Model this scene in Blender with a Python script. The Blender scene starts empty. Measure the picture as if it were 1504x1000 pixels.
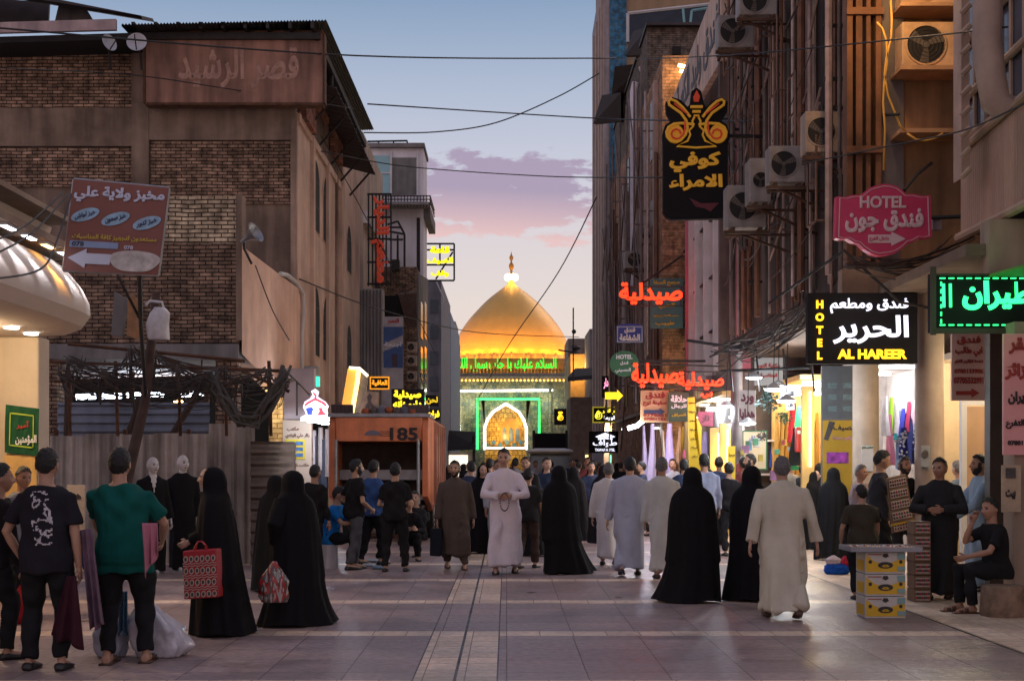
import bpy, bmesh, math, random
import numpy as np
from mathutils import Vector, Matrix, noise
R = math.radians
random.seed(7)
rng = np.random.default_rng(5)
SC = bpy.context.scene
COL = SC.collection
# ---------------------------------------------------------------- camera, sky, sun, exposure
EYE = 1.62
FP = 2090.0                       # focal length in photo pixels (50 mm on 36 mm)
VX, VY = 744.0, 680.0             # vanishing point of the street in photo pixels
cam = bpy.data.cameras.new('camera')
cam.lens = 36.0 * FP / 1504.0
cam.sensor_width = 36.0
cam.shift_x = (752 - VX) / 1504.0
cam.shift_y = (VY - 500) / 1504.0
cam.clip_start, cam.clip_end = 0.1, 3000
cam.dof.use_dof = True
cam.dof.focus_distance = 17.0
cam.dof.aperture_fstop = 8
camo = bpy.data.objects.new('camera', cam)
COL.objects.link(camo)
camo.location = (0, 0, EYE)
camo.rotation_euler = (R(90), 0, 0)
SC.camera = camo
W = bpy.data.worlds.new('World')
SC.world = W
W.use_nodes = True
SUN_EL, SUN_AZ = 38.0, 36.0        # soft afterglow from ahead and to the right
def sky_nodes():
 nt = W.node_tree
 N, L = nt.nodes, nt.links
 bg = N['Background']
 tc = N.new('ShaderNodeTexCoord')
 sep = N.new('ShaderNodeSeparateXYZ')
 L.new(tc.outputs['Generated'], sep.inputs[0])
 def m(op, a, b=None, c=None):
  n = N.new('ShaderNodeMath')
  n.operation = op
  for i, x in enumerate((a, b, c)):
   if x is None:
    continue
   if isinstance(x, (int, float)):
    n.inputs[i].default_value = x
   else:
    L.new(x, n.inputs[i])
  return n.outputs[0]
 def mix(f, a, b):
  n = N.new('ShaderNodeMix')
  n.data_type = 'RGBA'
  for s, x in ((n.inputs[0], f), (n.inputs[6], a), (n.inputs[7], b)):
   if isinstance(x, (int, float)):
    s.default_value = x
   elif isinstance(x, tuple):
    s.default_value = x + (1,)
   else:
    L.new(x, s)
  return n.outputs[2]
 ramp = N.new('ShaderNodeValToRGB')
 L.new(sep.outputs['Z'], ramp.inputs[0])
 cr = ramp.color_ramp
 stops = [(0.0, (.84, .60, .48)), (.06, (.82, .665, .59)), (.11, (.77, .665, .62)), (.16, (.68, .62, .645)), (.20, (.575, .575, .665)),
             (.25, (.43, .49, .62)), (.31, (.24, .34, .50)), (.5, (.20, .26, .42)), (1.0, (.24, .25, .36))]
 stops = [(p, tuple(x * .84 for x in c)) for p, c in stops]
 cr.elements[0].position, cr.elements[0].color = stops[0][0], stops[0][1] + (1,)
 cr.elements[1].position, cr.elements[1].color = stops[-1][0], stops[-1][1] + (1,)
 for p, c in stops[1:-1]:
  cr.elements.new(p).color = c + (1,)
 # away from the sunset the low sky turns dim mauve
 back = N.new('ShaderNodeMapRange')
 L.new(sep.outputs['Y'], back.inputs[0])
 back.inputs[1].default_value, back.inputs[2].default_value = .75, -.5
 ramp2 = N.new('ShaderNodeValToRGB')
 L.new(sep.outputs['Z'], ramp2.inputs[0])
 ramp2.color_ramp.elements[0].color = (.62, .44, .42, 1)
 ramp2.color_ramp.elements[1].color = (.24, .25, .36, 1)
 ramp2.color_ramp.elements.new(.35).color = (.46, .40, .45, 1)
 base = mix(back.outputs[0], ramp.outputs[0], ramp2.outputs[0])
 # clouds: az/el coordinates, soft bank low over the dome
 az = m('DIVIDE', sep.outputs['X'], m('MAXIMUM', sep.outputs['Y'], .05))
 el = m('DIVIDE', sep.outputs['Z'], m('MAXIMUM', sep.outputs['Y'], .05))
 cv = N.new('ShaderNodeCombineXYZ')
 L.new(m('MULTIPLY', az, 26), cv.inputs[0])
 L.new(m('MULTIPLY', el, 75), cv.inputs[1])
 no = N.new('ShaderNodeTexNoise')
 no.inputs['Scale'].default_value, no.inputs['Detail'].default_value = 1.0, 6
 no.inputs['Roughness'].default_value = .62
 L.new(cv.outputs[0], no.inputs['Vector'])
 def bump(x, c, w):            # 1 at c falling to 0 at c +- w
  return m('MAXIMUM', m('SUBTRACT', 1, m('POWER', m('ABSOLUTE', m('DIVIDE', m('SUBTRACT', x, c), w)), 2.0)), 0)
 t = m('MULTIPLY', az, .05)
 elb = m('ADD', el, t)
 mask = m('MULTIPLY', bump(elb, .187, .040), bump(az, -.004, .115))
 mask2 = m('MULTIPLY', bump(el, .205, .02), bump(az, .06, .025))
 mask = m('MAXIMUM', mask, m('MULTIPLY', mask2, .8))
 mask = m('MAXIMUM', mask, m('MULTIPLY', m('MULTIPLY', bump(el, .075, .02), bump(az, .05, .03)), .35))
 d = m('ADD', m('MULTIPLY', mask, 1.0), m('MULTIPLY', m('SUBTRACT', no.outputs['Fac'], .5), 2.8))
 dens = N.new('ShaderNodeMapRange')
 dens.interpolation_type = 'SMOOTHSTEP'
 L.new(d, dens.inputs[0])
 dens.inputs[1].default_value, dens.inputs[2].default_value = .36, .66
 dens = m('MULTIPLY', dens.outputs[0], m('MINIMUM', m('MULTIPLY', mask, 3), 1))
 lit = N.new('ShaderNodeMapRange')
 L.new(elb, lit.inputs[0])
 lit.inputs[1].default_value, lit.inputs[2].default_value = .158, .192
 ccol = mix(lit.outputs[0], (.66, .43, .42), (.32, .25, .35))
 out = mix(m('MULTIPLY', dens, .92), base, ccol)
 sky = N.new('ShaderNodeTexSky')
 sky.sky_type = 'NISHITA'
 sky.sun_disc = False
 sky.sun_elevation, sky.sun_rotation = R(SUN_EL), R(SUN_AZ)
 add = N.new('ShaderNodeMix')
 add.data_type, add.blend_type = 'RGBA', 'ADD'
 add.inputs[0].default_value = .003
 L.new(out, add.inputs[6])
 L.new(sky.outputs[0], add.inputs[7])
 L.new(add.outputs[2], bg.inputs[0])
 bg.inputs[1].default_value = 1.0
sky_nodes()
sun = bpy.data.lights.new('sun', 'SUN')
sun.energy, sun.angle, sun.color = .60, R(30), (1, .74, .58)
suno = bpy.data.objects.new('sun', sun)
COL.objects.link(suno)
suno.rotation_euler = Vector((-math.sin(R(SUN_AZ)), -math.cos(R(SUN_AZ)), -math.tan(R(SUN_EL)))).to_track_quat('-Z', 'Y').to_euler()
suno.location = (0, 60, 40)
SC.view_settings.view_transform = 'Standard'
SC.view_settings.look = 'None'
SC.view_settings.exposure = .28
SC.view_settings.gamma = 1
SC.cycles.use_denoising = True
SC.cycles.max_bounces = 5
SC.cycles.diffuse_bounces = 3
SC.cycles.glossy_bounces = 3
SC.cycles.transmission_bounces = 4
SC.cycles.transparent_max_bounces = 6
SC.cycles.sample_clamp_indirect = 4
SC.cycles.blur_glossy = 1.0
SC.cycles.caustics_reflective = False
SC.cycles.caustics_refractive = False
def at(px, py, Y):
 return ((px - VX) / FP * Y, Y, EYE + (VY - py) / FP * Y)
def ax(px, Y): return (px - VX) / FP * Y
def az_(py, Y): return EYE + (VY - py) / FP * Y
def sy(px, X): return X * FP / (px - VX)        # depth at which a street face X = const shows at px
# ---------------------------------------------------------------- materials
MATS = {}
def M(name, col=(.5, .5, .5), rough=.8, metal=0., var=.25, vs=2.5, bump=0., bs=40, es=0., ecol=None, streak=0., alpha=1., trans=0., spec=.5, bz=1.):
 if name in MATS:
  return MATS[name]
 m = bpy.data.materials.new(name)
 MATS[name] = m
 m.use_nodes = True
 nt = m.node_tree
 N, L = nt.nodes, nt.links
 p = N['Principled BSDF']
 p.inputs['Roughness'].default_value = rough
 p.inputs['Metallic'].default_value = metal
 p.inputs['Specular IOR Level'].default_value = spec
 p.inputs['Base Color'].default_value = tuple(col) + (1,)
 tc = N.new('ShaderNodeTexCoord')
 src = None
 if var > 0:
  n = N.new('ShaderNodeTexNoise')
  n.inputs['Scale'].default_value, n.inputs['Detail'].default_value, n.inputs['Roughness'].default_value = vs, 7, .62
  L.new(tc.outputs['Object'], n.inputs['Vector'])
  mr = N.new('ShaderNodeMapRange')
  mr.inputs[1].default_value, mr.inputs[2].default_value = .3, .7
  mr.inputs[3].default_value, mr.inputs[4].default_value = 1 - var, 1 + var
  L.new(n.outputs['Fac'], mr.inputs[0])
  src = mr.outputs[0]
 if streak > 0:
  mp = N.new('ShaderNodeMapping')
  mp.inputs['Scale'].default_value = (2.2, 2.2, .3)
  L.new(tc.outputs['Object'], mp.inputs[0])
  n = N.new('ShaderNodeTexNoise')
  n.inputs['Scale'].default_value, n.inputs['Detail'].default_value = 1.3, 7
  L.new(mp.outputs[0], n.inputs['Vector'])
  mr = N.new('ShaderNodeMapRange')
  mr.inputs[1].default_value, mr.inputs[2].default_value = .35, .65
  mr.inputs[3].default_value, mr.inputs[4].default_value = 1 - streak, 1 + streak * .3
  L.new(n.outputs['Fac'], mr.inputs[0])
  if src:
   mu = N.new('ShaderNodeMath')
   mu.operation = 'MULTIPLY'
   L.new(src, mu.inputs[0])
   L.new(mr.outputs[0], mu.inputs[1])
   src = mu.outputs[0]
  else:
   src = mr.outputs[0]
 if src:
  hs = N.new('ShaderNodeVectorMath')
  hs.operation = 'SCALE'
  hs.inputs[0].default_value = tuple(col)
  L.new(src, hs.inputs['Scale'])
  L.new(hs.outputs[0], p.inputs['Base Color'])
 if bump > 0:
  n = N.new('ShaderNodeTexNoise')
  n.inputs['Scale'].default_value, n.inputs['Detail'].default_value = bs, 4 if bz == 1 else 1.5
  mp = N.new('ShaderNodeMapping')
  mp.inputs['Scale'].default_value = (1, 1, bz)
  L.new(tc.outputs['Object'], mp.inputs[0])
  L.new(mp.outputs[0], n.inputs['Vector'])
  b = N.new('ShaderNodeBump')
  b.inputs['Strength'].default_value = bump
  b.inputs['Distance'].default_value = .02
  L.new(n.outputs['Fac'], b.inputs['Height'])
  L.new(b.outputs[0], p.inputs['Normal'])
 if es > 0:
  p.inputs['Emission Color'].default_value = tuple(ecol or col) + (1,)
  p.inputs['Emission Strength'].default_value = es
 if alpha < 1:
  p.inputs['Alpha'].default_value = alpha
 if trans > 0:
  p.inputs['Transmission Weight'].default_value = trans
 return m
def MBRICK(name, c1, c2, mortar, w=.24, hgt=.075, ms=.012, var=.35, bump=.6, rough=.9):
 if name in MATS:
  return MATS[name]
 m = bpy.data.materials.new(name)
 MATS[name] = m
 m.use_nodes = True
 nt = m.node_tree
 N, L = nt.nodes, nt.links
 p = N['Principled BSDF']
 p.inputs['Roughness'].default_value = rough
 p.inputs['Specular IOR Level'].default_value = .25
 tc = N.new('ShaderNodeTexCoord')
 sep = N.new('ShaderNodeSeparateXYZ')
 L.new(tc.outputs['Object'], sep.inputs[0])
 ad = N.new('ShaderNodeMath')
 L.new(sep.outputs[0], ad.inputs[0])
 L.new(sep.outputs[1], ad.inputs[1])
 cb = N.new('ShaderNodeCombineXYZ')
 L.new(ad.outputs[0], cb.inputs[0])
 L.new(sep.outputs[2], cb.inputs[1])
 # rough courses: a little wobble so that rows are not ruled
 nw = N.new('ShaderNodeTexNoise')
 nw.inputs['Scale'].default_value = 1.3
 L.new(tc.outputs['Object'], nw.inputs['Vector'])
 wv = N.new('ShaderNodeVectorMath')
 wv.operation = 'MULTIPLY_ADD'
 wv.inputs[1].default_value = (.05, .05, 0)
 L.new(nw.outputs['Color'], wv.inputs[0])
 L.new(cb.outputs[0], wv.inputs[2])
 br = N.new('ShaderNodeTexBrick')
 br.inputs['Scale'].default_value = 1
 br.inputs['Brick Width'].default_value, br.inputs['Row Height'].default_value = w, hgt
 br.inputs['Mortar Size'].default_value, br.inputs['Mortar Smooth'].default_value = ms, .4
 br.inputs['Color1'].default_value = tuple(c1) + (1,)
 br.inputs['Color2'].default_value = tuple(c2) + (1,)
 br.inputs['Mortar'].default_value = tuple(mortar) + (1,)
 L.new(wv.outputs[0], br.inputs['Vector'])
 n = N.new('ShaderNodeTexNoise')
 n.inputs['Scale'].default_value, n.inputs['Detail'].default_value = 1.1, 8
 n.inputs['Roughness'].default_value = .7
 L.new(tc.outputs['Object'], n.inputs['Vector'])
 mr = N.new('ShaderNodeMapRange')
 mr.inputs[1].default_value, mr.inputs[2].default_value = .3, .7
 mr.inputs[3].default_value, mr.inputs[4].default_value = 1 - var, 1 + var
 L.new(n.outputs['Fac'], mr.inputs[0])
 hs = N.new('ShaderNodeVectorMath')
 hs.operation = 'SCALE'
 L.new(br.outputs['Color'], hs.inputs[0])
 L.new(mr.outputs[0], hs.inputs['Scale'])
 L.new(hs.outputs[0], p.inputs['Base Color'])
 n5 = N.new('ShaderNodeTexNoise')
 n5.inputs['Scale'].default_value, n5.inputs['Detail'].default_value = 5.5, 3
 L.new(tc.outputs['Object'], n5.inputs['Vector'])
 mr5 = N.new('ShaderNodeMapRange')
 mr5.inputs[1].default_value, mr5.inputs[2].default_value = .35, .65
 mr5.inputs[3].default_value, mr5.inputs[4].default_value = .55, 1.4
 L.new(n5.outputs['Fac'], mr5.inputs[0])
 hs2 = N.new('ShaderNodeVectorMath')
 hs2.operation = 'SCALE'
 L.new(hs.outputs[0], hs2.inputs[0])
 L.new(mr5.outputs[0], hs2.inputs['Scale'])
 L.new(hs2.outputs[0], p.inputs['Base Color'])
 b = N.new('ShaderNodeBump')
 b.invert = True
 b.inputs['Strength'].default_value, b.inputs['Distance'].default_value = bump, .02
 L.new(br.outputs['Fac'], b.inputs['Height'])
 L.new(b.outputs[0], p.inputs['Normal'])
 return m
def GLOW(name, col, s):
 return M(name, col, rough=.6, var=0, es=s, ecol=col)
# ---------------------------------------------------------------- mesh building
class MB:
 def __init__(s):
  s.v, s.f, s.m, s.mi, s.p = [], [], [], 0, []
 def add(s, vs, fs):
  o = len(s.v)
  s.p.append((o, len(vs), len(s.f), len(fs)))
  s.v += [tuple(map(float, v)) for v in vs]
  s.f += [tuple(i + o for i in f) for f in fs]
  s.m += [s.mi] * len(fs)
  return s
 def box(s, x0, x1, y0, y1, z0, z1):
  x0, x1 = min(x0, x1), max(x0, x1)
  y0, y1 = min(y0, y1), max(y0, y1)
  z0, z1 = min(z0, z1), max(z0, z1)
  v = [(x, y, z) for z in (z0, z1) for y in (y0, y1) for x in (x0, x1)]
  return s.add(v, [(0, 2, 3, 1), (4, 5, 7, 6), (0, 1, 5, 4), (2, 6, 7, 3), (0, 4, 6, 2), (1, 3, 7, 5)])
 def hexa(s, b, t):            # four bottom and four top corners, same order (ccw from above)
  return s.add(list(b) + list(t), [(3, 2, 1, 0), (4, 5, 6, 7)] + [(i, (i + 1) % 4, 4 + (i + 1) % 4, 4 + i) for i in range(4)])
 def slab(s, q, d):            # a quad given depth along d
  d = Vector(d)
  a = [Vector(p) for p in q]
  b = [p + d for p in a]
  return s.add(a + b, [(0, 1, 2, 3), (7, 6, 5, 4)] + [(i, 4 + i, 4 + (i + 1) % 4, (i + 1) % 4) for i in range(4)])
 def loft(s, rings, c0=True, c1=True, closed=True):
  n = len(rings[0])
  v = [p for r in rings for p in r]
  f = []
  for i in range(len(rings) - 1):
   for j in range(n if closed else n - 1):
    k = (j + 1) % n
    f.append((i * n + j, i * n + k, (i + 1) * n + k, (i + 1) * n + j))
  if c0:
   f.append(tuple(range(n))[::-1])
  if c1:
   f.append(tuple((len(rings) - 1) * n + j for j in range(n)))
  return s.add(v, f)
 def tube(s, pts, r, n=8, sq=1.0):
  P = [Vector(p) for p in pts]
  rs = list(r) if hasattr(r, '__len__') else [r] * len(P)
  rings = []
  up = None
  for i, p in enumerate(P):
   t = (P[min(i + 1, len(P) - 1)] - P[max(i - 1, 0)])
   if t.length < 1e-9:
    t = Vector((0, 0, 1))
   t.normalize()
   if up is None:
    up = Vector((1, 0, 0)) if abs(t.x) < .9 else Vector((0, 1, 0))
   a = (up - t * up.dot(t))
   if a.length < 1e-6:
    a = t.orthogonal()
   a.normalize()
   up = a
   b = t.cross(a)
   rings.append([p + (a * math.cos(2 * math.pi * k / n) + b * math.sin(2 * math.pi * k / n) * sq) * rs[i] for k in range(n)])
  return s.loft(rings)
 def lathe(s, prof, c=(0, 0, 0), n=24):
  rings = [[(c[0] + r * math.cos(2 * math.pi * k / n), c[1] + r * math.sin(2 * math.pi * k / n), c[2] + z) for k in range(n)] for r, z in prof]
  return s.loft(rings)
 def ell(s, c, r, n=12, m=8, rot=None):
  rings = []
  c = Vector(c)
  for i in range(m + 1):
   a = -math.pi / 2 + math.pi * i / m
   a = max(min(a, 1.5), -1.5)
   ring = []
   for k in range(n):
    p = Vector((r[0] * math.cos(a) * math.cos(2 * math.pi * k / n), r[1] * math.cos(a) * math.sin(2 * math.pi * k / n), r[2] * math.sin(a)))
    ring.append(c + (rot @ p if rot else p))
   rings.append(ring)
  return s.loft(rings)
 def prism(s, poly, o, u, v, d):   # poly in (a, b); point = o + u*a + v*b, extruded along d
  o, u, v, d = map(Vector, (o, u, v, d))
  a = [o + u * p[0] + v * p[1] for p in poly]
  n = len(a)
  return s.add(a + [p + d for p in a], [tuple(range(n)), tuple(range(2 * n - 1, n - 1, -1))] + [(i, n + i, n + (i + 1) % n, (i + 1) % n) for i in range(n)])
 def each(s, name, mats, parent=None, **kw):
  """One object per primitive added."""
  for o, n, f0, fn in s.p:
   q = MB()
   q.v = s.v[o:o + n]
   q.f = [tuple(i - o for i in f) for f in s.f[f0:f0 + fn]]
   q.m = [0] * fn
   r = q.build(name, mats, parent, **kw)
  return r
 def build(s, name, mats, parent=None, smooth=False, local=False, ang=40, bevel=0):
  return mkobj(name, np.array(s.v, float).reshape(-1, 3), s.f, s.m, mats, parent, smooth, local, ang, bevel)
def root_loc(o):
 p = Vector((0, 0, 0))
 while o is not None:
  p = p + o.location
  o = o.parent
 return p
def mkobj(name, v, f, mi, mats, parent=None, smooth=False, local=False, ang=40, bevel=0):
 if not isinstance(mats, (list, tuple)):
  mats = [mats]
 loc = Vector((0, 0, 0))
 if parent is not None and not local:
  v = v - np.array(root_loc(parent))
 elif parent is None:
  lo, hi = v.min(0), v.max(0)
  loc = Vector(((lo[0] + hi[0]) / 2, (lo[1] + hi[1]) / 2, lo[2]))
  v = v - np.array(loc)
 me = bpy.data.meshes.new(name)
 me.from_pydata(v.tolist(), [], f)
 for m in mats:
  me.materials.append(m)
 if len(mats) > 1:
  me.polygons.foreach_set('material_index', np.array(mi, dtype=np.int32))
 bm = bmesh.new()
 bm.from_mesh(me)
 bmesh.ops.recalc_face_normals(bm, faces=bm.faces)
 bm.to_mesh(me)
 bm.free()
 if smooth:
  me.polygons.foreach_set('use_smooth', np.ones(len(me.polygons), dtype=bool))
  if ang < 180:
   me.set_sharp_from_angle(angle=R(ang))
 me.update()
 o = bpy.data.objects.new(name, me)
 COL.objects.link(o)
 o.parent = parent
 o.location = loc
 if bevel:
  b = o.modifiers.new('bevel', 'BEVEL')
  b.width, b.segments, b.limit_method = bevel, 2, 'ANGLE'
 return o
def tag(o, label, cat=None, group=None, kind=None):
 if label:
  o['label'] = label
 if cat:
  o['category'] = cat
 if group:
  o['group'] = group
 if kind:
  o['kind'] = kind
 return o
def thing(name, label, cat, loc=(0, 0, 0), group=None, rz=0.):
 o = bpy.data.objects.new(name, None)
 COL.objects.link(o)
 o.location = loc
 o.rotation_euler = (0, 0, rz)
 o.empty_display_size = .2
 return tag(o, label, cat, group)
def copy_tree(o, parent=None):
 c = o.copy()
 COL.objects.link(c)
 c.parent = parent
 for ch in list(o.children):
  copy_tree(ch, c)
 return c
# ---------------------------------------------------------------- lettering (Arabic letters joined by hand)
AF = {}
for c, b, n in [('ء', 0xFE80, 1), ('آ', 0xFE81, 2), ('أ', 0xFE83, 2), ('ؤ', 0xFE85, 2), ('إ', 0xFE87, 2), ('ئ', 0xFE89, 4), ('ا', 0xFE8D, 2),
    ('ب', 0xFE8F, 4), ('ة', 0xFE93, 2), ('ت', 0xFE95, 4), ('ث', 0xFE99, 4), ('ج', 0xFE9D, 4), ('ح', 0xFEA1, 4), ('خ', 0xFEA5, 4),
    ('د', 0xFEA9, 2), ('ذ', 0xFEAB, 2), ('ر', 0xFEAD, 2), ('ز', 0xFEAF, 2), ('س', 0xFEB1, 4), ('ش', 0xFEB5, 4), ('ص', 0xFEB9, 4),
    ('ض', 0xFEBD, 4), ('ط', 0xFEC1, 4), ('ظ', 0xFEC5, 4), ('ع', 0xFEC9, 4), ('غ', 0xFECD, 4), ('ف', 0xFED1, 4), ('ق', 0xFED5, 4),
    ('ك', 0xFED9, 4), ('ل', 0xFEDD, 4), ('م', 0xFEE1, 4), ('ن', 0xFEE5, 4), ('ه', 0xFEE9, 4), ('و', 0xFEED, 2), ('ى', 0xFEEF, 2),
    ('ي', 0xFEF1, 4), ('\u0001', 0xFEFB, 2)]:
 AF[c] = (b, n)
def shape_text(s):
 s = s.replace('لا', '\u0001')
 if not any(c in AF for c in s):
  return s
 out = []
 for i, c in enumerate(s):
  if c not in AF:
   out.append(c)
   continue
  b, n = AF[c]
  pj = i > 0 and s[i - 1] in AF and AF[s[i - 1]][1] == 4
  nj = i + 1 < len(s) and s[i + 1] in AF and AF[s[i + 1]][1] > 1
  k = 0 if n == 1 else (1 if pj else 0) if n == 2 else 3 if pj and nj else 1 if pj else 2 if nj else 0
  out.append(chr(b + k))
 return ''.join(reversed(out))
def text(s, mat, parent, o, w=None, h=None, u=(1, 0, 0), v=(0, 0, 1), bold=.03, ext=.02, name='lettering', depth=None):
 """Lettering centred on o, fitted into w x h, lying in the plane of u and v."""
 c = bpy.data.curves.new('lettering_curve', 'FONT')
 c.body = shape_text(s)
 c.align_x = 'CENTER'
 c.size = 1
 c.resolution_u = 3
 c.extrude = ext
 c.bevel_depth = bold
 c.bevel_resolution = 0
 to = bpy.data.objects.new('lettering_curve', c)
 COL.objects.link(to)
 dg = bpy.context.evaluated_depsgraph_get()
 me = bpy.data.meshes.new_from_object(to.evaluated_get(dg))
 n = len(me.vertices)
 co = np.zeros(n * 3)
 me.vertices.foreach_get('co', co)
 co = co.reshape(-1, 3)
 faces = [tuple(p.vertices) for p in me.polygons]
 bpy.data.objects.remove(to)
 bpy.data.curves.remove(c)
 bpy.data.meshes.remove(me)
 lo, hi = co.min(0), co.max(0)
 size = np.maximum(hi - lo, 1e-6)
 co = co - (lo + hi) / 2
 sx = (w / size[0]) if w else None
 sv = (h / size[1]) if h else None
 sx = sx or sv
 sv = sv or sx
 sz = depth / size[2] if depth else min(sx, sv)
 u, v = Vector(u).normalized(), Vector(v).normalized()
 nn = u.cross(v)
 P = np.array(o) + np.outer(co[:, 0] * sx, u) + np.outer(co[:, 1] * sv, v) + np.outer(co[:, 2] * sz, nn)
 return mkobj(name, P, faces, None, mat, parent)
def lamp(name, loc, watts, col=(1, .9, .75), r=.06, kind='POINT', rot=None, spot=None, parent=None, size=None, aim=None):
 l = bpy.data.lights.new(name, kind)
 l.energy, l.color = watts, col
 if kind == 'AREA':
  l.size = size or .5
 else:
  l.shadow_soft_size = r
 if spot:
  l.spot_size, l.spot_blend = R(spot), .6
 o = bpy.data.objects.new(name, l)
 COL.objects.link(o)
 o.location = Vector(loc) - (root_loc(parent) if parent else Vector((0, 0, 0)))
 o.parent = parent
 if aim is not None:
  rot = (Vector(aim) - Vector(loc)).to_track_quat('-Z', 'Y').to_euler()
 if rot:
  o.rotation_euler = rot
 return o
def sag(a, b, s, n=14):
 a, b = Vector(a), Vector(b)
 return [a.lerp(b, i / n) - Vector((0, 0, s * 4 * (i / n) * (1 - i / n))) for i in range(n + 1)]
def cable(label, pts, r=.012, col=None, name='cable', group=None):
 mb = MB()
 mb.tube(pts, r, 6)
 return tag(mb.build(name, col or M('black_rubber', (.012, .012, .014), .6, var=0), smooth=True, ang=180), label, 'cable', group)
def ac_unit(px0, px1, py0, py1, Y, label, mat=None, depth=.34, group='air conditioners on the facades', fan=True, fx=.40, bracket=None, warm=False):
 """Split-type outdoor unit with its round fan facing down the street."""
 x0, x1, z0, z1 = ax(px0, Y), ax(px1, Y), az_(py1, Y), az_(py0, Y)
 t = thing('air_conditioner', label, 'air conditioner', ((x0 + x1) / 2, Y + depth / 2, z0), group)
 case = mat or M('unit_beige', (.42, .32, .24), .6, var=.25, vs=5, streak=.3)
 w = MB()
 w.box(x0, x1, Y, Y + depth, z0, z1)
 w.build('case', case, t, bevel=min(.02, (x1 - x0) * .05))
 r = min((z1 - z0) * .42, (x1 - x0) * .36)
 c = (x0 + (x1 - x0) * fx, Y, (z0 + z1) / 2)
 dk = M('fan_dark', (.018, .015, .014), .7, var=.2)
 def ring(rad, y, n=28): return [(c[0] + rad * math.cos(2 * math.pi * k / n), y, c[2] + rad * math.sin(2 * math.pi * k / n)) for k in range(n)]
 w = MB()
 w.loft([ring(r * 1.06, Y - .001), ring(r * 1.06, Y - .018), ring(r * .97, Y - .018), ring(r * .95, Y - .002)], False, False)
 w.build('fan_rim', case, t, True)
 w = MB()
 w.loft([ring(r * .97, Y - .003), ring(.002, Y - .0035)])
 w.build('fan_hole', dk, t)
 w = MB()
 for k in range(3):
  a = k * 2.094 + .5
  u, v = Vector((math.cos(a), 0, math.sin(a))), Vector((-math.sin(a), 0, math.cos(a)))
  C = Vector(c) + Vector((0, -.006, 0))
  w.loft([[C + u * r * q * .9 + v * r * s1 + Vector((0, -.002 + s1 * .03, 0)) for s1 in (-.28 * q - .05, .0, .28 * q + .05)] for q in (.15, .4, .7, 1)], False, False, False)
 w.ell((c[0], Y - .008, c[2]), (r * .2, .008, r * .2), 10, 5)
 w.build('fan', M('fan_blade', (.13, .11, .09), .5, var=.3), t)
 w = MB()
 for k in range(5):
  q = r * (k + 1) / 5.2
  for j in range(24):
   a0, a1 = 2 * math.pi * j / 24, 2 * math.pi * (j + 1) / 24
  w.loft([ring(q, Y - .022, 24), ring(q, Y - .026, 24), ring(q - .006, Y - .024, 24)], False, False)
 w.build('fan_guard', dk, t)
 if bracket:
  w = MB()
  for x in (x0 + .08, x1 - .12):
   w.box(x, x + .05, Y - .02, Y + depth + .25, z0 - .06, z0 - .002)
  w.box(x0 - .05, x1 + .05, Y - .04, Y + .02, z0 - .11, z0 - .061)
  w.tube([(x0 + .1, Y + .1, z0 - .06), (bracket, Y + .2, z0 - .55)], .025, 6)
  w.tube([(x0, Y + .25, z0 - .09), (bracket + .1, Y + .25, z0 - .09)], .025, 6)
  w.each('bracket', M('bracket_brown', (.10, .055, .035), .8, metal=.2, var=.4), t)
 return t
# ---------------------------------------------------------------- people
_rm = bpy.data.objects.new('temporary', bpy.data.meshes.new('temporary'))
_rm_mod = _rm.modifiers.new('r', 'REMESH')
_rm_mod.mode = 'VOXEL'
_sm = _rm.modifiers.new('s', 'SMOOTH')
_sm.factor = .5
def remesh(mb, voxel, it=3):
 COL.objects.link(_rm)
 me = _rm.data
 me.clear_geometry()
 me.from_pydata(mb.v, [], mb.f)
 bm = bmesh.new()
 bm.from_mesh(me)
 bmesh.ops.recalc_face_normals(bm, faces=bm.faces)
 bm.to_mesh(me)
 bm.free()
 _rm_mod.voxel_size = voxel
 _sm.iterations = it
 me.update()
 dg = bpy.context.evaluated_depsgraph_get()
 ev = _rm.evaluated_get(dg)
 m2 = ev.to_mesh()
 n = len(m2.vertices)
 co = np.zeros(n * 3)
 m2.vertices.foreach_get('co', co)
 fs = [tuple(p.vertices) for p in m2.polygons]
 nr = np.zeros(n * 3)
 m2.vertices.foreach_get('normal', nr)
 ev.to_mesh_clear()
 COL.objects.unlink(_rm)
 return co.reshape(-1, 3), fs, nr.reshape(-1, 3)
def folds(co, nr, amp, seed, fx=22, fz=3.5):
 """Cloth folds: smooth ridges running mostly downward."""
 r = np.random.default_rng(seed)
 d = np.zeros(len(co))
 for k in range(7):
  a = r.uniform(0, 2 * np.pi)
  f = fx * r.uniform(.5, 1.7)
  w = r.uniform(-1, 1) * fz * 1.6
  ph = r.uniform(0, 6.28)
  wob = np.sin(co[:, 2] * r.uniform(3, 9) + ph) * r.uniform(.2, .9)
  d += np.sin(f * (co[:, 0] * np.cos(a) + co[:, 1] * np.sin(a)) + w * co[:, 2] * 3 + ph + wob) / 7
 a = amp(co) if callable(amp) else amp
 return co + nr * (d * 1.9 * a)[:, None]
def head_grid(n=64, m=50):
 th = np.linspace(-np.pi / 2 + .03, np.pi / 2 - .03, m)
 ph = np.linspace(0, 2 * np.pi, n, endpoint=False)
 T, P = np.meshgrid(th, ph, indexing='ij')
 return np.cos(T) * np.sin(P), -np.cos(T) * np.cos(P), np.sin(T)
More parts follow.
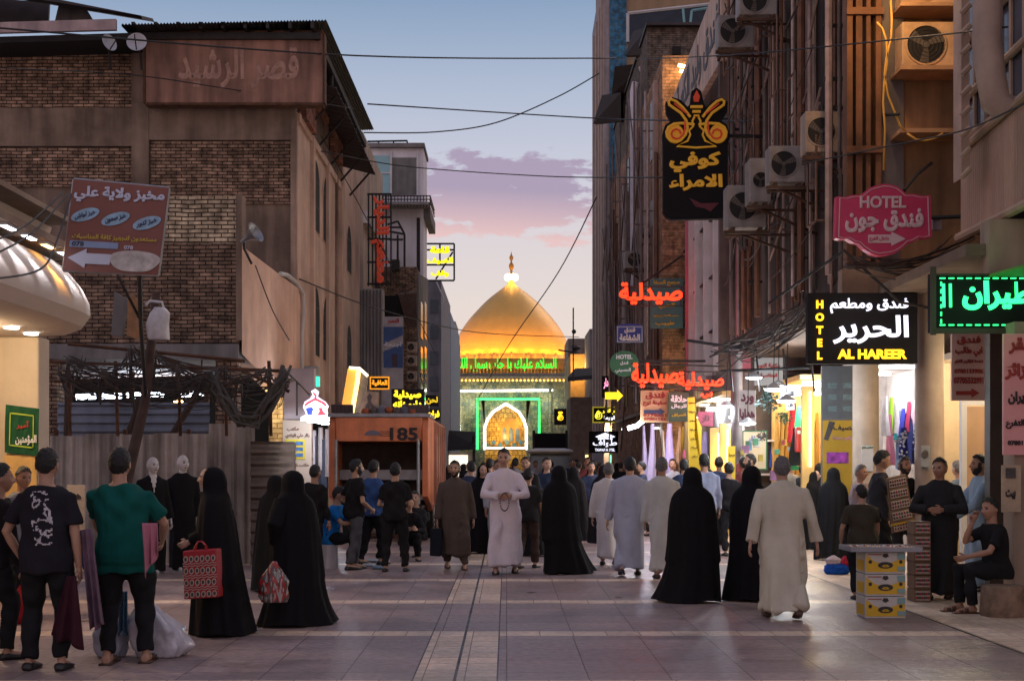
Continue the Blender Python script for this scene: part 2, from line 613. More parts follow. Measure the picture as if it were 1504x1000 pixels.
def head_shape(dx, dy, dz, female=False):
 """Direction grid -> points of a head about 0.235 m tall looking along -Y."""
 x, y, z = dx * .077, dy * .097, dz * .118
 low = np.clip(-dz, 0, 1)
 x = x * (1 - .34 * low ** 1.6)
 y = np.where(dy < 0, y * (1 - .10 * low ** 2), y * (1 - .42 * low ** 1.3))
 y = y - .012 * low                       # chin forward
 front = dy < -.1
 def g(cx, cz, sx, sz):
  return np.exp(-((x - cx) / sx) ** 2 - ((z - cz) / sz) ** 2) * front
 y = y - .026 * g(0, -.022, .013, .016) - .014 * g(0, .004, .009, .026)     # nose
 for s in (-1, 1):
  y = y + .010 * g(s * .031, .012, .017, .011)                           # sockets
  y = y - .005 * g(s * .030, .030, .022, .007)                           # brows
  y = y - .004 * g(s * .042, -.02, .02, .02)                             # cheeks
 y = y - .006 * g(0, -.056, .022, .006) - .006 * g(0, -.066, .018, .006) + .004 * g(0, -.061, .026, .003)
 y = y - .006 * g(0, -.095, .022, .014)                                     # chin
 return x, y, z
def grid_faces(m, n, keep=None):
 f = []
 for i in range(m - 1):
  for j in range(n):
   k = (j + 1) % n
   q = (i * n + j, i * n + k, (i + 1) * n + k, (i + 1) * n + j)
   if keep is None or all(keep[a] for a in q):
    f.append(q)
 return f
def rotz(a):
 c, s = math.cos(a), math.sin(a)
 return np.array([[c, -s, 0], [s, c, 0], [0, 0, 1]])
def rotx(a):
 c, s = math.cos(a), math.sin(a)
 return np.array([[1, 0, 0], [0, c, -s], [0, s, c]])
def ik(S, Wp, l1, l2, hint):
 S, Wp, hint = Vector(S), Vector(Wp), Vector(hint)
 d = Wp - S
 L = d.length
 mx = (l1 + l2) * .995
 if L > mx:
  Wp = S + d * (mx / L)
  d = Wp - S
  L = mx
 if L < 1e-4:
  return S + Vector((0, 0, -l1)), Wp
 a = (l1 * l1 - l2 * l2 + L * L) / (2 * L)
 b = math.sqrt(max(l1 * l1 - a * a, 0))
 u = d / L
 p = hint - u * hint.dot(u)
 if p.length < 1e-5:
  p = u.orthogonal()
 return S + u * a + p.normalized() * b, Wp
def hand_mesh(mb, Wp, D, side, s=1.0, curl=.5, palm=None):
 """Palm, four unequal fingers and a thumb, pointing along D from the wrist."""
 D = Vector(D).normalized()
 nrm = Vector(palm if palm else (side, 0, 0))
 nrm = (nrm - D * nrm.dot(D))
 nrm = nrm.normalized() if nrm.length > 1e-4 else D.orthogonal().normalized()
 lat = D.cross(nrm)
 Wp = Vector(Wp)
 pc = [Wp - D * .02 * s, Wp + D * .02 * s, Wp + D * .055 * s, Wp + D * .095 * s]
 rings = []
 for p, hw, ht in zip(pc, (.024, .032, .042, .040), (.020, .018, .016, .012)):
  rings.append([p + lat * hw * s * math.cos(a) + nrm * ht * s * math.sin(a) for a in np.linspace(0, 2 * np.pi, 10, endpoint=False)])
 mb.loft(rings)
 for i, (o, l) in enumerate(((-.030, .066), (-.010, .076), (.010, .072), (.029, .056))):
  b = Wp + D * .088 * s + lat * o * s
  pts = [b]
  d = D.copy()
  for seg, q in enumerate((.45, .32, .25)):
   ang = curl * (.55 + .15 * i) * (1 if seg else .7)
   d = (d * math.cos(ang) + nrm * math.sin(ang)).normalized()
   pts.append(pts[-1] + d * l * q * s)
  mb.tube(pts, [.0095 * s, .009 * s, .0082 * s, .006 * s], 6)
 b = Wp + D * .03 * s - lat * .034 * s
 d = (D * .7 - lat * .6 + nrm * .35).normalized()
 d2 = (D * .9 - lat * .15 + nrm * .4).normalized()
 mb.tube([b, b + d * .035 * s, b + d * .035 * s + d2 * .03 * s], [.013 * s, .0105 * s, .007 * s], 6)
SKIN = lambda t: M('skin_%d' % t, [(.42, .24, .16), (.34, .18, .115), (.27, .14, .09), (.50, .31, .23), (.62, .57, .54)][t], .55, var=.08, vs=9)
def cloth(name, col, var=.12, bump=.25):
 return M(name, col, .9, var=var, vs=6, bump=bump * 3.2, bs=13, spec=.2, bz=.28)
HAIR = M('hair_black', (.008, .007, .007), .55, var=.3, vs=30, bump=.8, bs=90)
HAIRG = M('hair_grey', (.13, .12, .12), .7, var=.35, vs=40, bump=.8, bs=90)
DARKEYE = M('eye_dark', (.02, .012, .01), .25, var=0)
EYEW = M('eye_white', (.5, .47, .45), .3, var=0)
LIPS = M('lips', (.30, .12, .10), .5, var=0)
SHOEB = M('shoe_black', (.015, .014, .014), .45, var=.2)
SHOEBR = M('shoe_brown', (.07, .035, .02), .5, var=.2)
class Figure:
 """Collects the parts of one person in local metres (facing -Y, standing on z = 0)."""
 def __init__(s, h, vox, seed):
  s.h, s.vox, s.seed, s.parts = h, vox, seed, []
 def put(s, name, v, f, mats, mi=None, lab=None):
  s.parts.append((name, np.asarray(v, float).reshape(-1, 3), list(f), mats if isinstance(mats, (list, tuple)) else [mats], mi, lab))
 def emit(s, root):
  for name, v, f, mats, mi, lab in s.parts:
   o = mkobj(name, v, f, mi if mi is not None else [0] * len(f), mats, root, True, True, 180)
   if lab:
    o['label'] = lab
 def emit_one(s, name):
  V, F, MI, MT = [], [], [], []
  n = 0
  for _, v, f, mats, mi, lab in s.parts:
   V.append(v)
   F += [tuple(i + n for i in q) for q in f]
   idx = []
   for m in mats:
    if m not in MT:
     MT.append(m)
    idx.append(MT.index(m))
   MI += [idx[k] for k in (mi if mi is not None else [0] * len(f))]
   n += len(v)
  o = mkobj(name, np.concatenate(V), F, MI, MT, None, True, True, 180)
  return o
def make_figure(h=1.73, vox=.012, seed=1, top='tee', topm=None, botm=None, skin=0, hair=HAIR, hairlen=0., beard=None, head_turn=0., head_tilt=0.,
    lean=(0, 0), feet=None, hands=None, hints=None, curl=.5, shoes=SHOEB, sit=None, girth=1.0, hem=.07, hemw=1.0, sleeve=1.0,
    step=0., cap=None, collar=None, palms=None, bald=False, foldamp=1.0, scarf=None, twist=0., untuck=.0):
 k = h
 fg = Figure(h, vox, seed)
 r = random.Random(seed)
 S = fg.put
 gz = girth
 # ---- joints
 pz = (sit if sit is not None else .515)
 P = Vector((0, 0, pz)) * k
 lx, ly = lean
 NB = P + Vector((lx, ly, .315)) * k
 SHc = P + Vector((lx * .93, ly * .93, .268)) * k
 HC = P + Vector((lx * 1.12, ly * 1.12 - .012, .411)) * k
 if feet is None:
  feet = [(-.055, -step, 0), (.06, step, .0)]
 tw = rotz(twist)
 sh, el, wr = [], [], []
 for i, sd in enumerate((-1, 1)):
  Sx = SHc + Vector(tw @ np.array((sd * .100 * gz, 0, 0))) * k
  hp = hands[i] if hands and hands[i] else (sd * (.15 + .02 * r.random()), -.03 - .05 * r.random() + (step if i else -step) * .5, pz - .09)
  hint = hints[i] if hints and hints[i] else (sd * .5, .8, -.2)
  e, w_ = ik(Sx, Vector(hp) * k, .175 * k, .150 * k, hint)
  sh.append(Sx)
  el.append(e)
  wr.append(w_)
 hip, kn, an = [], [], []
 for i, sd in enumerate((-1, 1)):
  Hj = P + Vector((sd * .052 * gz, 0, 0)) * k
  A = Vector((feet[i][0], feet[i][1] + .02, .045 + feet[i][2])) * k
  kk, A = ik(Hj, A, .245 * k, .235 * k, (feet[i][3] if len(feet[i]) > 3 else sd * .1, -1, .1))
  hip.append(Hj)
  kn.append(kk)
  an.append(A)
 cy = (an[0].y + an[1].y) / 2
 cx = (an[0].x + an[1].x) / 2
 Rh = rotz(head_turn) @ rotx(head_tilt)
 def torso(mb, grow, z0, z1, hips=0):
  spec = [(-.045, .088, .062), (0, .094, .068), (.05, .092, .066), (.10, .088, .062), (.17, .096, .066), (.23, .104, .066), (.255, .106, .060), (.280, .101, .055), (.300, .083, .049), (.316, .058, .044), (.330, .038, .039)]
  rings = []
  for dz, hw, hd in spec:
   if dz < z0 or dz > z1:
    continue
   t = max(dz, 0) / .315
   c = P + Vector((lx * t, ly * t, dz)) * k
   g2 = grow + hips * max(0, 1 - max(dz, 0) / .12)
   hw2, hd2 = hw * k * gz + g2, hd * k * (.5 + .5 * gz) * (1.12 if gz > 1.08 and dz < .17 else 1) + g2
   ring = []
   for a in np.linspace(0, 2 * np.pi, 20, endpoint=False):
    ca, sa = math.cos(a), math.sin(a)
    p = np.array((hw2 * math.copysign(abs(ca) ** .85, ca), hd2 * math.copysign(abs(sa) ** .85, sa), 0))
    q = rotz(twist * min(t, 1)) @ p
    ring.append(c + Vector(q))
   rings.append(ring)
  mb.loft(rings)
 # ---- skin: neck, arms, lower legs and feet; one remeshed surface
 b = MB()
 torso(b, -.026, -.05, .4)
 b.tube([NB - Vector((0, 0, .02)) * k, NB + (HC - NB) * .35, HC + Vector((0, 0.008, -.02)) * k], [.036 * k, .033 * k, .036 * k], 12)
 longs = top in ('thobe', 'long')
 for i in range(2):
  sl = .8 if longs else 1.0
  b.tube([sh[i], sh[i].lerp(el[i], .5), el[i], el[i].lerp(wr[i], .35), wr[i]], [x * k * sl for x in (.022, .025, .022, .0225, .0150)], 10)
  b.tube([hip[i], kn[i], kn[i].lerp(an[i], .3), an[i], an[i] - Vector((0, 0, .022 * k))], [.045 * k, .029 * k, .030 * k, .019 * k, .021 * k], 10)
  fz = an[i].z - .045 * k
  lift = feet[i][2] if len(feet[i]) > 2 else 0
  toe = an[i] + Vector((0, -.115 * k, -.032 * k - lift * .9 * k))
  b.tube([an[i] + Vector((0, .025 * k, -.022 * k)), an[i] + Vector((0, -.03 * k, -.020 * k)), toe], [.022 * k, .023 * k, .012 * k], 10)
 co, f, nr = remesh(b, max(vox, .008), 2)
 mats = [SKIN(skin), DARKEYE, LIPS, HAIR if hair is None else hair, EYEW]
 V, F, MI = [co], list(f), [0] * len(f)
 n0 = len(co)
 # head
 gx, gy, gz_ = head_grid()
 m_, n_ = gx.shape
 X, Y, Z = head_shape(gx, gy, gz_)
 hs = k / 1.75 * 1.09
 hv = np.stack([X, Y, Z], -1).reshape(-1, 3) * hs
 hf = grid_faces(m_, n_)
 hf += [tuple(range(n_))[::-1], tuple((m_ - 1) * n_ + j for j in range(n_))]
 cent = np.array([hv[list(q)].mean(0) for q in hf]) / hs
 hm = np.zeros(len(hf), int)
 fr = cent[:, 1] < -.03
 for s_ in (-1, 1):
  e = ((cent[:, 0] - s_ * .031) / .013) ** 2 + ((cent[:, 2] - .011) / .0065) ** 2 < 1
  hm[fr & e] = 1
  e = ((cent[:, 0] - s_ * .031) / .021) ** 2 + ((cent[:, 2] - .029 + .12 * np.abs(np.abs(cent[:, 0]) - .031)) / .0048) ** 2 < 1
  hm[fr & e] = 3
 hm[fr & (((cent[:, 0]) / .024) ** 2 + ((cent[:, 2] + .061) / .008) ** 2 < 1)] = 2
 hc = np.array(HC)
 V.append(hv @ Rh.T + hc)
 F += [tuple(i + n0 for i in q) for q in hf]
 MI += list(hm)
 n0 += len(hv)
 e = MB()
 for s_ in (-1, 1):
  e.ell(hc + Rh @ np.array((s_ * .077, .012, -.004)) * hs, np.array((.010, .020, .032)) * hs, 8, 6, Matrix(Rh.tolist()))
 for i, sd in enumerate((-1, 1)):
  D = (wr[i] - el[i]).normalized()
  hand_mesh(e, wr[i], D, -sd, k / 1.75, curl, palms[i] if palms and palms[i] else None)
 V.append(np.array(e.v))
 F += [tuple(i + n0 for i in q) for q in e.f]
 MI += [0] * len(e.f)
 S('body', np.concatenate(V), F, mats, MI)
 # ---- hair
 if not bald and not cap:
  dxr, dyr, dzr = gx.ravel(), gy.ravel(), gz_.ravel()
  th = .42 - .95 * (dyr + .35) * (1 if hairlen >= 0 else .9) - hairlen * .4 * (dyr > .1)
  wig = np.array([noise.noise(Vector((a * 5, b2 * 5, c * 5 + seed))) for a, b2, c in zip(dxr, dyr, dzr)])
  keep = dzr > np.clip(th, -.62 - .2 * hairlen, .62) + wig * .12
  wig2 = np.array([noise.noise(Vector((a * 9 + seed, b2 * 9, c * 9))) for a, b2, c in zip(dxr, dyr, dzr)])
  sc = 1.09 + .08 * np.clip(dzr, 0, 1) * (1 - .55 * np.clip(dzr, 0, 1) ** 2) * (1 + .5 * (dyr < -.2)) + wig * .07 + wig2 * .05 + hairlen * .05
  hv2 = hv * sc[:, None]
  hf2 = grid_faces(m_, n_, keep)
  if keep[-1]:
   hf2.append(tuple((m_ - 1) * n_ + j for j in range(n_)))
  S('hair', hv2 @ Rh.T + hc, hf2, hair)
 if beard:
  dxr, dyr, dzr = gx.ravel(), gy.ravel(), gz_.ravel()
  mouth = (hv[:, 0] / (.030 * hs)) ** 2 + ((hv[:, 2] + .058 * hs) / (.016 * hs)) ** 2 < 1
  keep = (dzr < -.24 - .5 * np.clip(-dyr - .55, 0, 1) + .5 * ((dyr > -.5) & (dyr < .05))) & (dyr < .15) & ~mouth & (dzr > -.97)
  keep |= (np.abs(hv[:, 0]) < .027 * hs) & (np.abs(hv[:, 2] + .048 * hs) < .006 * hs) & (dyr < 0)
  hv2 = hv * (1.03 + .10 * np.clip(-dzr, 0, 1))[:, None]
  S('beard', hv2 @ Rh.T + hc, grid_faces(m_, n_, keep), beard)
 if cap:
  keep = gz_.ravel() > .30 - .25 * gy.ravel()
  S('cap', hv * 1.09 @ Rh.T + hc, grid_faces(m_, n_, keep) + [tuple((m_ - 1) * n_ + j for j in range(n_))], cap)
 cv = max(vox * 1.1, .010)
 # ---- trousers
 if botm is not None:
  t = MB()
  torso(t, .004, -.05, .06)
  for i in range(2):
   kk = hip[i].lerp(kn[i], .5)
   ank = an[i] + Vector((0, .003, .012 * k))
   t.tube([hip[i] + Vector((0, 0, .02 * k)), kk, kn[i], kn[i].lerp(ank, .5), ank], [.060 * k * gz, .057 * k * gz, .046 * k, .042 * k, .035 * k], 14)
  co, f, nr = remesh(t, cv, 3)
  S('trousers', folds(co, nr, .013 * foldamp, seed + 3, 26, 9), f, botm)
 # ---- top
 if top in ('tee', 'long'):
  t = MB()
  torso(t, .014, -.05 - untuck, .325, .022)
  if untuck:
   t.loft([[P + Vector((math.cos(a) * (.113 * gz * k + .006), math.sin(a) * (.084 * k + .006), dz * k)) for a in np.linspace(0, 2 * np.pi, 20, endpoint=False)] for dz in (-.045 - untuck, -.02, .03)])
  for i in range(2):
   if top == 'tee':
    q = sh[i].lerp(el[i], .72)
    t.tube([sh[i] + (NB - sh[i]) * .3, sh[i], sh[i].lerp(el[i], .4), q], [.024 * k, .036 * k, .038 * k, .042 * k], 12)
   else:
    w2 = el[i].lerp(wr[i], .93)
    t.tube([sh[i] + (NB - sh[i]) * .3, sh[i], sh[i].lerp(el[i], .5), el[i], w2], [.024 * k, .036 * k, .040 * k, .034 * k, .027 * k], 12)
  co, f, nr = remesh(t, cv, 4)
  S('shirt', folds(co, nr, .015 * foldamp, seed, 24, 7), f, topm)
 elif top == 'thobe':
  t = MB()
  rings = []
  hz = hem
  for q, (z, hw, hd) in enumerate([(pz + .332, .037, .039), (pz + .318, .056, .044), (pz + .302, .083, .050), (pz + .282, .102, .057), (pz + .250, .108, .064), (pz + .18, .106, .072), (pz + .10, .102, .076), (pz, .108, .082),
                                         (.40, .102, .078), (.28, .094, .076), (.16, .091, .076), (hz + .03, .093, .078), (hz, .095, .080)]):
   tt = max(0, z - pz) / .315
   down = min(max((pz - z) / (pz - hz), 0), 1)
   st = abs(an[0].y - an[1].y) / k
   sx_ = abs(an[0].x - an[1].x) / k
   c = Vector((lx * tt + cx / k * down, ly * tt + cy / k * down, z)) * k
   hw2 = (hw * (gz if z > .3 else (1 + gz) / 2) * (1 + (hemw - 1) * down) + max(0, sx_ - .1) * .4 * down) * k + .006
   hd2 = (hd * (.45 + .55 * gz) + st * .36 * down * hemw) * k + .006
   ring = []
   for a in np.linspace(0, 2 * np.pi, 24, endpoint=False):
    ca, sa = math.cos(a), math.sin(a)
    p = rotz(twist * min(tt, 1)) @ np.array((hw2 * math.copysign(abs(ca) ** .9, ca), hd2 * math.copysign(abs(sa) ** .9, sa), 0))
    ring.append(c + Vector(p))
   rings.append(ring)
  t.loft(rings)
  for i in range(2):
   w2 = el[i].lerp(wr[i], .55 + .42 * sleeve)
   t.tube([sh[i] + (NB - sh[i]) * .3, sh[i], sh[i].lerp(el[i], .5), el[i], w2], [.024 * k, .037 * k, .040 * k, .038 * k, .036 * k], 12)
   # the leg pushing the cloth
   t.tube([hip[i], kn[i], Vector((an[i].x, an[i].y, max(hz * k, an[i].z)))], [.07 * k, .056 * k, .054 * k], 12)
  co, f, nr = remesh(t, cv, 4)
  amp = lambda c: (.013 + .026 * np.clip((pz * k - c[:, 2]) / (pz * k), 0, 1)) * foldamp
  S('robe', folds(co, nr, amp, seed, 26, 1.5), f, topm)
  if collar:
   cb = MB()
   cb.lathe([(.040 * k, 0), (.041 * k, .022 * k), (.037 * k, .022 * k), (.036 * k, 0)], NB + Vector((0, -.002, -.005)) * k, 16)
   S('collar', cb.v, cb.f, collar)
 if scarf:
  dxr, dyr, dzr = gx.ravel(), gy.ravel(), gz_.ravel()
  keep = ~((dyr < -.60) & (dzr < .62) & (dzr > -.82) & (np.abs(dxr) < .62))
  hv2 = hv * np.array((1.22, 1.16, 1.12))
  S('headscarf', hv2 @ Rh.T + hc, grid_faces(m_, n_, keep) + [tuple((m_ - 1) * n_ + j for j in range(n_))], scarf)
  nb = MB()
  nb.lathe([(.10 * k, -.03 * k), (.075 * k, .01 * k), (.052 * k, .05 * k), (.05 * k, .08 * k)], NB, 18)
  S('scarf_neck', nb.v, nb.f, scarf)
 # ---- shoes
 for i in range(2):
  sb = MB()
  lift = feet[i][2] if len(feet[i]) > 2 else 0
  a = an[i]
  rings = []
  for yy, hw, hh in ((.040, .016, .020), (.030, .024, .036), (.0, .025, .040), (-.04, .027, .030), (-.08, .031, .024), (-.11, .027, .018), (-.128, .012, .010)):
   zb = a.z - .045 * k - lift * k * .0
   drop = lift * .85 * k * min(max((.03 - yy) / .14, 0), 1)
   c = Vector((a.x, a.y + yy * k, zb - drop))
   ring = []
   for t_ in np.linspace(0, 2 * np.pi, 12, endpoint=False):
    ca, sa = math.cos(t_), math.sin(t_)
    ring.append(c + Vector((hw * k * ca * 1.05, 0, hh * k * .5 + hh * k * .55 * math.copysign(abs(sa) ** .7, sa) + .0)))
   rings.append(ring)
  sb.loft(rings)
  vv = np.array(sb.v)
  vv[:, 2] = np.maximum(vv[:, 2], 0.002)
  if shoes == 'sandal':
   so = MB()
   so.box(a.x - .028 * k, a.x + .028 * k, a.y - .13 * k, a.y + .042 * k, max(0, a.z - .045 * k) + .001, a.z - .045 * k + .014)
   for yy in (-.085, -.05):
    so.box(a.x - .029 * k, a.x + .029 * k, a.y + (yy - .012) * k, a.y + (yy + .01) * k, a.z - .045 * k + .012, a.z - (.018 if yy < -.06 else .008) * k)
   S('sandal', so.v, so.f, SHOEBR)
  elif shoes is not None:
   S('shoe', vv, sb.f, shoes)
 fg.j = dict(sh=sh, el=el, wr=wr, hip=hip, kn=kn, an=an, P=P, NB=NB, HC=HC)
 return fg
ABAYA = M('abaya_black', (.0085, .008, .0095), .8, var=.15, vs=5, bump=.2, bs=22, spec=.12)
ABAYA2 = cloth('abaya_soft_black', (.011, .010, .012), .15, .15)
def make_abaya(h=1.62, vox=.012, seed=1, hemw=1.0, hemshift=(0, 0), lean=(0, 0), face=False, skin=3, hands=None, hints=None, walk=0., shoulder=1.0, head_turn=0.,
               mat=None, palms=None, curl=.7, feet_show=True, train=0., bell=0., side=0., headz=0., sleeves=True):
 """A woman in a cloak from crown to ankle; hands: local targets (fractions of h) for arms that come out."""
 k = h
 fg = Figure(h, vox, seed)
 mat = mat or ABAYA
 r = np.random.default_rng(seed)
 spec = [(.998, .012, .014), (.990, .034, .042), (.970, .056, .066), (.94, .068, .080), (.905, .072, .086), (.875, .073, .086), (.85, .080, .086), (.825, .106, .084), (.80, .128, .086), (.77, .143, .092), (.72, .154, .100),
   (.65, .162, .110), (.57, .168, .116), (.49, .172, .120), (.40, .178, .126), (.31, .184, .134), (.22, .192, .142), (.13, .200, .150), (.06, .207, .156), (.012, .212, .160)]
 NA = 96
 ks = np.concatenate([r.integers(2, 6, 3), r.integers(6, 17, 6)])
 phs = r.uniform(0, 6.28, 9)
 am = r.uniform(.4, 1, 9) / 5
 tz = r.uniform(-2.5, 2.5, 9)
 rings = []
 zs = np.array([q[0] for q in spec])
 fine = np.concatenate([zs[:11], np.linspace(.70, .012, 26)])
 sw = np.interp(fine[::-1], zs[::-1], [q[1] for q in spec][::-1])[::-1]
 sd = np.interp(fine[::-1], zs[::-1], [q[2] for q in spec][::-1])[::-1]
 A = np.linspace(0, 2 * np.pi, NA, endpoint=False)
 for z, hw, hd in zip(fine, sw, sd):
  down = np.clip((.82 - z) / .81, 0, 1)
  upr = np.clip((z - .0) / .9, 0, 1)
  amp = .17 * down ** .6
  fo = sum(a * np.sin(q * A + p + t * z * 2) for a, q, p, t in zip(am, ks, phs, tz)) * amp
  wid = hw * (1 + (hemw - 1) * down) * (shoulder if .3 < z < .83 else 1)
  if z > .85:
   wid = hw
  dep = hd * (1 + (hemw - 1) * .8 * down)
  cx = hemshift[0] * down ** 1.5 + lean[0] * upr + .012 * math.sin(z * 7 + phs[1]) * down
  cy = hemshift[1] * down ** 1.5 + lean[1] * upr - (.012 if z > .83 else 0)
  bl = 1 + bell * max(0, (down - .55) / .45) ** 2
  x = np.cos(A) * wid * bl * (1 + fo) + cx + side * np.clip(np.cos(A) * np.sign(side), 0, 1) * down ** 4
  y = np.sin(A) * dep * bl * (1 + fo) + cy
  if train:
   y = y + np.where(np.sin(A) > 0, train * down ** 3 * np.sin(A), 0)
  zz = np.full(NA, z) + (down ** 6) * .012 * np.sin(3 * A + phs[0])
  zz = np.maximum(zz, .006)
  rings.append(np.stack([x, y, zz + (headz if z > .84 else 0)], -1) * k)
 V = np.concatenate(rings)
 n = NA
 keep = np.ones(len(V), bool)
 hc = np.array((lean[0] * .93, lean[1] * .93 - .02, .928 + headz)) * k
 if face:
  d = V - hc
  ang = np.arctan2(d[:, 0], -d[:, 1]) - head_turn * 1.0
  ang = (ang + np.pi) % (2 * np.pi) - np.pi
  keep = ~((np.abs(ang) < .95) & (d[:, 2] < .045 * k) & (d[:, 2] > -.075 * k))
 F = grid_faces(len(rings), n, keep) + [tuple(range(n))]
 F = [q for q in F]
 fg.put('abaya', V, F, mat)
 # the body under the cloak: one mesh with head, neck, trunk, arms and feet
 b = MB()
 b.tube([(lean[0] * .5 * k, 0, .1 * k), (lean[0] * .7 * k, 0, .5 * k), (lean[0] * k * .85, lean[1] * .85 * k, .76 * k), tuple(hc - np.array((0, -.01 * k, .03 * k)))], [.06 * k, .075 * k, .06 * k, .032 * k], 10)
 el, wr = [None, None], [None, None]
 slv = MB()
 for i, s_ in enumerate((-1, 1)):
  sx = Vector((s_ * .09 + lean[0] * .8, lean[1] * .8, .79)) * k
  hp = hands[i] if hands and hands[i] else None
  if hp:
   e, w_ = ik(sx, Vector(hp) * k, .175 * k, .150 * k, hints[i] if hints and hints[i] else (s_ * .6, .5, -.3))
   el[i], wr[i] = e, w_
   b.tube([sx, e, w_], [.03 * k, .023 * k, .016 * k], 10)
   slv.tube([sx, sx.lerp(e, .5), e, e.lerp(w_, .5), e.lerp(w_, .92)], [.060 * k, .058 * k, .052 * k, .046 * k, .040 * k], 14)
  if feet_show:
   st = walk * s_
   b.tube([(s_ * .05 * k + hemshift[0] * k, st * k + hemshift[1] * k, .12 * k), (s_ * .05 * k + hemshift[0] * k, st * k + hemshift[1] * k, .03 * k), (s_ * .05 * k + hemshift[0] * k, (st - .1) * k + hemshift[1] * k, .018 * k)], [.02 * k, .022 * k, .014 * k], 8)
 co, f, nr = remesh(b, max(vox, .010), 2)
 gx, gy, gz_ = head_grid()
 m_, n_ = gx.shape
 X, Y, Z = head_shape(gx, gy, gz_)
 hs = k / 1.75
 Rh = rotz(head_turn)
 hv = np.stack([X, Y, Z], -1).reshape(-1, 3) * hs * .97
 hf = grid_faces(m_, n_)
 cent = np.array([hv[list(q)].mean(0) for q in hf]) / hs
 hm = np.zeros(len(hf), int)
 fr = cent[:, 1] < -.03
 for s_ in (-1, 1):
  hm[fr & (((cent[:, 0] - s_ * .031) / .014) ** 2 + ((cent[:, 2] - .011) / .007) ** 2 < 1)] = 1
  hm[fr & (((cent[:, 0] - s_ * .031) / .021) ** 2 + ((cent[:, 2] - .028) / .0045) ** 2 < 1)] = 1
 hm[fr & (((cent[:, 0]) / .022) ** 2 + ((cent[:, 2] + .061) / .008) ** 2 < 1)] = 2
 hp_ = hv @ Rh.T + hc + Rh @ np.array((0, -.030 if face else .0, 0))
 if not face:
  hp_ = (hv * .9) @ Rh.T + hc
 Vb = [co, hp_]
 Fb = list(f) + [tuple(i + len(co) for i in q) for q in hf]
 MI = [0] * len(f) + list(hm)
 e = MB()
 for i, s_ in enumerate((-1, 1)):
  if wr[i] is not None:
   hand_mesh(e, wr[i], wr[i] - el[i], -s_, k / 1.75 * .93, curl, palms[i] if palms and palms[i] else None)
 if e.v:
  n0 = len(co) + len(hp_)
  Vb.append(np.array(e.v))
  Fb += [tuple(i + n0 for i in q) for q in e.f]
  MI += [0] * len(e.f)
 fg.put('body', np.concatenate(Vb), Fb, [SKIN(skin), DARKEYE, LIPS], MI)
 if slv.v and sleeves:
  co, f, nr = remesh(slv, max(vox, .012), 3)
  fg.put('sleeve', folds(co, nr, .006, seed, 24, 6), f, mat)
 if feet_show:
  for i, s_ in enumerate((-1, 1)):
   sb = MB()
   st = walk * s_
   sb.ell((s_ * .05 * k + hemshift[0] * k, (st - .045) * k + hemshift[1] * k, .020 * k), (.029 * k, .078 * k, .020 * k), 10, 6)
   fg.put('shoe', sb.v, sb.f, SHOEB)
 fg.j = dict(el=el, wr=wr)
 return fg
PEOPLE = []
def place(fg, label, px, fy, face, group=None, cat='person', name='person', Y=None, z=0.):
 """Put a figure on the ground where its feet show at (px, fy). face: 0 looks at the viewer, 180 away, 90 to the right."""
 Y = Y or FP * EYE / (fy - VY)
 root = thing(name, label, cat, (ax(px, Y), Y, z), group, R(face))
 fg.emit(root)
 return root
def stat(top, fy):
 Y = FP * EYE / (fy - VY)
 return (fy - top) / FP * Y, Y
def loc2w(root, p):
 a = root.rotation_euler.z
 p = Vector(p)
 return root.location + Vector((p.x * math.cos(a) - p.y * math.sin(a), p.x * math.sin(a) + p.y * math.cos(a), p.z))
# ---------------------------------------------------------------- materials of the place
CONC = M('old_concrete', (.25, .18, .14), .9, var=.5, vs=.6, bump=.5, bs=14, streak=.35, spec=.2)
CONC2 = M('brown_plaster', (.23, .165, .13), .92, var=.5, vs=.5, bump=.4, bs=10, streak=.4, spec=.2)
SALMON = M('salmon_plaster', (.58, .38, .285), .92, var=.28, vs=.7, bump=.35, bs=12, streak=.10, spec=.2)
BEIGE = M('beige_plaster', (.36, .27, .21), .9, var=.22, vs=.8, bump=.3, bs=12, streak=.3, spec=.2)
GREYP = M('grey_plaster', (.21, .20, .20), .9, var=.25, vs=.8, bump=.3, bs=12, streak=.3, spec=.2)
CREAMW = M('cream_paint', (.52, .42, .32), .75, var=.12, vs=1.2, bump=.15, bs=20, streak=.15)
WHITEP = M('white_paint', (.58, .58, .60), .6, var=.12, vs=1.5, bump=.1)
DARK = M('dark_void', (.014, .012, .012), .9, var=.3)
DARKM = M('dark_metal', (.03, .026, .025), .6, metal=.4, var=.4, vs=5)
RUSTM = M('rusty_steel', (.12, .055, .030), .85, metal=.2, var=.5, vs=4, bump=.3, streak=.4)
GREYM = M('grey_metal', (.30, .30, .31), .45, metal=.7, var=.25, vs=4)
GALV = M('galvanised_sheet', (.45, .39, .35), .6, metal=.1, var=.35, vs=1.2, bump=.15, streak=.5)
BLUEM = M('blue_grey_sheet', (.22, .25, .32), .5, metal=.3, var=.3, vs=1.5, streak=.3)
BRICKB = MBRICK('brown_brick', (.37, .24, .165), (.18, .115, .08), (.045, .03, .024), .26, .085, .014, .45, .9)
BRICKR = MBRICK('reddish_brick', (.34, .14, .09), (.22, .09, .06), (.10, .065, .05), .24, .085)
BRICKC = MBRICK('cream_brick', (.56, .45, .31), (.42, .33, .23), (.07, .05, .035), .25, .080, .013, .3, .9)
BRICKD = MBRICK('dark_brick', (.28, .185, .13), (.15, .10, .075), (.03, .022, .018), .24, .074, .012, .4, .9)
BRICKO = MBRICK('orange_brick', (.42, .23, .13), (.30, .16, .09), (.20, .15, .11), .26, .10, .014)
GLASS = M('window_glass', (.04, .055, .07), .08, var=.2, vs=1, spec=.8)
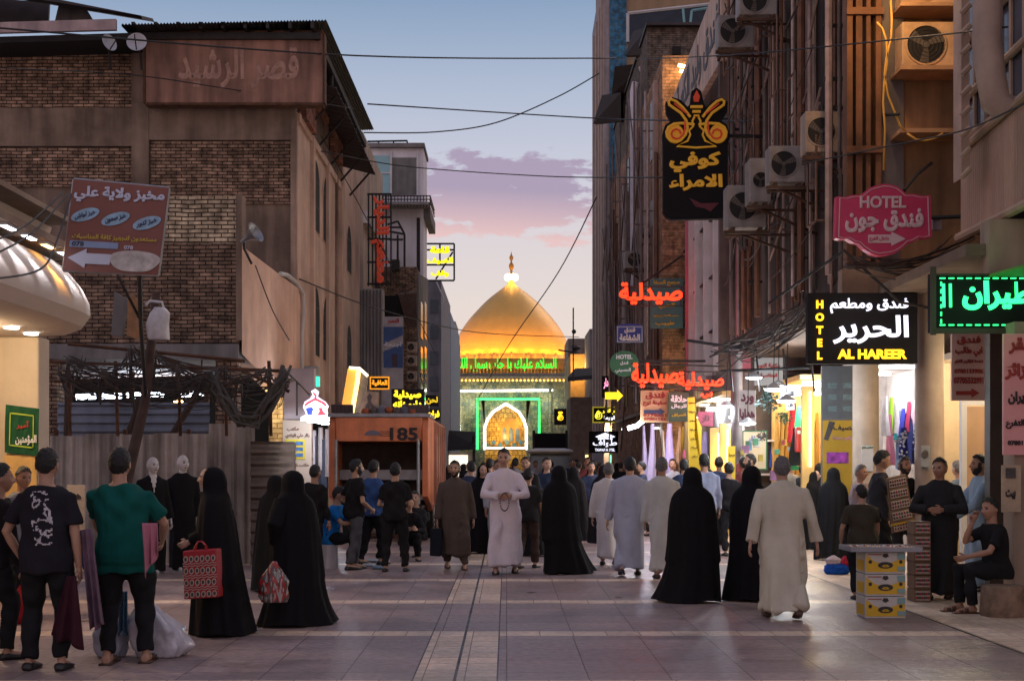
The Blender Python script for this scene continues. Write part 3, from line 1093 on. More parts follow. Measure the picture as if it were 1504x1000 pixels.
TEAL = M('teal_glass', (.22, .44, .50), .3, var=.15, vs=.6, spec=.7)
BLACKW = M('black_rubber', (.012, .012, .014), .6, var=0)
WHITEL = M('white_lettering', (.72, .72, .74), .6, var=0)
def corrugated(mb, o, u, v, w, h, amp, wl, d=.004):
 """A corrugated sheet: waves along u, length w; ribs run along v, length h."""
 o, u, v = Vector(o), Vector(u).normalized(), Vector(v).normalized()
 nn = u.cross(v)
 n = int(w / wl * 4)
 a = []
 for i in range(n + 1):
  t = w * i / n
  a.append(o + u * t + nn * amp * (1 if i % 4 in (0, 1) else -1))
 top = [p + v * h for p in a]
 k = len(a)
 fs = [(i, i + 1, k + i + 1, k + i) for i in range(k - 1)]
 bk = [p + nn * d for p in a] + [p + nn * d for p in top]
 mb.add(a + top, fs)
 mb.add(bk, [tuple(reversed(q)) for q in fs])
# ---------------------------------------------------------------- ground
def paving():
 m = bpy.data.materials.new('stone_paving')
 m.use_nodes = True
 nt = m.node_tree
 N, L = nt.nodes, nt.links
 p = N['Principled BSDF']
 p.inputs['Specular IOR Level'].default_value = .35
 tc = N.new('ShaderNodeTexCoord')
 sep = N.new('ShaderNodeSeparateXYZ')
 L.new(tc.outputs['Object'], sep.inputs[0])
 def m_(op, a, b=0., c=None):
  n = N.new('ShaderNodeMath')
  n.operation = op
  for i, x in enumerate((a, b, c)):
   if x is None:
    continue
   if isinstance(x, (int, float)):
    n.inputs[i].default_value = x
   else:
    L.new(x, n.inputs[i])
  return n.outputs[0]
 def mix(f, a, b, bt='MIX'):
  n = N.new('ShaderNodeMix')
  n.data_type, n.blend_type = 'RGBA', bt
  for s, x in ((n.inputs[0], f), (n.inputs[6], a), (n.inputs[7], b)):
   if isinstance(x, (int, float)):
    s.default_value = x
   elif isinstance(x, tuple):
    s.default_value = x + (1,)
   else:
    L.new(x, s)
  return n.outputs[2]
 X, Y = sep.outputs[0], sep.outputs[1]
 # cross bands every 3.1 m
 yb = m_('MODULO', m_('ADD', Y, 100 * 3.1 - 10.28), 3.1)
 band = m_('LESS_THAN', yb, .36)
 bay = m_('MODULO', m_('FLOOR', m_('DIVIDE', m_('ADD', Y, 100 * 3.1 - 10.28), 3.1)), 2)
 strip = m_('MULTIPLY', m_('GREATER_THAN', X, -.705), m_('LESS_THAN', X, -.07))
 alt = m_('LESS_THAN', bay, .5)
 strip_on = m_('MULTIPLY', strip, alt)
 side = m_('GREATER_THAN', X, 4.40)
 cream = m_('MAXIMUM', m_('MAXIMUM', band, strip_on), side)
 def brick(w, h, ms, off=.5):
  cb = N.new('ShaderNodeCombineXYZ')
  return cb
 vec = N.new('ShaderNodeCombineXYZ')
 L.new(X, vec.inputs[0])
 L.new(Y, vec.inputs[1])
 b1 = N.new('ShaderNodeTexBrick')
 b1.offset = 0
 L.new(vec.outputs[0], b1.inputs['Vector'])
 b1.inputs['Scale'].default_value = 1
 b1.inputs['Brick Width'].default_value, b1.inputs['Row Height'].default_value = .62, .69
 b1.inputs['Mortar Size'].default_value = .006
 b1.inputs['Mortar Smooth'].default_value = .3
 b1.inputs['Color1'].default_value = (1, 1, 1, 1)
 b1.inputs['Color2'].default_value = (.78, .78, .80, 1)
 b1.inputs['Mortar'].default_value = (.35, .33, .33, 1)
 b2 = N.new('ShaderNodeTexBrick')
 b2.offset = 0
 L.new(vec.outputs[0], b2.inputs['Vector'])
 b2.inputs['Scale'].default_value = 1
 b2.inputs['Brick Width'].default_value, b2.inputs['Row Height'].default_value = .317, .36
 b2.inputs['Mortar Size'].default_value = .005
 b2.inputs['Color1'].default_value = (1, 1, 1, 1)
 b2.inputs['Color2'].default_value = (.80, .78, .76, 1)
 b2.inputs['Mortar'].default_value = (.3, .27, .25, 1)
 n1 = N.new('ShaderNodeTexNoise')
 n1.inputs['Scale'].default_value, n1.inputs['Detail'].default_value = .8, 8
 n1.inputs['Roughness'].default_value = .65
 L.new(tc.outputs['Object'], n1.inputs['Vector'])
 n2 = N.new('ShaderNodeTexNoise')
 n2.inputs['Scale'].default_value, n2.inputs['Detail'].default_value = 14, 5
 L.new(tc.outputs['Object'], n2.inputs['Vector'])
 mr = N.new('ShaderNodeMapRange')
 mr.inputs[1].default_value, mr.inputs[2].default_value, mr.inputs[3].default_value, mr.inputs[4].default_value = .3, .7, .68, 1.3
 L.new(n1.outputs['Fac'], mr.inputs[0])
 mr2 = N.new('ShaderNodeMapRange')
 mr2.inputs[1].default_value, mr2.inputs[2].default_value, mr2.inputs[3].default_value, mr2.inputs[4].default_value = .3, .7, .8, 1.2
 L.new(n2.outputs['Fac'], mr2.inputs[0])
 pink = mix(1.0, (.345, .25, .235), b1.outputs['Color'], 'MULTIPLY')
 crm = mix(1.0, (.76, .575, .44), b2.outputs['Color'], 'MULTIPLY')
 col = mix(cream, pink, crm)
 # dark grooves: drain slot along the strip and the kerb line on the right
 gr = m_('MAXIMUM', m_('LESS_THAN', m_('ABSOLUTE', m_('ADD', X, .39)), .012), m_('LESS_THAN', m_('ABSOLUTE', m_('SUBTRACT', X, 4.40)), .02))
 gr = m_('MAXIMUM', gr, m_('LESS_THAN', m_('ABSOLUTE', m_('ADD', X, .07)), .006))
 gr = m_('MAXIMUM', gr, m_('LESS_THAN', m_('ABSOLUTE', m_('ADD', X, .705)), .006))
 col = mix(gr, col, (.03, .025, .025))
 n6 = N.new('ShaderNodeTexNoise')
 n6.inputs['Scale'].default_value, n6.inputs['Detail'].default_value, n6.inputs['Roughness'].default_value = 1.7, 9, .75
 L.new(tc.outputs['Object'], n6.inputs['Vector'])
 st = N.new('ShaderNodeMapRange')
 st.inputs[1].default_value, st.inputs[2].default_value, st.inputs[3].default_value, st.inputs[4].default_value = .60, .70, 0, .55
 L.new(n6.outputs['Fac'], st.inputs[0])
 col = mix(st.outputs[0], col, (.09, .065, .06))
 sc = N.new('ShaderNodeVectorMath')
 sc.operation = 'SCALE'
 L.new(col, sc.inputs[0])
 L.new(m_('MULTIPLY', mr.outputs[0], mr2.outputs[0]), sc.inputs['Scale'])
 L.new(sc.outputs[0], p.inputs['Base Color'])
 # worn polish: smoother where feet pass
 rr = N.new('ShaderNodeMapRange')
 rr.inputs[1].default_value, rr.inputs[2].default_value, rr.inputs[3].default_value, rr.inputs[4].default_value = .35, .65, .30, .58
 L.new(n1.outputs['Fac'], rr.inputs[0])
 L.new(rr.outputs[0], p.inputs['Roughness'])
 mpv = N.new('ShaderNodeMapping')
 mpv.inputs['Scale'].default_value = (7, 10, 7)
 L.new(tc.outputs['Object'], mpv.inputs[0])
 n3 = N.new('ShaderNodeTexNoise')
 n3.inputs['Scale'].default_value, n3.inputs['Detail'].default_value = 2.2, 5
 L.new(mpv.outputs[0], n3.inputs['Vector'])
 bp = N.new('ShaderNodeBump')
 bp.inputs['Strength'].default_value, bp.inputs['Distance'].default_value = .5, .02
 hsum = m_('ADD', n3.outputs['Fac'], m_('MULTIPLY', m_('ADD', b1.outputs['Fac'], gr), -.6))
 L.new(hsum, bp.inputs['Height'])
 L.new(bp.outputs[0], p.inputs['Normal'])
 return m
g = MB()
nx, ny = 60, 80
g.add([(-70, -8, 0), (70, -8, 0), (70, 420, 0), (-70, 420, 0)], [(0, 1, 2, 3)])
go = g.build('ground', paving())
go['kind'] = 'structure'
_off = go.location.copy()
me_ = go.data
for v_ in me_.vertices:                      # pattern is keyed to world metres
 v_.co += _off
go.location = (0, 0, 0)
g = MB()
g.add([(-900, -20, -.02), (900, -20, -.02), (900, 2500, -.02), (-900, 2500, -.02)], [(0, 1, 2, 3)])
tag(g.build('terrain', M('dusty_earth', (.20, .15, .11), .95, var=.3, vs=.05)), None, kind='structure')
# ---------------------------------------------------------------- left: tall brown building with the rust-stained board
b1 = thing('apartment_building', 'tall brown brick building with corrugated iron roof and big rusty board', 'building', (-9, 40, 0))
Y0 = 36.0
X0 = ax(435, Y0)
zz = lambda py: az_(py, Y0)
w = MB()
w.box(-16, X0, Y0, 45, 0, zz(92))
w.box(-16, X0 - .28, 45.001, 54, 0, zz(150))
w.build('wall', CONC2, b1)
w = MB()
STW = M('street_plaster_lit', (.58, .41, .31), .92, var=.3, vs=.6, bump=.35, bs=12, streak=.10, spec=.2)  # paler copy of the brown plaster, warm sky light put into its colour
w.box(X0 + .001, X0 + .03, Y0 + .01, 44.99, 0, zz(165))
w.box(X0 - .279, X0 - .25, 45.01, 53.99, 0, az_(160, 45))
w.each('street_plaster_lit', STW, b1)
w = MB()                                        # brick infill panels, 6 cm proud of the frame wall
w.box(-16, ax(195, Y0), Y0 - .06, Y0 - .001, zz(162), zz(70))
w.box(ax(220, Y0), ax(436, Y0), Y0 - .06, Y0 - .001, zz(160), zz(85))
w.box(-16, ax(195, Y0), Y0 - .06, Y0 - .001, zz(275), zz(218))
w.box(ax(222, Y0), ax(428, Y0), Y0 - .06, Y0 - .001, zz(300), zz(209))
w.each('brick_panel', BRICKB, b1)
w = MB()
w.box(ax(195, Y0), ax(220, Y0), Y0 - .12, Y0 - .002, zz(330), zz(72))
w.box(ax(428, Y0), X0 + .01, Y0 - .14, Y0 - .002, 0, zz(150))
w.each('concrete_column', CONC, b1)
w = MB()
w.box(-16, ax(195, Y0) - .002, Y0 - .10, Y0 - .003, zz(216), zz(160))
w.box(ax(220, Y0) + .002, ax(428, Y0) - .002, Y0 - .10, Y0 - .003, zz(207), zz(158))
w.each('concrete_beam', CONC, b1)
# reddish brick pilasters at the top of the street side
w = MB()
w.box(X0 + .0315, X0 + .22, 36.3, 38.3, zz(168), zz(96))
w.box(X0 + .0315, X0 + .16, 39.6, 41.4, az_(165, 40), az_(100, 40))
w.box(X0 + .0315, X0 + .16, 42.6, 44.9, az_(225, 43), az_(120, 43))
w.each('brick_pilaster', BRICKR, b1)
w = MB()
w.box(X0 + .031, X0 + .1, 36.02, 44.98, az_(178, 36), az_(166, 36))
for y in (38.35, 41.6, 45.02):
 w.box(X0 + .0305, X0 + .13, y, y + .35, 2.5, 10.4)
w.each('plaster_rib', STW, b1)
def arched_slot(parent, X, y0, y1, z0, z1, fr=CONC, gl=GLASS, nx=1):
 """Narrow arched opening in a street face at X, looking along +nx."""
 r = (y1 - y0) / 2
 cy = (y0 + y1) / 2
 arc = [(cy + r * math.cos(t), z1 - r + r * math.sin(t)) for t in np.linspace(0, math.pi, 9)]
 poly = [(y0, z0), (y1, z0)] + arc
 f = MB()
 f.mi = 0
 f.prism(poly, (X + .012 * nx, 0, 0), (0, 1, 0), (0, 0, 1), (-.05 * nx, 0, 0))
 out = [(cy + (a - cy) * 1.16, z0 + (b - z0) * 1.04 - .03) for a, b in poly]
 n = len(poly)
 f.mi = 1
 ra = [Vector((X + .001 * nx, a, b)) for a, b in out]
 rb = [Vector((X + .018 * nx, a, b)) for a, b in out]
 rc = [Vector((X + .018 * nx, a, b)) for a, b in poly]
 rd = [Vector((X + .013 * nx, a, b)) for a, b in poly]
 f.loft([ra, rb, rc, rd], False, False)
 o = f.build('window', [DARK, fr], parent)
 c = MB()
 c.box(X + .0135 * nx, X + .016 * nx, cy - .02, cy + .02, z0, z1 - .02)
 for q in (.35, .7):
  c.box(X + .0132 * nx, X + .0165 * nx, y0 + .01, y1 - .01, z0 + (z1 - z0) * q, z0 + (z1 - z0) * q + .035)
 c.build('frame', DARKM, o)
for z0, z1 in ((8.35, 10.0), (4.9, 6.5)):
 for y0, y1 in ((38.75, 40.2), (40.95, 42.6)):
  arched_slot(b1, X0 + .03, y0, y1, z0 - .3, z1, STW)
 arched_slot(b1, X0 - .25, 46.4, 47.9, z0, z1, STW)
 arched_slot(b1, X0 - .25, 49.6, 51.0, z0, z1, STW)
# roof of corrugated iron on rafters, open underneath
r = MB()
P0, P1 = Vector((ax(178, 34.6), 34.6, az_(36, 34.6))), Vector((ax(480, 35), 35, az_(30, 35)))
n = 130
a = []
for i in range(n + 1):
 p = P0.lerp(P1, i / n)
 a.append(p + Vector((0, 0, .022 * (1 if i % 2 else -1))))
back = [Vector((p.x, 47.5, p.z + .25)) for p in a]
r.add(a + back, [(i, i + 1, n + 2 + i, n + 1 + i) for i in range(n)])
r.add([p - Vector((0, 0, .02)) for p in a + back], [(n + 1 + i, n + 2 + i, i + 1, i) for i in range(n)])
r.build('roof', M('dark_iron_sheet', (.05, .042, .045), .6, metal=.4, var=.3), b1)
r = MB()
for i in range(9):
 x = P0.x + (P1.x - P0.x) * (i + .3) / 9
 r.box(x, x + .08, 34.9, 47, P1.z - .22, P1.z - .07)
r.box(P0.x, P1.x - .2, 35.2, 35.32, P1.z - .4, P1.z - .235)
r.box(P1.x - .35, P1.x - .23, 35.3, 47.2, P1.z - .42, P1.z - .24)
for y in (35.6, 38.4, 41.4, 44.4, 46.8):
 r.tube([(P1.x - .3, y, zz(95)), (P1.x - .3, y, P1.z - .42)], .05, 6)
r.build('rafters', DARKM, b1)
# second lower eave along the street
r = MB()
ya, yb = 37.2, 48.5
X1 = X0 + .85
for i in range(40):
 q = ya + (yb - ya) * i / 40
 q2 = ya + (yb - ya) * (i + 1) / 40
 dz = .025 * (1 if i % 2 else -1)
 r.slab([(X0 - .3, q, 11.75 + dz), (X1, q, 11.45 + dz), (X1, q2, 11.45 - dz), (X0 - .3, q2, 11.75 - dz)], (0, 0, .02))
r.build('eave', MATS['dark_iron_sheet'], b1)
r = MB()
for y in (38, 40.2, 42.8, 45.3, 47.8):
 r.tube([(X0 + .05, y, 10.6), (X1 - .1, y, 11.4)], .035, 6)
r.each('bracket', DARKM, b1)
# junk and pipes on the front
for (pa, pb) in (((452, 240), (452, 560)), ((488, 260), (490, 560))):
 r = MB()
 yv = 38.4 if pa[0] < 470 else 44
 r.tube([(X0 + .08, yv, az_(pa[1], yv)), (X0 + .08, yv, 2.4)], .05, 8)
 r.build('drain_pipe', CONC, b1, smooth=True)
# lower left extension with pink fascia
w = MB()
w.slab([(-18, 34.6, az_(57, 34.6)), (ax(170, 34.6), 34.6, az_(44, 34.6)), (ax(170, 34.6), 34.6, az_(28, 34.6)), (-18, 34.6, az_(43, 34.6))], (0, .12, 0))
w.build('fascia', M('pale_pink_fascia', (.40, .30, .30), .7, var=.2, streak=.3), b1)
w = MB()
w.slab([(-18, 34.72, az_(62, 34.6)), (ax(205, 34.6), 34.72, az_(46, 34.6)), (ax(205, 34.6), 36, az_(46, 34.6)), (-18, 36, az_(62, 34.6))], (0, 0, -.15))
w.build('canopy', DARK, b1)
w = MB()
w.slab([(-18, 34.9, az_(-60, 35)), (ax(60, 35), 34.9, az_(-4, 35)), (ax(208, 35), 34.9, az_(25, 35)), (ax(208, 35), 35.1, az_(27, 35))], (0, 1.2, .3))
w.slab([(-18, 36.5, az_(50, 36)), (ax(70, 36.5), 36.5, az_(45, 36.5)), (ax(72, 36.5), 36.5, az_(5, 36.5)), (-18, 36.5, az_(-30, 36.5))], (0, .1, 0))
w.build('roof_shed', MATS['dark_iron_sheet'], b1)
w = MB()
w.slab([(ax(78, 36), 36, az_(42, 36)), (ax(140, 36), 36, az_(36, 36)), (ax(128, 36), 36, az_(16, 36)), (ax(86, 36), 36, az_(8, 36))], (0, .1, 0))
w.build('shed_panel', GREYP, b1)
rb = thing('billboard', 'large faded rust brown board high on the brown brick building', 'billboard', at(343, 152, 35.3))
w = MB()
w.box(ax(214, 35.3), ax(474, 35.3), 35.3, 35.62, az_(151, 35.3), az_(49, 35.3))
w.build('panel', M('rusty_board', (.30, .155, .11), .8, var=.38, vs=.7, streak=.5, bump=.2), rb)
text('قصر الرشيد', M('faded_lettering', (.36, .21, .16), .85, var=.4, vs=3), rb, (ax(350, 35.3), 35.297, az_(100, 35.3)), w=3.0, h=1.05, depth=.02)
w = MB()
for z in (az_(151, 35.3) - .06, az_(49, 35.3)):
 w.box(ax(213, 35.3), ax(475, 35.3), 35.28, 35.65, z, z + .06)
for x in (ax(213, 35.3) - .05, ax(474, 35.3)):
 w.box(x, x + .05, 35.28, 35.65, az_(151, 35.3), az_(49, 35.3))
w.build('frame', RUSTM, rb)
def dish(px, py, Y, r, tilt, label):
 t = thing('satellite_dish', label, 'satellite dish', at(px, py, Y), 'satellite dishes on the brown building')
 mb = MB()
 prof = [(.02, 0), (r * .5, .03), (r, .12), (r, .135), (r * .5, .05), (.02, .02)]
 mb.lathe(prof, (0, 0, 0), 20)
 Rm = Matrix.Rotation(R(tilt), 3, 'Z') @ Matrix.Rotation(R(75), 3, 'X')
 mb.v = [tuple(Rm @ Vector(v)) for v in mb.v]
 mb.build('reflector', M('dish_grey', (.42, .42, .45), .5, var=.15), t, True, True)
 mb = MB()
 mb.tube([(0, .02, 0), (0, .25, -.1), (0, .4, -.5)], .03, 6)
 mb.tube([Rm @ Vector((0, -r * .8, .1)), Rm @ Vector((0, 0, .45))], .015, 6)
 mb.build('arm', DARKM, t, local=True)
dish(156, 66, 34.3, .21, 55, 'oval satellite dish turned side on beside the pink fascia')
dish(202, 66, 34.3, .24, 5, 'round satellite dish facing the street beside the rusty board')
# ---------------------------------------------------------------- left: unfinished brick building with open ground floor
b2 = thing('brick_building', 'low unfinished brick building with cream top courses and salmon side wall', 'building', (-7, 30, 0))
Y2 = 27.0
X2 = ax(352, Y2)
z2 = lambda py: az_(py, Y2)
w = MB()
w.box(-14, X2, Y2, Y2 + .3, z2(505), z2(357))
w.build('wall', BRICKD, b2)
w = MB()
w.box(ax(238, Y2), X2 - .02, Y2 + .02, Y2 + .28, z2(356.5), z2(288))
w.build('cream_courses', BRICKC, b2)
w = MB()
w.box(X2 - .06, X2 + .05, Y2 - .05, Y2 + .35, z2(500), z2(286))
w.build('edge_strip', CONC, b2)
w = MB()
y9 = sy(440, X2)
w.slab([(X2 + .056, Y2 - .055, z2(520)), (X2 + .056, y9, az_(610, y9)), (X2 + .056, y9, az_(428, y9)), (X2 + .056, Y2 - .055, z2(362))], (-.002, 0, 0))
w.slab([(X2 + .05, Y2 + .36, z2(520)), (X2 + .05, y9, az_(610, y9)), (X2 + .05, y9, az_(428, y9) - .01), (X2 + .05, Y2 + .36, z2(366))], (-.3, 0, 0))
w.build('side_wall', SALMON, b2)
w = MB()
w.box(-14, X2, Y2 - .15, Y2 + 8, z2(528), z2(506))
w.build('floor_slab', GREYP, b2)
w = MB()
w.box(ax(57, Y2), ax(86, Y2), Y2 - .1, Y2 + .4, 0, z2(502))
w.build('brick_pier', BRICKD, b2)
w = MB()
w.box(ax(318, Y2), ax(350, Y2), Y2 - .1, Y2 + .3, 0, z2(505))
w.build('pier', BRICKB, b2)
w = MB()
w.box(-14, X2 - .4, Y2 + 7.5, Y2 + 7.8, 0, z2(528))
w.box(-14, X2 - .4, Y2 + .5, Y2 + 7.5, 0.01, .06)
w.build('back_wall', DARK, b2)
w = MB()
for i in range(7):
 x = ax(90 + i * 34, Y2) + random.uniform(-.1, .1)
 w.tube([(x, Y2 + .1, z2(506)), (x + random.uniform(-.05, .05), Y2 + .1, z2(545 + random.uniform(-10, 20)))], .015, 5)
w.each('rebar', RUSTM, b2)
w = MB()
w.box(ax(110, Y2 + 4), ax(330, Y2 + 4), Y2 + 4, Y2 + 4.05, az_(556, Y2 + 4), az_(532, Y2 + 4))
w.build('lit_strip', M('pale_lintel', (.5, .42, .40), .8), b2)
t = thing('light_fitting', 'row of white tube lights glowing behind the sheet metal hoarding', 'lights', at(220, 580, 31))
for i, (a, b_) in enumerate(((112, 140), (150, 178), (186, 206), (214, 240), (262, 306))):
 w = MB()
 w.tube([at(a, 583 - i, 31), at(b_, 582 - i, 31)], .06, 8)
 w.build('tube', GLOW('cool_tube', (.75, .85, 1), 9), t)
lamp('lamp', at(210, 575, 30.5), 90, (.8, .88, 1), .3, parent=t)
t = thing('light_fitting', 'small warm lamp glowing behind the sheet metal hoarding', 'lights', at(262, 590, 30))
w = MB()
w.ell(at(262, 590, 30), (.10, .05, .05))
w.build('bulb', GLOW('warm_bulb', (1, .55, .2), 12), t)
# hoardings
h1 = thing('hoarding', 'tall grey brown ribbed sheet metal hoarding behind the mannequins', 'fence', (ax(190, 23), 23, 0))
w = MB()
for i, (a, b_, tp) in enumerate(((74, 126, 640), (126, 176, 637), (176, 226, 638), (226, 270, 636), (270, 306, 637), (306, 340, 622), (340, 372, 618))):
 corrugated(w, (ax(a, 23), 23 + (i % 2) * .05, 0), (1, 0, 0), (0, 0, 1), ax(b_, 23) - ax(a, 23) + .03, az_(tp, 23), .022, .16)
w.build('sheet', GALV, h1)
w = MB()
for a in (76, 178, 272, 340):
 w.box(ax(a, 23), ax(a, 23) + .06, 23.1, 23.16, 0, az_(630, 23))
w.box(ax(74, 23), ax(372, 23), 23.17, 23.22, .5, .56)
w.each('post', RUSTM, h1)
h2 = thing('hoarding', 'blue grey horizontal sheet metal panel above the ribbed hoarding', 'fence', (ax(200, 24), 24, 1.6))
w = MB()
corrugated(w, (ax(85, 24), 24, az_(640, 24)), (0, 0, 1), (1, 0, 0), az_(591, 24) - az_(640, 24), ax(308, 24) - ax(85, 24), .02, .145)
w.build('sheet', BLUEM, h2)
w = MB()
for a in (98, 190, 300):
 w.box(ax(a, 24.1), ax(a, 24.1) + .08, 24.06, 24.14, 0, az_(545, 24.1))
w.each('post', RUSTM, h2)
h3 = thing('hoarding', 'rounded corner of brown horizontally ribbed sheet metal', 'fence', (ax(395, 22), 22, 0))
w = MB()
rows = []
nz = 44
for i in range(nz + 1):
 z = .05 + (az_(648, 22) - .05) * i / nz
 d = .02 * (1 if i % 4 in (0, 1) else -1)
 ring = []
 for q in range(12):
  tt = q / 11
  x = ax(368, 22) + (ax(421, 22) - ax(368, 22)) * math.sin(tt * math.pi / 2)
  y = 22 + .95 * (1 - math.cos(tt * math.pi / 2))
  ring.append((x, y - d, z))
 rows.append(ring)
w.loft(rows, False, False, False)
w.build('sheet', M('brown_sheet', (.15, .115, .10), .55, metal=.35, var=.3, streak=.4), h3, True, ang=25)
# ---------------------------------------------------------------- left foreground: shop with a white bulging canopy
b3 = thing('shop', 'cream shop front at far left under a bulging white lit canopy', 'shop', (-7, 16, 0))
XC = ax(150, 17.0)                                # street edge of the canopy
zb, zt = az_(495, 17), az_(402, 17)
w = MB()
prof = [(-.55, 0), (-.22, .02), (-.07, .09), (0, .22), (-.01, .36), (-.07, .52), (-.17, .69), (-.27, .82)]
rings = []
for y, tp in ((9.5, 1), (15.6, 1), (16.3, .98), (16.75, .92), (17.0, .8)):
 ring = [(XC + a * 1.3 - (1 - tp) * .8, y, zb + b) for a, b in prof]
 ring = [(-9.5, y, zb)] + ring + [(XC - .6 - (1 - tp) * .8, y, zb + .822), (XC - .6, y, zt + .55), (-9.5, y, zt + .55)]
 rings.append(ring)
w.loft(rings)
canopy = w.build('canopy', M('canopy_white', (.54, .45, .38), .85, var=.06, vs=1), b3, True, ang=30)
w = MB()
w.box(-9.5, XC - .30, 9.4, 16.9, zt + .56, zt + .62)
w.box(XC - 1.2, XC - .12, 9.4, 16.9, zb + .90, zb + .98)
w.build('light_hood', M('hood_brown', (.26, .19, .14), .7, var=.2), b3)
for i, px in enumerate((-60, -25, 12, 42, 70, 94, 116, 138)):
 y = sy(px, XC - .2)
 warm = px == 70
 f = MB()
 f.box(XC - .24, XC - .15, y - .17, y + .17, zb + .87, zb + .899)
 f.mi = 1
 f.box(XC - .225, XC - .165, y - .15, y + .15, zb + .862, zb + .869)
 d = f.build('downlight', [WHITEP, GLOW('warm_led', (1, .5, .12), 14) if warm else GLOW('cool_led', (.85, .88, 1), 14)], b3)
 lamp('spot', (XC - .10, y, zb + .85), 20 if not warm else 30, (1, .48, .1) if warm else (.82, .86, 1), .02, 'SPOT', (R(0), R(-6), 0), 62, parent=d)
for i, (px, py) in enumerate(((-20, 474), (17, 480), (46, 489))):
 y = (zb - EYE) * FP / (VY - py)
 f = MB()
 f.lathe([(.08, 0), (.08, -.02), (.0, -.02)], (ax(px, y), y, zb - .001), 14)
 f.build('ceiling_light', GLOW('soffit_led', (1, .93, .85), 8), b3)
lamp('soffit_lamp', (-6.0, 15.2, zb - .15), 95, (1, .75, .45), .2, parent=b3)
w = MB()
w.box(ax(-60, 16.9), ax(57, 16.9), 16.9, 17.3, 0, zb - .003)
w.build('pier', CREAMW, b3, bevel=.02)
w = MB()
w.box(ax(8, 16.9), ax(55, 16.9), 16.86, 16.897, 0.3, az_(668, 16.9))
w.build('shutter_door', M('ochre_door', (.50, .30, .10), .6, var=.3), b3)
w = MB()
w.box(-9.5, ax(-62, 16.9), 9.6, 17.3, 0, zb - .003)
w.build('side_wall', CREAMW, b3)
t = thing('banner', 'green cloth banner with calligraphy on the cream pier', 'banner', at(33, 668, 16.8))
w = MB()
n = 14
q0, q1, q2, q3 = Vector(at(9, 594, 16.84)), Vector(at(58, 600, 16.84)), Vector(at(57, 670, 16.84)), Vector(at(7, 664, 16.84))
gr = [[(q0.lerp(q1, i / n)).lerp(q3.lerp(q2, i / n), j / n) + Vector((0, -.012 - .010 * math.sin(i * 1.3 + j * .3), 0)) for i in range(n + 1)] for j in range(n + 1)]
w.loft(gr, False, False, False)
w.build('cloth', cloth('banner_green', (.012, .065, .03), .2), t, True)
w = MB()
for a, b_ in ((.14, .17), (.83, .86)):
 w.slab([q0.lerp(q1, a) .lerp(q3.lerp(q2, a), .15) + Vector((0, -.03, 0)), q0.lerp(q1, b_).lerp(q3.lerp(q2, b_), .15) + Vector((0, -.03, 0)), q0.lerp(q1, b_).lerp(q3.lerp(q2, b_), .85) + Vector((0, -.03, 0)), q0.lerp(q1, a).lerp(q3.lerp(q2, a), .85) + Vector((0, -.03, 0))], (0, .004, 0))
for a, b_ in ((.15, .18), (.82, .85)):
 l, r_ = q0.lerp(q3, a), q1.lerp(q2, a)
 l2, r2 = q0.lerp(q3, b_), q1.lerp(q2, b_)
 w.slab([l.lerp(r_, .14) + Vector((0, -.03, 0)), l.lerp(r_, .86) + Vector((0, -.03, 0)), l2.lerp(r2, .86) + Vector((0, -.03, 0)), l2.lerp(r2, .14) + Vector((0, -.03, 0))], (0, .004, 0))
w.build('border', M('banner_lime', (.30, .42, .04), .8, var=.1), t)
text('المؤمنين', WHITEL, t, at(38, 646, 16.80), w=.25, h=.12, depth=.006)
text('أمير', M('banner_red', (.35, .03, .03), .8), t, at(34, 624, 16.80), w=.16, h=.10, depth=.006)
# ---------------------------------------------------------------- bakery sign on its post, electricity pole and tangle
t = thing('shop_sign', 'maroon tilted bakery sign with white arrow and loaf print', 'sign', at(170, 400, 15.4))
c = [Vector(at(x, y, 15.4)) for x, y in ((92, 397), (232, 404), (248, 276), (108, 263))]
w = MB()
w.slab(c, (0, .06, 0))
w.build('panel', M('sign_maroon', (.19, .065, .05), .5, var=.12), t)
w = MB()
for i in range(4):
 a, b_ = c[i], c[(i + 1) % 4]
 w.tube([a + Vector((0, .02, 0)), b_ + Vector((0, .02, 0))], .018, 6)
w.build('frame', GREYM, t)
su = (c[1] - c[0]).normalized()
sv = Vector((0, 0, 1))
sv = (c[3] - c[0]).normalized()
def sp(a, b, d=-.006): return c[0].lerp(c[1], a).lerp(c[3].lerp(c[2], a), b) + Vector((0, d, 0))
SBW = M('sign_blue_white', (.50, .53, .66), .6, var=.05)
text('مخبز ولاية علي', SBW, t, sp(.5, .86, -.012), w=.98, h=.18, u=su, v=sv, bold=.05, depth=.02)
for i, (a, s_) in enumerate(((.17, 'خبز لواش'), (.49, 'خبز صمون'), (.82, 'خبز تنور'))):
 w = MB()
 m_ = sp(a, .60 + .02 * (1 - i))
 U2 = (su + sv * .3).normalized()
 V2 = U2.cross(Vector((0, -1, 0))) * -1
 w.prism([(.158 * math.cos(q), .066 * math.sin(q)) for q in np.linspace(0, 2 * np.pi, 24, endpoint=False)], m_, U2, Vector((0, 0, 1)), (0, -.008, 0))
 w.build('oval', M('sign_light_blue', (.25, .40, .55), .6, var=.3, vs=6), t)
 text(s_, M('sign_navy', (.03, .04, .10), .6), t, m_ + Vector((0, -.014, 0)), w=.23, h=.066, u=U2, depth=.006)
text('مستعدون لتجهيز كافة المناسبات', M('sign_yellow', (.55, .42, .08), .6), t, sp(.5, .385, -.010), w=.92, h=.066, u=su, v=sv, depth=.01)
w = MB()
w.slab([sp(.04, .26), sp(.55, .265), sp(.55, .335), sp(.04, .33)], (0, -.006, 0))
w.build('number_strip', M('sign_blue_strip', (.22, .30, .48), .6, var=.1), t)
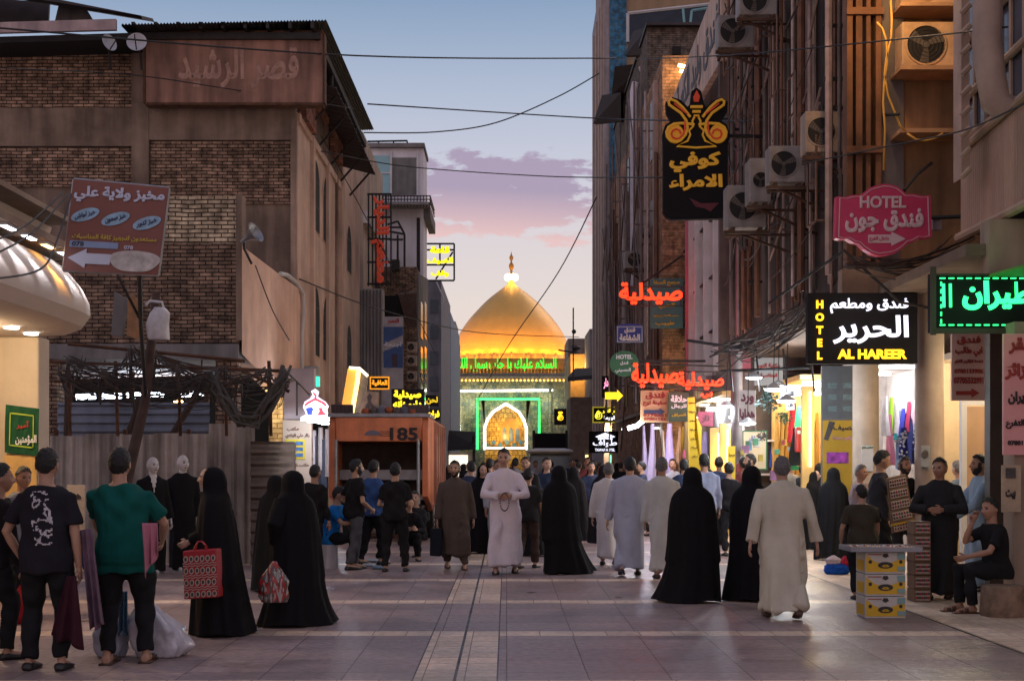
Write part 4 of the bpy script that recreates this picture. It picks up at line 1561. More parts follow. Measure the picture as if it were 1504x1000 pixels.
text('078', M('sign_ink', (.02, .03, .05), .6), t, sp(.13, .297, -.014), w=.13, h=.052, u=su, v=sv, depth=.006)
text('078', SBW, t, sp(.66, .29, -.010), w=.10, h=.042, u=su, v=sv, depth=.006)
w = MB()
w.prism([(0, 0), (.195, .105), (.195, .057), (.46, .057), (.46, -.057), (.195, -.057), (.195, -.105)], sp(.04, .14), su, sv, (0, -.012, 0))
w.build('arrow', SBW, t)
w = MB()
w.prism([(.27 * math.cos(q) * (1 + .08 * math.sin(3 * q)), .126 * math.sin(q) * (1 + .1 * math.cos(2 * q))) for q in np.linspace(0, 2 * np.pi, 30, endpoint=False)], sp(.74, .14), su, sv, (0, -.01, 0))
w.build('loaf', M('loaf_print', (.46, .43, .42), .7, var=.35, vs=9), t)
w = MB()
w.tube([at(205, 404, 15.5), at(207, 480, 17.5), at(214, 580, 20.7)], .028, 8)
w.tube([at(172, 402, 15.5), at(206, 470, 17.2)], .018, 6)
w.build('post', DARKM, t)
pole = thing('utility_pole', 'leaning rusty pole carrying the cable tangle beside the bakery sign', 'pole', at(190, 800, 20.5))
w = MB()
w.tube([at(230, 430, 21), at(213, 590, 20.8), at(186, 705, 20.6), at(165, 815, 20.5)], [.06, .075, .085, .09], 10)
w.build('post', M('pole_dark', (.06, .034, .026), .85, var=.4, vs=4), pole, True)
w = MB()
w.tube([at(196, 470, 20.9), at(262, 468, 20.9)], .03, 6)
w.build('crossbar', RUSTM, pole)
for (a, b_, l) in (((300, 555), (252, 640), 'thin rusty prop leaning left under the cable tangle'), ((205, 585), (187, 640), 'short rusty prop beside the leaning pole'), ((312, 565), (352, 625), 'thick dark prop leaning right under the cable tangle'), ((98, 548), (98, 640), 'upright rusty stake at the hoarding end')):
 w = MB()
 w.tube([at(*a, 23.5), at((a[0] + b_[0]) / 2 + 2, (a[1] + b_[1]) / 2, 23.5), at(*b_, 23.5), (at(*b_, 23.5)[0] + (b_[0] - a[0]) * .012, 23.5, 0.0)], [.05, .06, .055, .06], 8)
 tag(w.build('prop', M('prop_dark', (.055, .032, .024), .85, var=.4), None, True), l, 'post')
rr = random.Random(3)
w = MB()
ctr = [(88, 545), (150, 548), (215, 525), (290, 550), (345, 556), (420, 560)]
anc = ((86, 546), (100, 528), (150, 546), (196, 512), (215, 560), (225, 520), (262, 540), (300, 553), (330, 541), (352, 556), (395, 545), (424, 562))
for i in range(95):
 p_, q_ = sorted(rr.sample(anc, 2))
 j4 = [rr.uniform(-7, 7) for _ in range(4)]
 pts = sag(at(p_[0] + j4[0], p_[1] + j4[1], 21.6 + j4[2] * .07), at(q_[0] + j4[2], q_[1] + j4[3], 21.6 + j4[0] * .07), rr.uniform(.03, .5), 16)
 w.tube(pts, rr.choice((.005, .007, .009, .013)), 5)
for i in range(46):       # hanging loops and bundles near the poles
 a, ya = rr.choice(anc)
 a += rr.uniform(-4, 4)
 w.tube(sag(at(a, ya, 21.5), at(a + rr.uniform(-30, 30), ya + rr.uniform(-8, 14), 21.4), rr.uniform(.1, .5), 12), rr.choice((.007, .010, .014)), 5)
tag(w.build('cable_tangle', M('cable_mix', (.06, .045, .038), .75, var=.6, vs=5), None, True, ang=180), 'tangle of sagging black cables and twisted wire above the hoarding', 'cables')
w = MB()
for (a, b_) in (((72, 531), (420, 545)), ((80, 560), (330, 552)), ((100, 505), (360, 530)), ((230, 520), (300, 552)), ((345, 540), (425, 575))):
 w.tube([at(*a, 22.2), at(*b_, 22.2)], .03, 6)
for a in (100, 170, 262, 330, 395):
 w.tube([at(a, 530, 22.2), at(a + 3, 640, 22.4)], .028, 6)
tag(w.build('iron_frame', RUSTM), 'rusty iron awning frame holding the tangle of cables', 'frame')
# bulging dark bundle hanging right
w = MB()
pts = [at(x, y, 21.2) for x, y in ((312, 548), (318, 572), (332, 598), (350, 618), (372, 622), (392, 598), (408, 566), (418, 545))]
for i in range(9):
 w.tube([Vector(p) + Vector((rr.uniform(-.09, .09), rr.uniform(-.1, .1), rr.uniform(-.09, .09))) for p in pts], rr.uniform(.02, .035), 6)
tag(w.build('cable_bundle', M('bundle_grey', (.055, .048, .045), .8, var=.5, vs=6), None, True, ang=180), 'thick grey bundle of old cables looped right of the hoarding', 'cables')
t = thing('meter_box', 'grey and ochre electricity box hanging under the bakery sign', 'box', at(182, 498, 20.4))
w = MB()
w.slab([at(163, 492, 20.4), at(178, 494, 20.4), at(187, 440, 20.4), at(168, 428, 20.4)], (0, .12, 0))
w.build('case', GREYP, t)
w = MB()
w.slab([at(186, 492, 20.3), at(204, 500, 20.3), at(204, 438, 20.3), at(188, 430, 20.3)], (0, .1, 0))
w.build('cover', M('ochre_cover', (.28, .14, .06), .6, var=.3, vs=8), t)
t = thing('plastic_jug', 'white plastic container hung on the leaning pole', 'jug', at(233, 498, 20.4))
w = MB()
cx_, cy_, cz_ = at(234, 499, 20.4)
w.lathe([(.13, 0), (.15, .04), (.165, .22), (.15, .38), (.11, .44), (.09, .46), (.0, .47)], (cx_, cy_, cz_), 18)
w.v = [(a + .03 * math.sin(c_ * 9 + a * 20), b_, c_) for a, b_, c_ in w.v]
w.build('bottle', M('jug_white', (.5, .48, .5), .4, var=.25, vs=6), t, True)
w = MB()
w.tube([at(214, 448, 20.4), at(220, 442, 20.4), at(238, 444, 20.4), at(240, 452, 20.4)], .02, 6)
w.build('handle', MATS['jug_white'], t, True)
# loudspeaker horn and conduit on the salmon wall corner
t = thing('loudspeaker', 'grey loudspeaker horn above the salmon wall corner', 'loudspeaker', at(366, 365, 26.8))
w = MB()
w.lathe([(.03, 0), (.05, .1), (.10, .25), (.20, .36), (.21, .37), (.18, .35), (.03, .12)], (0, 0, 0), 18)
Rm = Matrix.Rotation(R(60), 3, 'Y') @ Matrix.Rotation(R(20), 3, 'X')
w.v = [tuple(Rm @ Vector(v) + Vector((-.15, 0, .12))) for v in w.v]
w.build('horn', GREYM, t, True, True)
w = MB()
w.tube([(-.1, 0, .15), (-.1, 0, 0), (0, .25, -.25)], .025, 6)
w.build('bracket', DARKM, t, local=True)
w = MB()
pts = [at(x, y, d) for x, y, d in ((404, 402, 31.4), (414, 404, 32.5), (428, 415, 34), (438, 432, 34.6), (439, 455, 34.6), (436, 490, 34.6), (436, 545, 34.6))]
w.tube([Vector(p) + Vector((.12, 0, 0)) for p in pts], .05, 8)
tag(w.build('conduit', M('conduit_white', (.5, .48, .46), .6, var=.1), None, True), 'bent white conduit pipe at the end of the salmon wall', 'pipe')
w = MB()
w.box(ax(438, 35.5), ax(468, 35.5), 35.3, 35.7, az_(568, 35.5), az_(538, 35.5))
w.box(ax(442, 35.2), ax(464, 35.2), 35.25, 35.299, az_(564, 35.5), az_(542, 35.5))
tag(w.build('air_conditioner', GREYM, bevel=.02), 'small grey air conditioner low at the brown building corner', 'air conditioner')
# ---------------------------------------------------------------- left middle: small clothes shops
b4 = thing('shop', 'narrow lit shops with white fascia beside the orange truck', 'shop', (-5, 31, 0))
w = MB()
w.box(ax(417, 31), ax(461, 31), 31, 31.3, az_(616, 31), az_(541, 31))
w.build('fascia', M('fascia_mauve', (.42, .36, .38), .7, var=.15, streak=.2), b4)
w = MB()
w.box(ax(395, 32), ax(415, 32), 32, 32.3, 0, az_(575, 32))
w.build('tiled_pillar', MBRICK('warm_tiles', (.6, .48, .28), (.55, .42, .24), (.2, .13, .06), .35, .11, .012, .1, .2, .4), b4)
lamp('pillar_lamp', at(400, 600, 31.2), 25, (1, .72, .35), .1, parent=b4)
w = MB()
w.box(ax(440, 38), ax(480, 38), 38, 38.3, 0, az_(600, 38))
w.build('back_wall', DARK, b4)
w = MB()
w.box(ax(417, 31), ax(459, 31), 30.85, 31.05, .02, az_(617, 31))
w.build('notice_board', M('notice_cream', (.50, .42, .34), .7, var=.1), b4)
yq = 30.84
BRN = M('notice_brown', (.12, .04, .03), .7)
text('مكتب', BRN, b4, at(430, 630, yq), w=.26, h=.10, depth=.01)
text('زائر علي الهادي', BRN, b4, at(437, 640, yq), w=.52, h=.11, depth=.01)
text('مكتب زائر علي', BRN, b4, at(437, 683, yq), w=.48, h=.10, depth=.01)
w = MB()
w.box(ax(420, yq), ax(448, yq), yq - .012, yq + .01, az_(674, yq), az_(645, yq))
w.build('poster', M('poster_yellow', (.62, .5, .04), .6), b4)
w = MB()
for i in range(3):
 for j in range(2):
  x = ax(422 + j * 13, yq)
  z = az_(653 + i * 8.5, yq)
  w.box(x, x + .15, yq - .022, yq - .013, z - .01, z + .07)
w.build('poster_picture', M('poster_blue', (.05, .15, .35), .6, var=.6, vs=14), b4)
t = thing('illuminated_sign', 'lit hanger shaped sign with blue shirt and red dress', 'sign', at(463, 620, 30.2))
yh = 30.2
hp_ = [(445, 598), (447, 590), (455, 585), (459, 580), (457, 574), (463, 571), (468, 575), (466, 582), (478, 590), (482, 596), (480, 602), (483, 612), (484, 618), (441, 618), (442, 612), (450, 608)]
w = MB()
w.prism([(ax(x, yh), az_(y, yh)) for x, y in hp_], (0, yh, 0), (1, 0, 0), (0, 0, 1), (0, .1, 0))
w.build('panel', GLOW('sign_white_glow', (.85, .85, 1), .8), t)
w = MB()
w.tube([at(x, y, yh - .02) for x, y in ((448, 596), (452, 592), (463, 586), (475, 592), (479, 596))], .022, 6)
w.tube([at(x, y, yh - .02) for x, y in ((463, 586), (464, 581), (460, 577))], .018, 6)
w.build('hanger', GLOW('sign_red_glow', (.8, .02, .03), .9), t)
w = MB()
w.prism([(ax(x, yh), az_(y, yh)) for x, y in ((452, 599), (458, 598), (461, 601), (459, 604), (459, 609), (452, 609), (451, 604), (449, 601))], (0, yh - .02, 0), (1, 0, 0), (0, 0, 1), (0, .015, 0))
w.build('shirt_icon', GLOW('sign_blue_glow', (.02, .04, .75), .9), t)
w = MB()
w.prism([(ax(x, yh), az_(y, yh)) for x, y in ((468, 599), (473, 599), (474, 603), (480, 610), (466, 610), (469, 604))], (0, yh - .02, 0), (1, 0, 0), (0, 0, 1), (0, .015, 0))
w.build('dress_icon', MATS['sign_red_glow'], t)
text('للازياء', MATS['sign_blue_glow'], t, at(463, 615, yh - .015), w=.34, h=.06, depth=.01)
w = MB()
w.tube([at(420, 545, 30.3), at(455, 580, 30.3)], .02, 6)
w.tube([at(436, 610, 30.3), at(436, 560, 30.3), at(420, 556, 31)], .02, 6)
w.build('bracket', DARKM, t)
lamp('sign_lamp', at(463, 612, 29.2), 6, (.8, .85, 1), .1, parent=t)
t = thing('clothes_rack', 'row of clothes hung at the lit shop beside the hanger sign', 'clothes', at(470, 740, 31))
for i, (px, y0, y1, cc) in enumerate(((461, 632, 700, (.5, .5, .55)), (466, 640, 720, (.05, .05, .06)), (471, 628, 690, (.45, .42, .42)), (476, 645, 716, (.06, .08, .12)), (481, 630, 700, (.35, .3, .3)))):
 w = MB()
 x = ax(px, 31.2)
 w.loft([[(x + (.05 + .05 * q) * math.cos(a), 31.2 + .12 * math.sin(a), az_(y0 + (y1 - y0) * q, 31.2)) for a in np.linspace(0, 2 * np.pi, 8, endpoint=False)] for q in (0, .15, .6, 1)])
 w.build('garment', cloth('garment_%d' % i, cc), t, True)
t = thing('lamp', 'small cool lamps glowing over the clothes rack', 'lamp', at(470, 622, 30))
for px, py in ((458, 619), (470, 620), (478, 622)):
 w = MB()
 w.ell(at(px, py, 30), (.10, .04, .025))
 w.build('bulb', GLOW('cool_bulb', (.75, .88, 1), 16), t, True)
lamp('light', at(470, 630, 29.8), 60, (.8, .9, 1), .1, parent=t)
w = MB()
w.box(ax(464, 33), ax(470, 33), 32.9, 33, az_(568, 33), az_(553, 33))
tag(w.build('illuminated_sign', GLOW('tiny_teal', (.05, .6, .45), 1.2)), 'tiny teal lit sign on the dark wall above the hanger sign', 'sign')
t = thing('shelf', 'low shelf of dark green and red goods by the brown fence', 'shelf', at(385, 800, 22.4))
w = MB()
for z in (.05, .5, .95):
 w.box(ax(372, 22.4), ax(412, 22.4), 22.3, 22.9, z, z + .04)
for x in (ax(372, 22.4), ax(412, 22.4) - .04):
 w.box(x, x + .04, 22.3, 22.34, 0, 1.3)
w.build('rack', DARKM, t)
for z in (.092, .545, .995):
 for j in range(6):
  w = MB()
  x = ax(374 + j * 6.2, 22.4)
  w.box(x, x + .058, 22.33, 22.6, z, z + .26)
  tag(w.build('packet', M('packet_%d' % (j % 3), ((.04, .09, .03), (.25, .05, .03), (.25, .22, .12))[j % 3], .6, var=.4, vs=10)), 'small coloured packet standing on the low shelf by the brown fence', 'packet', 'packets on the low shelf')
# ---------------------------------------------------------------- orange refuse truck seen from behind
tr = thing('garbage_truck', 'orange garbage truck seen from the rear with number 185 above its open hopper', 'truck', at(557, 800, 29))
YT = 28.5
xl, xr = ax(483, YT), ax(629, YT)
ztop, zsill = az_(612, YT), .75
ORG = M('truck_orange', (.60, .17, .06), .5, var=.25, vs=2, streak=.3)
w = MB()
w.box(xl, xr, YT + 2.0, YT + 7.8, .7, ztop + .02)
w.build('body', ORG, tr, bevel=.04)
w = MB()
for a, b_ in ((xl, xl + .12), (xr - .12, xr)):
 w.prism([(YT, zsill + .2), (YT + 1.99, .6), (YT + 1.99, ztop), (YT + .12, ztop), (YT, ztop - .25)], (a, 0, 0), (0, 1, 0), (0, 0, 1), (b_ - a, 0, 0))
w.each('side_panel', ORG, tr, bevel=.015)
w = MB()
w.box(xl + .123, xr - .123, YT + .05, YT + .25, az_(648, YT), ztop - .004)
w.build('header', M('truck_orange_header', (.68, .21, .085), .55, var=.2, streak=.3), tr, bevel=.02)
w = MB()
for y in (2.3, 3.4, 4.5, 5.6, 6.7):
 w.box(xr + .001, xr + .06, YT + y, YT + y + .09, .75, ztop - .05)
w.each('side_rib', M('truck_rib', (.40, .20, .13), .5, var=.3), tr)
w = MB()
w.box(xr + .001, xr + .02, YT + 2.5, YT + 5.4, 1.3, ztop - .3)
w.build('side_sticker', M('sticker_pale', (.42, .30, .26), .5, var=.35, vs=3), tr)
w = MB()
w.box(xl - .03, xr + .03, YT + .02, YT + 2, ztop + .0, ztop + .07)
w.build('roof_rim', GREYM, tr)
w = MB()
w.box(xl + .13, xr - .13, YT + 1.3, YT + 1.4, .7, az_(650, YT))
w.box(xl + .13, xr - .13, YT + .15, YT + 1.3, .7, .76)
w.build('hopper', M('hopper_dirty', (.08, .055, .045), .7, metal=.3, var=.5, vs=3), tr)
w = MB()
w.box(xl + .13, xr - .13, YT + .7, YT + 1.28, az_(705, YT), az_(690, YT))
w.box(xl + .13, xr - .13, YT + .5, YT + 1.28, az_(735, YT), az_(728, YT))
w.each('packer_blade', GREYM, tr)
w = MB()
for x in (xl + .14, xr - .2):
 w.tube([(x, YT + .02, .8), (x + .0, YT + .02, ztop - .45)], .035, 8)
w.each('hydraulic_ram', GREYM, tr, smooth=True)
text('185', M('truck_number', (.02, .015, .015), .7), tr, (ax(593, YT), YT + .03, az_(637, YT)), w=.56, h=.26, bold=.03, depth=.02)
w = MB()
w.prism([(.16 * math.cos(q), .10 * math.sin(q)) for q in np.linspace(0, math.pi, 14)], (ax(547, YT), YT + .045, az_(639, YT)), (1, 0, 0), (0, 0, 1), (0, -.006, 0))
w.build('emblem', M('emblem_blue', (.14, .13, .17), .5), tr)
w = MB()
for k in range(3):
 w.box(ax(557, YT), ax(573 + 3 * (k % 2), YT), YT + .035, YT + .045, az_(634 + k * 3, YT), az_(633.3 + k * 3, YT))
w.build('emblem_line', MATS['truck_number'], tr)
for a in (1, 0):
 x0, x1 = ((xl, xl + .45) if a else (xr - .55, xr))
 w = MB()
 w.box(x0, x1, YT + .3, YT + .4, ztop + .09, ztop + .26)
 lp = w.build('warning_lamp', M('lamp_dark', (.03, .02, .025), .4), tr, bevel=.01)
 w = MB()
 for k in range(5):
  for j in range(3):
   w.box(x0 + .03 + k * (x1 - x0 - .06) / 5, x0 + .02 + (k + .8) * (x1 - x0 - .06) / 5, YT + .288, YT + .299, ztop + .105 + j * .05, ztop + .14 + j * .05)
 w.build('lens', M('lamp_lens', (.06, .03, .03), .2), lp)
for y in (YT + 2.6, YT + 3.7, YT + 6.9):
 for x in (xl + .02, xr - .30):
  wh = MB()
  wh.tube([(x, y, .5), (x + .28, y, .5)], .5, 24)
  wo = wh.build('wheel', M('tyre', (.02, .02, .02), .85, var=.3), tr, True)
  wh = MB()
  wh.tube([(x - .012, y, .5), (x + .292, y, .5)], .26, 16)
  wh.build('rim', GREYM, wo, True)
w = MB()
w.box(xl, xr, YT + .3, YT + .5, .45, .62)
w.build('bumper', DARKM, tr, bevel=.02)
for i in range(7):
 w = MB()
 x = xl + .7 + i * .16
 w.ell((x, YT + .35, ztop + .12 + .03 * (i % 2)), (.09, .08, .07 + .03 * (i % 3)), 8, 6)
 tag(w.build('bundle', M('junk_%d' % (i % 3), ((.35, .08, .02), (.10, .08, .07), (.12, .12, .15))[i % 3], .7, var=.4, vs=9), None, True), 'small bundle of oddments lying on the garbage truck roof', 'bundle', 'bundles on the truck roof')
# ---------------------------------------------------------------- left: lit signs and street stuff behind the truck
t = thing('illuminated_sign', 'tall slanted glass panel glowing amber above the truck', 'sign', at(520, 605, 34))
Y = 33.0
w = MB()
w.slab([at(500, 606, Y), at(518, 606, Y), at(529, 541, Y), at(511, 541, Y)], (0, .15, 0))
w.build('panel', GLOW('amber_panel', (.9, .42, .07), .55), t)
w = MB()
w.tube([at(x, y, Y - .1) for x, y in ((517, 606), (525, 560), (527, 541))], .05, 6)
w.build('tube', GLOW('amber_tube', (1, .68, .25), 2.2), t)
w = MB()
w.tube([at(x, y, Y - .05) for x, y in ((513, 540), (528, 541), (540, 552))], .035, 6)
w.build('top_tube', GLOW('pale_tube', (1, .9, .6), 3), t)
w = MB()
w.slab([at(519, 606, Y + .1), at(534, 606, Y + .1), at(541, 548, Y + .1), at(530, 541, Y + .1)], (0, .1, 0))
w.build('side_glass', M('smoky_glass', (.14, .13, .13), .25, var=.4, vs=3), t)
def sign_box(name, label, px0, px1, py0, py1, Y, bg, fg, lines, d=.12, border=None, bold=.05, cat='sign', post=None, glowbg=None):
 """A flat sign box facing down the street; lines = (text, centre x 0-1, centre y 0-1 from top, width, height as fraction of the box)."""
 t = thing(name, label, cat, at((px0 + px1) / 2, py1, Y))
 x0, x1, z0, z1 = ax(px0, Y), ax(px1, Y), az_(py1, Y), az_(py0, Y)
 w = MB()
 w.box(x0, x1, Y, Y + d, z0, z1)
 w.build('panel', bg, t, bevel=.006)
 for ln in lines:
  s_, cx, cy, ww, hh = ln[:5]
  text(s_, ln[5] if len(ln) > 5 else fg, t, (x0 + (x1 - x0) * cx, Y - .010, z1 - (z1 - z0) * cy), w=(x1 - x0) * ww, h=(z1 - z0) * hh, bold=bold, depth=.016)
 if border:
  w = MB()
  e = .018 * Y / 20
  for q in ((x0, x1, z0, z0 + e), (x0, x1, z1 - e, z1), (x0, x0 + e, z0 + e, z1 - e), (x1 - e, x1, z0 + e, z1 - e)):
   w.box(q[0], q[1], Y - .012, Y - .001, q[2], q[3])
  w.build('border', border, t)
 if post:
  w = MB()
  for (a, b_) in post:
   w.tube([at(*a, Y + d / 2), at(*b_, Y + d / 2)], .012 * Y / 10, 6)
  w.each('bracket', DARKM, t)
 return t
YEL = GLOW('yellow_letters', (1, .72, .02), 1.6)
BLK = M('sign_black', (.010, .009, .011), .75, var=.15, spec=.2)
sign_box('illuminated_sign', 'black pharmacy sign with two lines of glowing yellow letters', 575, 622, 571, 603, 33, BLK, YEL, [('صيدلية', .5, .27, .86, .42), ('داروخانه', .5, .74, .9, .42)])
sign_box('illuminated_sign', 'small amber edged sign over the pharmacy sign', 543, 572, 553, 572, 33.5, BLK, GLOW('amber_letters', (1, .42, .02), .7), [('العافية', .5, .5, .8, .5)], border=GLOW('amber_edge', (1, .38, .02), .6))
sign_box('illuminated_sign', 'upper yellow word sign right of the pharmacy sign', 625, 644, 580, 596, 35, BLK, GLOW('dim_yellow', (.8, .55, .02), .7), [('لحن', .5, .5, .9, .7)])
sign_box('illuminated_sign', 'lower bright yellow word sign right of the pharmacy sign', 625, 646, 601, 617, 35, BLK, YEL, [('فرات', .5, .5, .95, .8)])
# striped side hoarding on the bay above the truck
t = thing('advert_board', 'tilted brown advert board with a dark figure above the truck', 'sign', at(540, 617, 32))
w = MB()
w.slab([at(524, 618, 32), at(553, 618, 32), at(557, 576, 32), at(536, 574, 32)], (0, .1, 0))
w.build('panel', M('advert_brown', (.26, .17, .12), .6, var=.4, vs=6), t)
w = MB()
w.prism([(0, 0), (.16, 0), (.15, .3), (.10, .38), (.13, .5), (.07, .56), (.02, .48), (.04, .36), (-.02, .28)], at(538, 614, 31.99), (1, 0, 0), (0, 0, 1), (0, -.01, 0))
w.build('picture', M('advert_dark', (.05, .03, .03), .6), t)
w = MB()
w.box(ax(523, 32), ax(549, 32), 31.9, 31.99, az_(621, 32), az_(616, 32))
w.build('light_edge', GLOW('edge_yellow', (1, .7, .15), 1.5), t)
# ---------------------------------------------------------------- left row farther down the street
b5 = thing('building', 'narrow beige building behind the brown one with fluted pale pier', 'building', (-6, 62, 0))
XL = -5.75
w = MB()
w.box(-14, XL, 57, 66, 0, az_(218, 60))
w.build('wall', M('beige_light', (.48, .36, .28), .9, var=.22, vs=.8, streak=.3), b5)
w = MB()
for i in range(6):
 y = 57.2 + i * 1.1
 w.box(XL + .002, XL + .12, y, y + .7, 3.2, az_(425, 57))
w.box(XL + .001, XL + .25, 57, 65, az_(345, 60), az_(328, 60))
w.build('fluted_pier', M('pale_pier', (.50, .44, .41), .85, var=.15, streak=.3), b5)
w = MB()
w.box(-9.5, ax(562, 56), 56, 56.9, az_(600, 56), az_(424, 56))
w.build('front_bay', MATS['pale_pier'], b5)
w = MB()
for i in range(7):
 x = ax(528 + i * 5, 56)
 w.box(x, x + .05, 55.93, 55.998, az_(600, 56), az_(426, 56))
w.each('rib', GREYP, b5)
b6 = thing('building', 'white modern building with teal window and balcony at the left', 'building', (-5.5, 72, 0))
Y = 70.0
w = MB()
w.box(ax(520, Y), ax(622, Y), Y, 73, 0, az_(216, Y))
w.build('wall', M('pale_facade', (.74, .72, .79), .75, var=.12, vs=.4, streak=.2), b6)
w = MB()
w.box(ax(536, Y), ax(624, Y), Y - .3, 73.2, az_(218, Y) - .001, az_(212, Y))
w.build('cornice', GREYP, b6)
w = MB()
w.box(ax(538, Y), ax(574, Y), Y - .06, Y - .002, az_(284, Y), az_(229, Y))
f = w.build('window', TEAL, b6)
w = MB()
for x in (534, 573, 612):
 w.box(ax(x, Y), ax(x + 3, Y), Y - .12, Y - .003, az_(290, Y), az_(224, Y))
w.box(ax(537, Y), ax(573, Y), Y - .115, Y - .065, az_(256, Y), az_(254, Y))
w.build('frame', WHITEP, b6)
w = MB()
w.box(ax(576, Y), ax(612, Y), Y - .06, Y - .002, az_(286, Y), az_(232, Y))
w.build('shutter', M('grey_shutter', (.17, .17, .165), .7, var=.2, streak=.3), b6)
w = MB()
w.box(ax(536, Y), ax(632, Y), Y - 1.2, Y - .002, az_(307, Y), az_(303, Y))
w.box(ax(622, Y) + .002, ax(632, Y), Y - .002, Y + 5, az_(320, Y), az_(303, Y))
w.build('balcony', GREYP, b6)
w = MB()
for z in (288, 293, 298):
 w.tube([at(560, z, Y - 1.1), at(632, z, Y - 1.1), (ax(632, Y), Y + 4, az_(z, Y))], .03, 5)
for i in range(16):
 x = 561 + i * 4.7
 w.tube([at(x, 287, Y - 1.1), at(x, 304, Y - 1.1)], .022, 5)
w.build('railing', DARKM, b6)
w = MB()
w.tube([at(540, 216, Y), at(540, 208, Y), at(598, 207, Y), at(600, 216, Y)], .05, 5)
for x in (556, 578, 598):
 w.tube([at(x, 216, Y), at(x, 207, Y)], .04, 5)
w.build('roof_railing', DARKM, b6)
w = MB()
for a, b_ in (((569, 330), (584, 325)), ((584, 325), (594, 344)), ((594, 344), (594, 392)), ((572, 340), (594, 344)), ((584, 345), (584, 388)), ((572, 334), (588, 334)), ((572, 352), (592, 352))):
 w.tube([at(*a, Y - 1), at(*b_, Y - 1)], .055, 5)
w.build('pergola', DARKM, b6)
w = MB()
w.box(ax(612, Y), ax(617, Y), Y - .03, Y - .001, az_(400, Y), az_(320, Y))
w.build('corner_pilaster', DARKM, b6)
b7 = thing('building', 'low brown brick building under the white one', 'building', (-6, 64, 0))
Y = 62.0
w = MB()
w.box(ax(560, Y), ax(612, Y), Y, 69, 0, az_(392, Y))
w.build('wall', BRICKB, b7)
w = MB()
w.slab([(ax(612, Y) + .003, Y, 0), (ax(612, Y) + .003, 69.5, 0), (ax(612, Y) + .003, 69.5, az_(408, 69)), (ax(612, Y) + .003, Y, az_(402, Y))], (.08, 0, 0))
w.build('street_wall', GREYP, b7)
for z0, z1 in ((442, 495), (508, 555), (562, 600)):
 w = MB()
 w.box(ax(612, Y) + .084, ax(612, Y) + .12, 63, 64.6, az_(z1, 63), az_(z0, 63))
 w.box(ax(612, Y) + .084, ax(612, Y) + .12, 66, 67.6, az_(z1, 66), az_(z0, 66))
 w.each('window', GLASS, b7)
w = MB()
w.box(ax(561, Y), ax(596, Y), Y - .06, Y - .001, az_(466, Y), az_(434, Y))
w.build('opening', DARK, b7)
w = MB()
w.slab([at(585, 433, Y - .8), at(612, 430, Y - .8), at(612, 480, Y + .0), at(598, 480, Y + .0)], (0, .1, .1))
w.build('awning', M('awning_brown', (.14, .09, .075), .8, var=.3), b7)
w = MB()
w.box(ax(570, 60), ax(584, 60), 61, 61.6, az_(392, 60), az_(376, 60))
tag(w.build('air_conditioner', DARKM, bevel=.03), 'dark air conditioner below the pergola of the white building', 'air conditioner')
b8 = thing('building', 'tall grey narrow building beside the yellow framed sign', 'building', (-5, 90, 0))
w = MB()
w.box(-9, ax(648, 86), 86, 100, 0, az_(412, 86))
w.build('wall', M('slate_plaster', (.16, .165, .19), .85, var=.2, streak=.3), b8)
for i in range(5):
 w = MB()
 w.box(ax(632, 86), ax(643, 86), 85.94, 85.998, az_(460 + i * 38, 86), az_(440 + i * 38, 86))
 w.build('window', GLASS, b8)
w = MB()
w.tube([at(640, 412, 85.8), at(652, 440, 85.8), at(650, 452, 85.8)], .05, 5)
w.build('pipe', GREYM, b8)
b9 = thing('building', 'small blue grey building just left of the shrine', 'building', (-4.6, 108, 0))
w = MB()
w.box(-8, ax(662, 105), 105, 125, 0, az_(459, 105))
w.build('wall', M('blue_plaster', (.15, .20, .28), .8, var=.2), b9)
w = MB()
w.box(ax(650, 105), ax(660, 105), 104.9, 104.99, az_(492, 105), az_(464, 105))
w.build('window', TEAL, b9)
w = MB()
w.box(-9, ax(668, 125), 125, 140, 0, az_(488, 125))
w.box(ax(664, 125), ax(672, 125), 124.6, 124.9, az_(560, 125), az_(492, 125))
tag(w.build('building', GREYP), 'low grey block touching the shrine wall on the left', 'building')
t = thing('illuminated_sign', 'tall black lattice sign with vertical red lettering on the left row', 'sign', at(557, 418, 54))
Y = 54.0
w = MB()
for x in (540, 546, 551, 556, 561, 566, 573):
 w.box(ax(x, Y), ax(x, Y) + .06, Y, Y + .06, az_(420, Y), az_(284, Y))
for y in (286, 320, 352, 386, 418):
 w.box(ax(539, Y), ax(574, Y), Y + .062, Y + .12, az_(y, Y), az_(y, Y) + .07)
w.build('frame', DARKM, t)
text('مطعم الديار', M('red_lettering', (.42, .05, .025), .5, es=.12, ecol=(.8, .08, .03)), t, at(558, 352, Y - .08), w=3.3, h=.72, u=(0, 0, -1), v=(1, 0, 0), bold=.06, depth=.06)
t = thing('illuminated_sign', 'yellow lettered sign in a black frame jutting toward the sky', 'sign', at(645, 412, 75))
Y = 75.0
w = MB()
for a, b_ in (((625, 358), (667, 358)), ((667, 358), (667, 412)), ((667, 412), (625, 412)), ((625, 412), (625, 358)), ((646, 358), (646, 388)), ((625, 389), (667, 389)), ((625, 367), (667, 367)), ((618, 372), (626, 372)), ((618, 383), (626, 383)), ((665, 370), (640, 410))):
 w.tube([at(*a, Y), at(*b_, Y)], .05, 5)
w.build('frame', BLK, t)
YG = GLOW('acid_yellow', (.9, .85, .0), .95)
for s_, y, ww in (('قاعة', 367, 1.05), ('الضيف', 383, 1.4), ('وقف', 402, .95)):
 text(s_, YG, t, at(646, y, Y - .12), w=ww, h=.38, bold=.07, depth=.06)
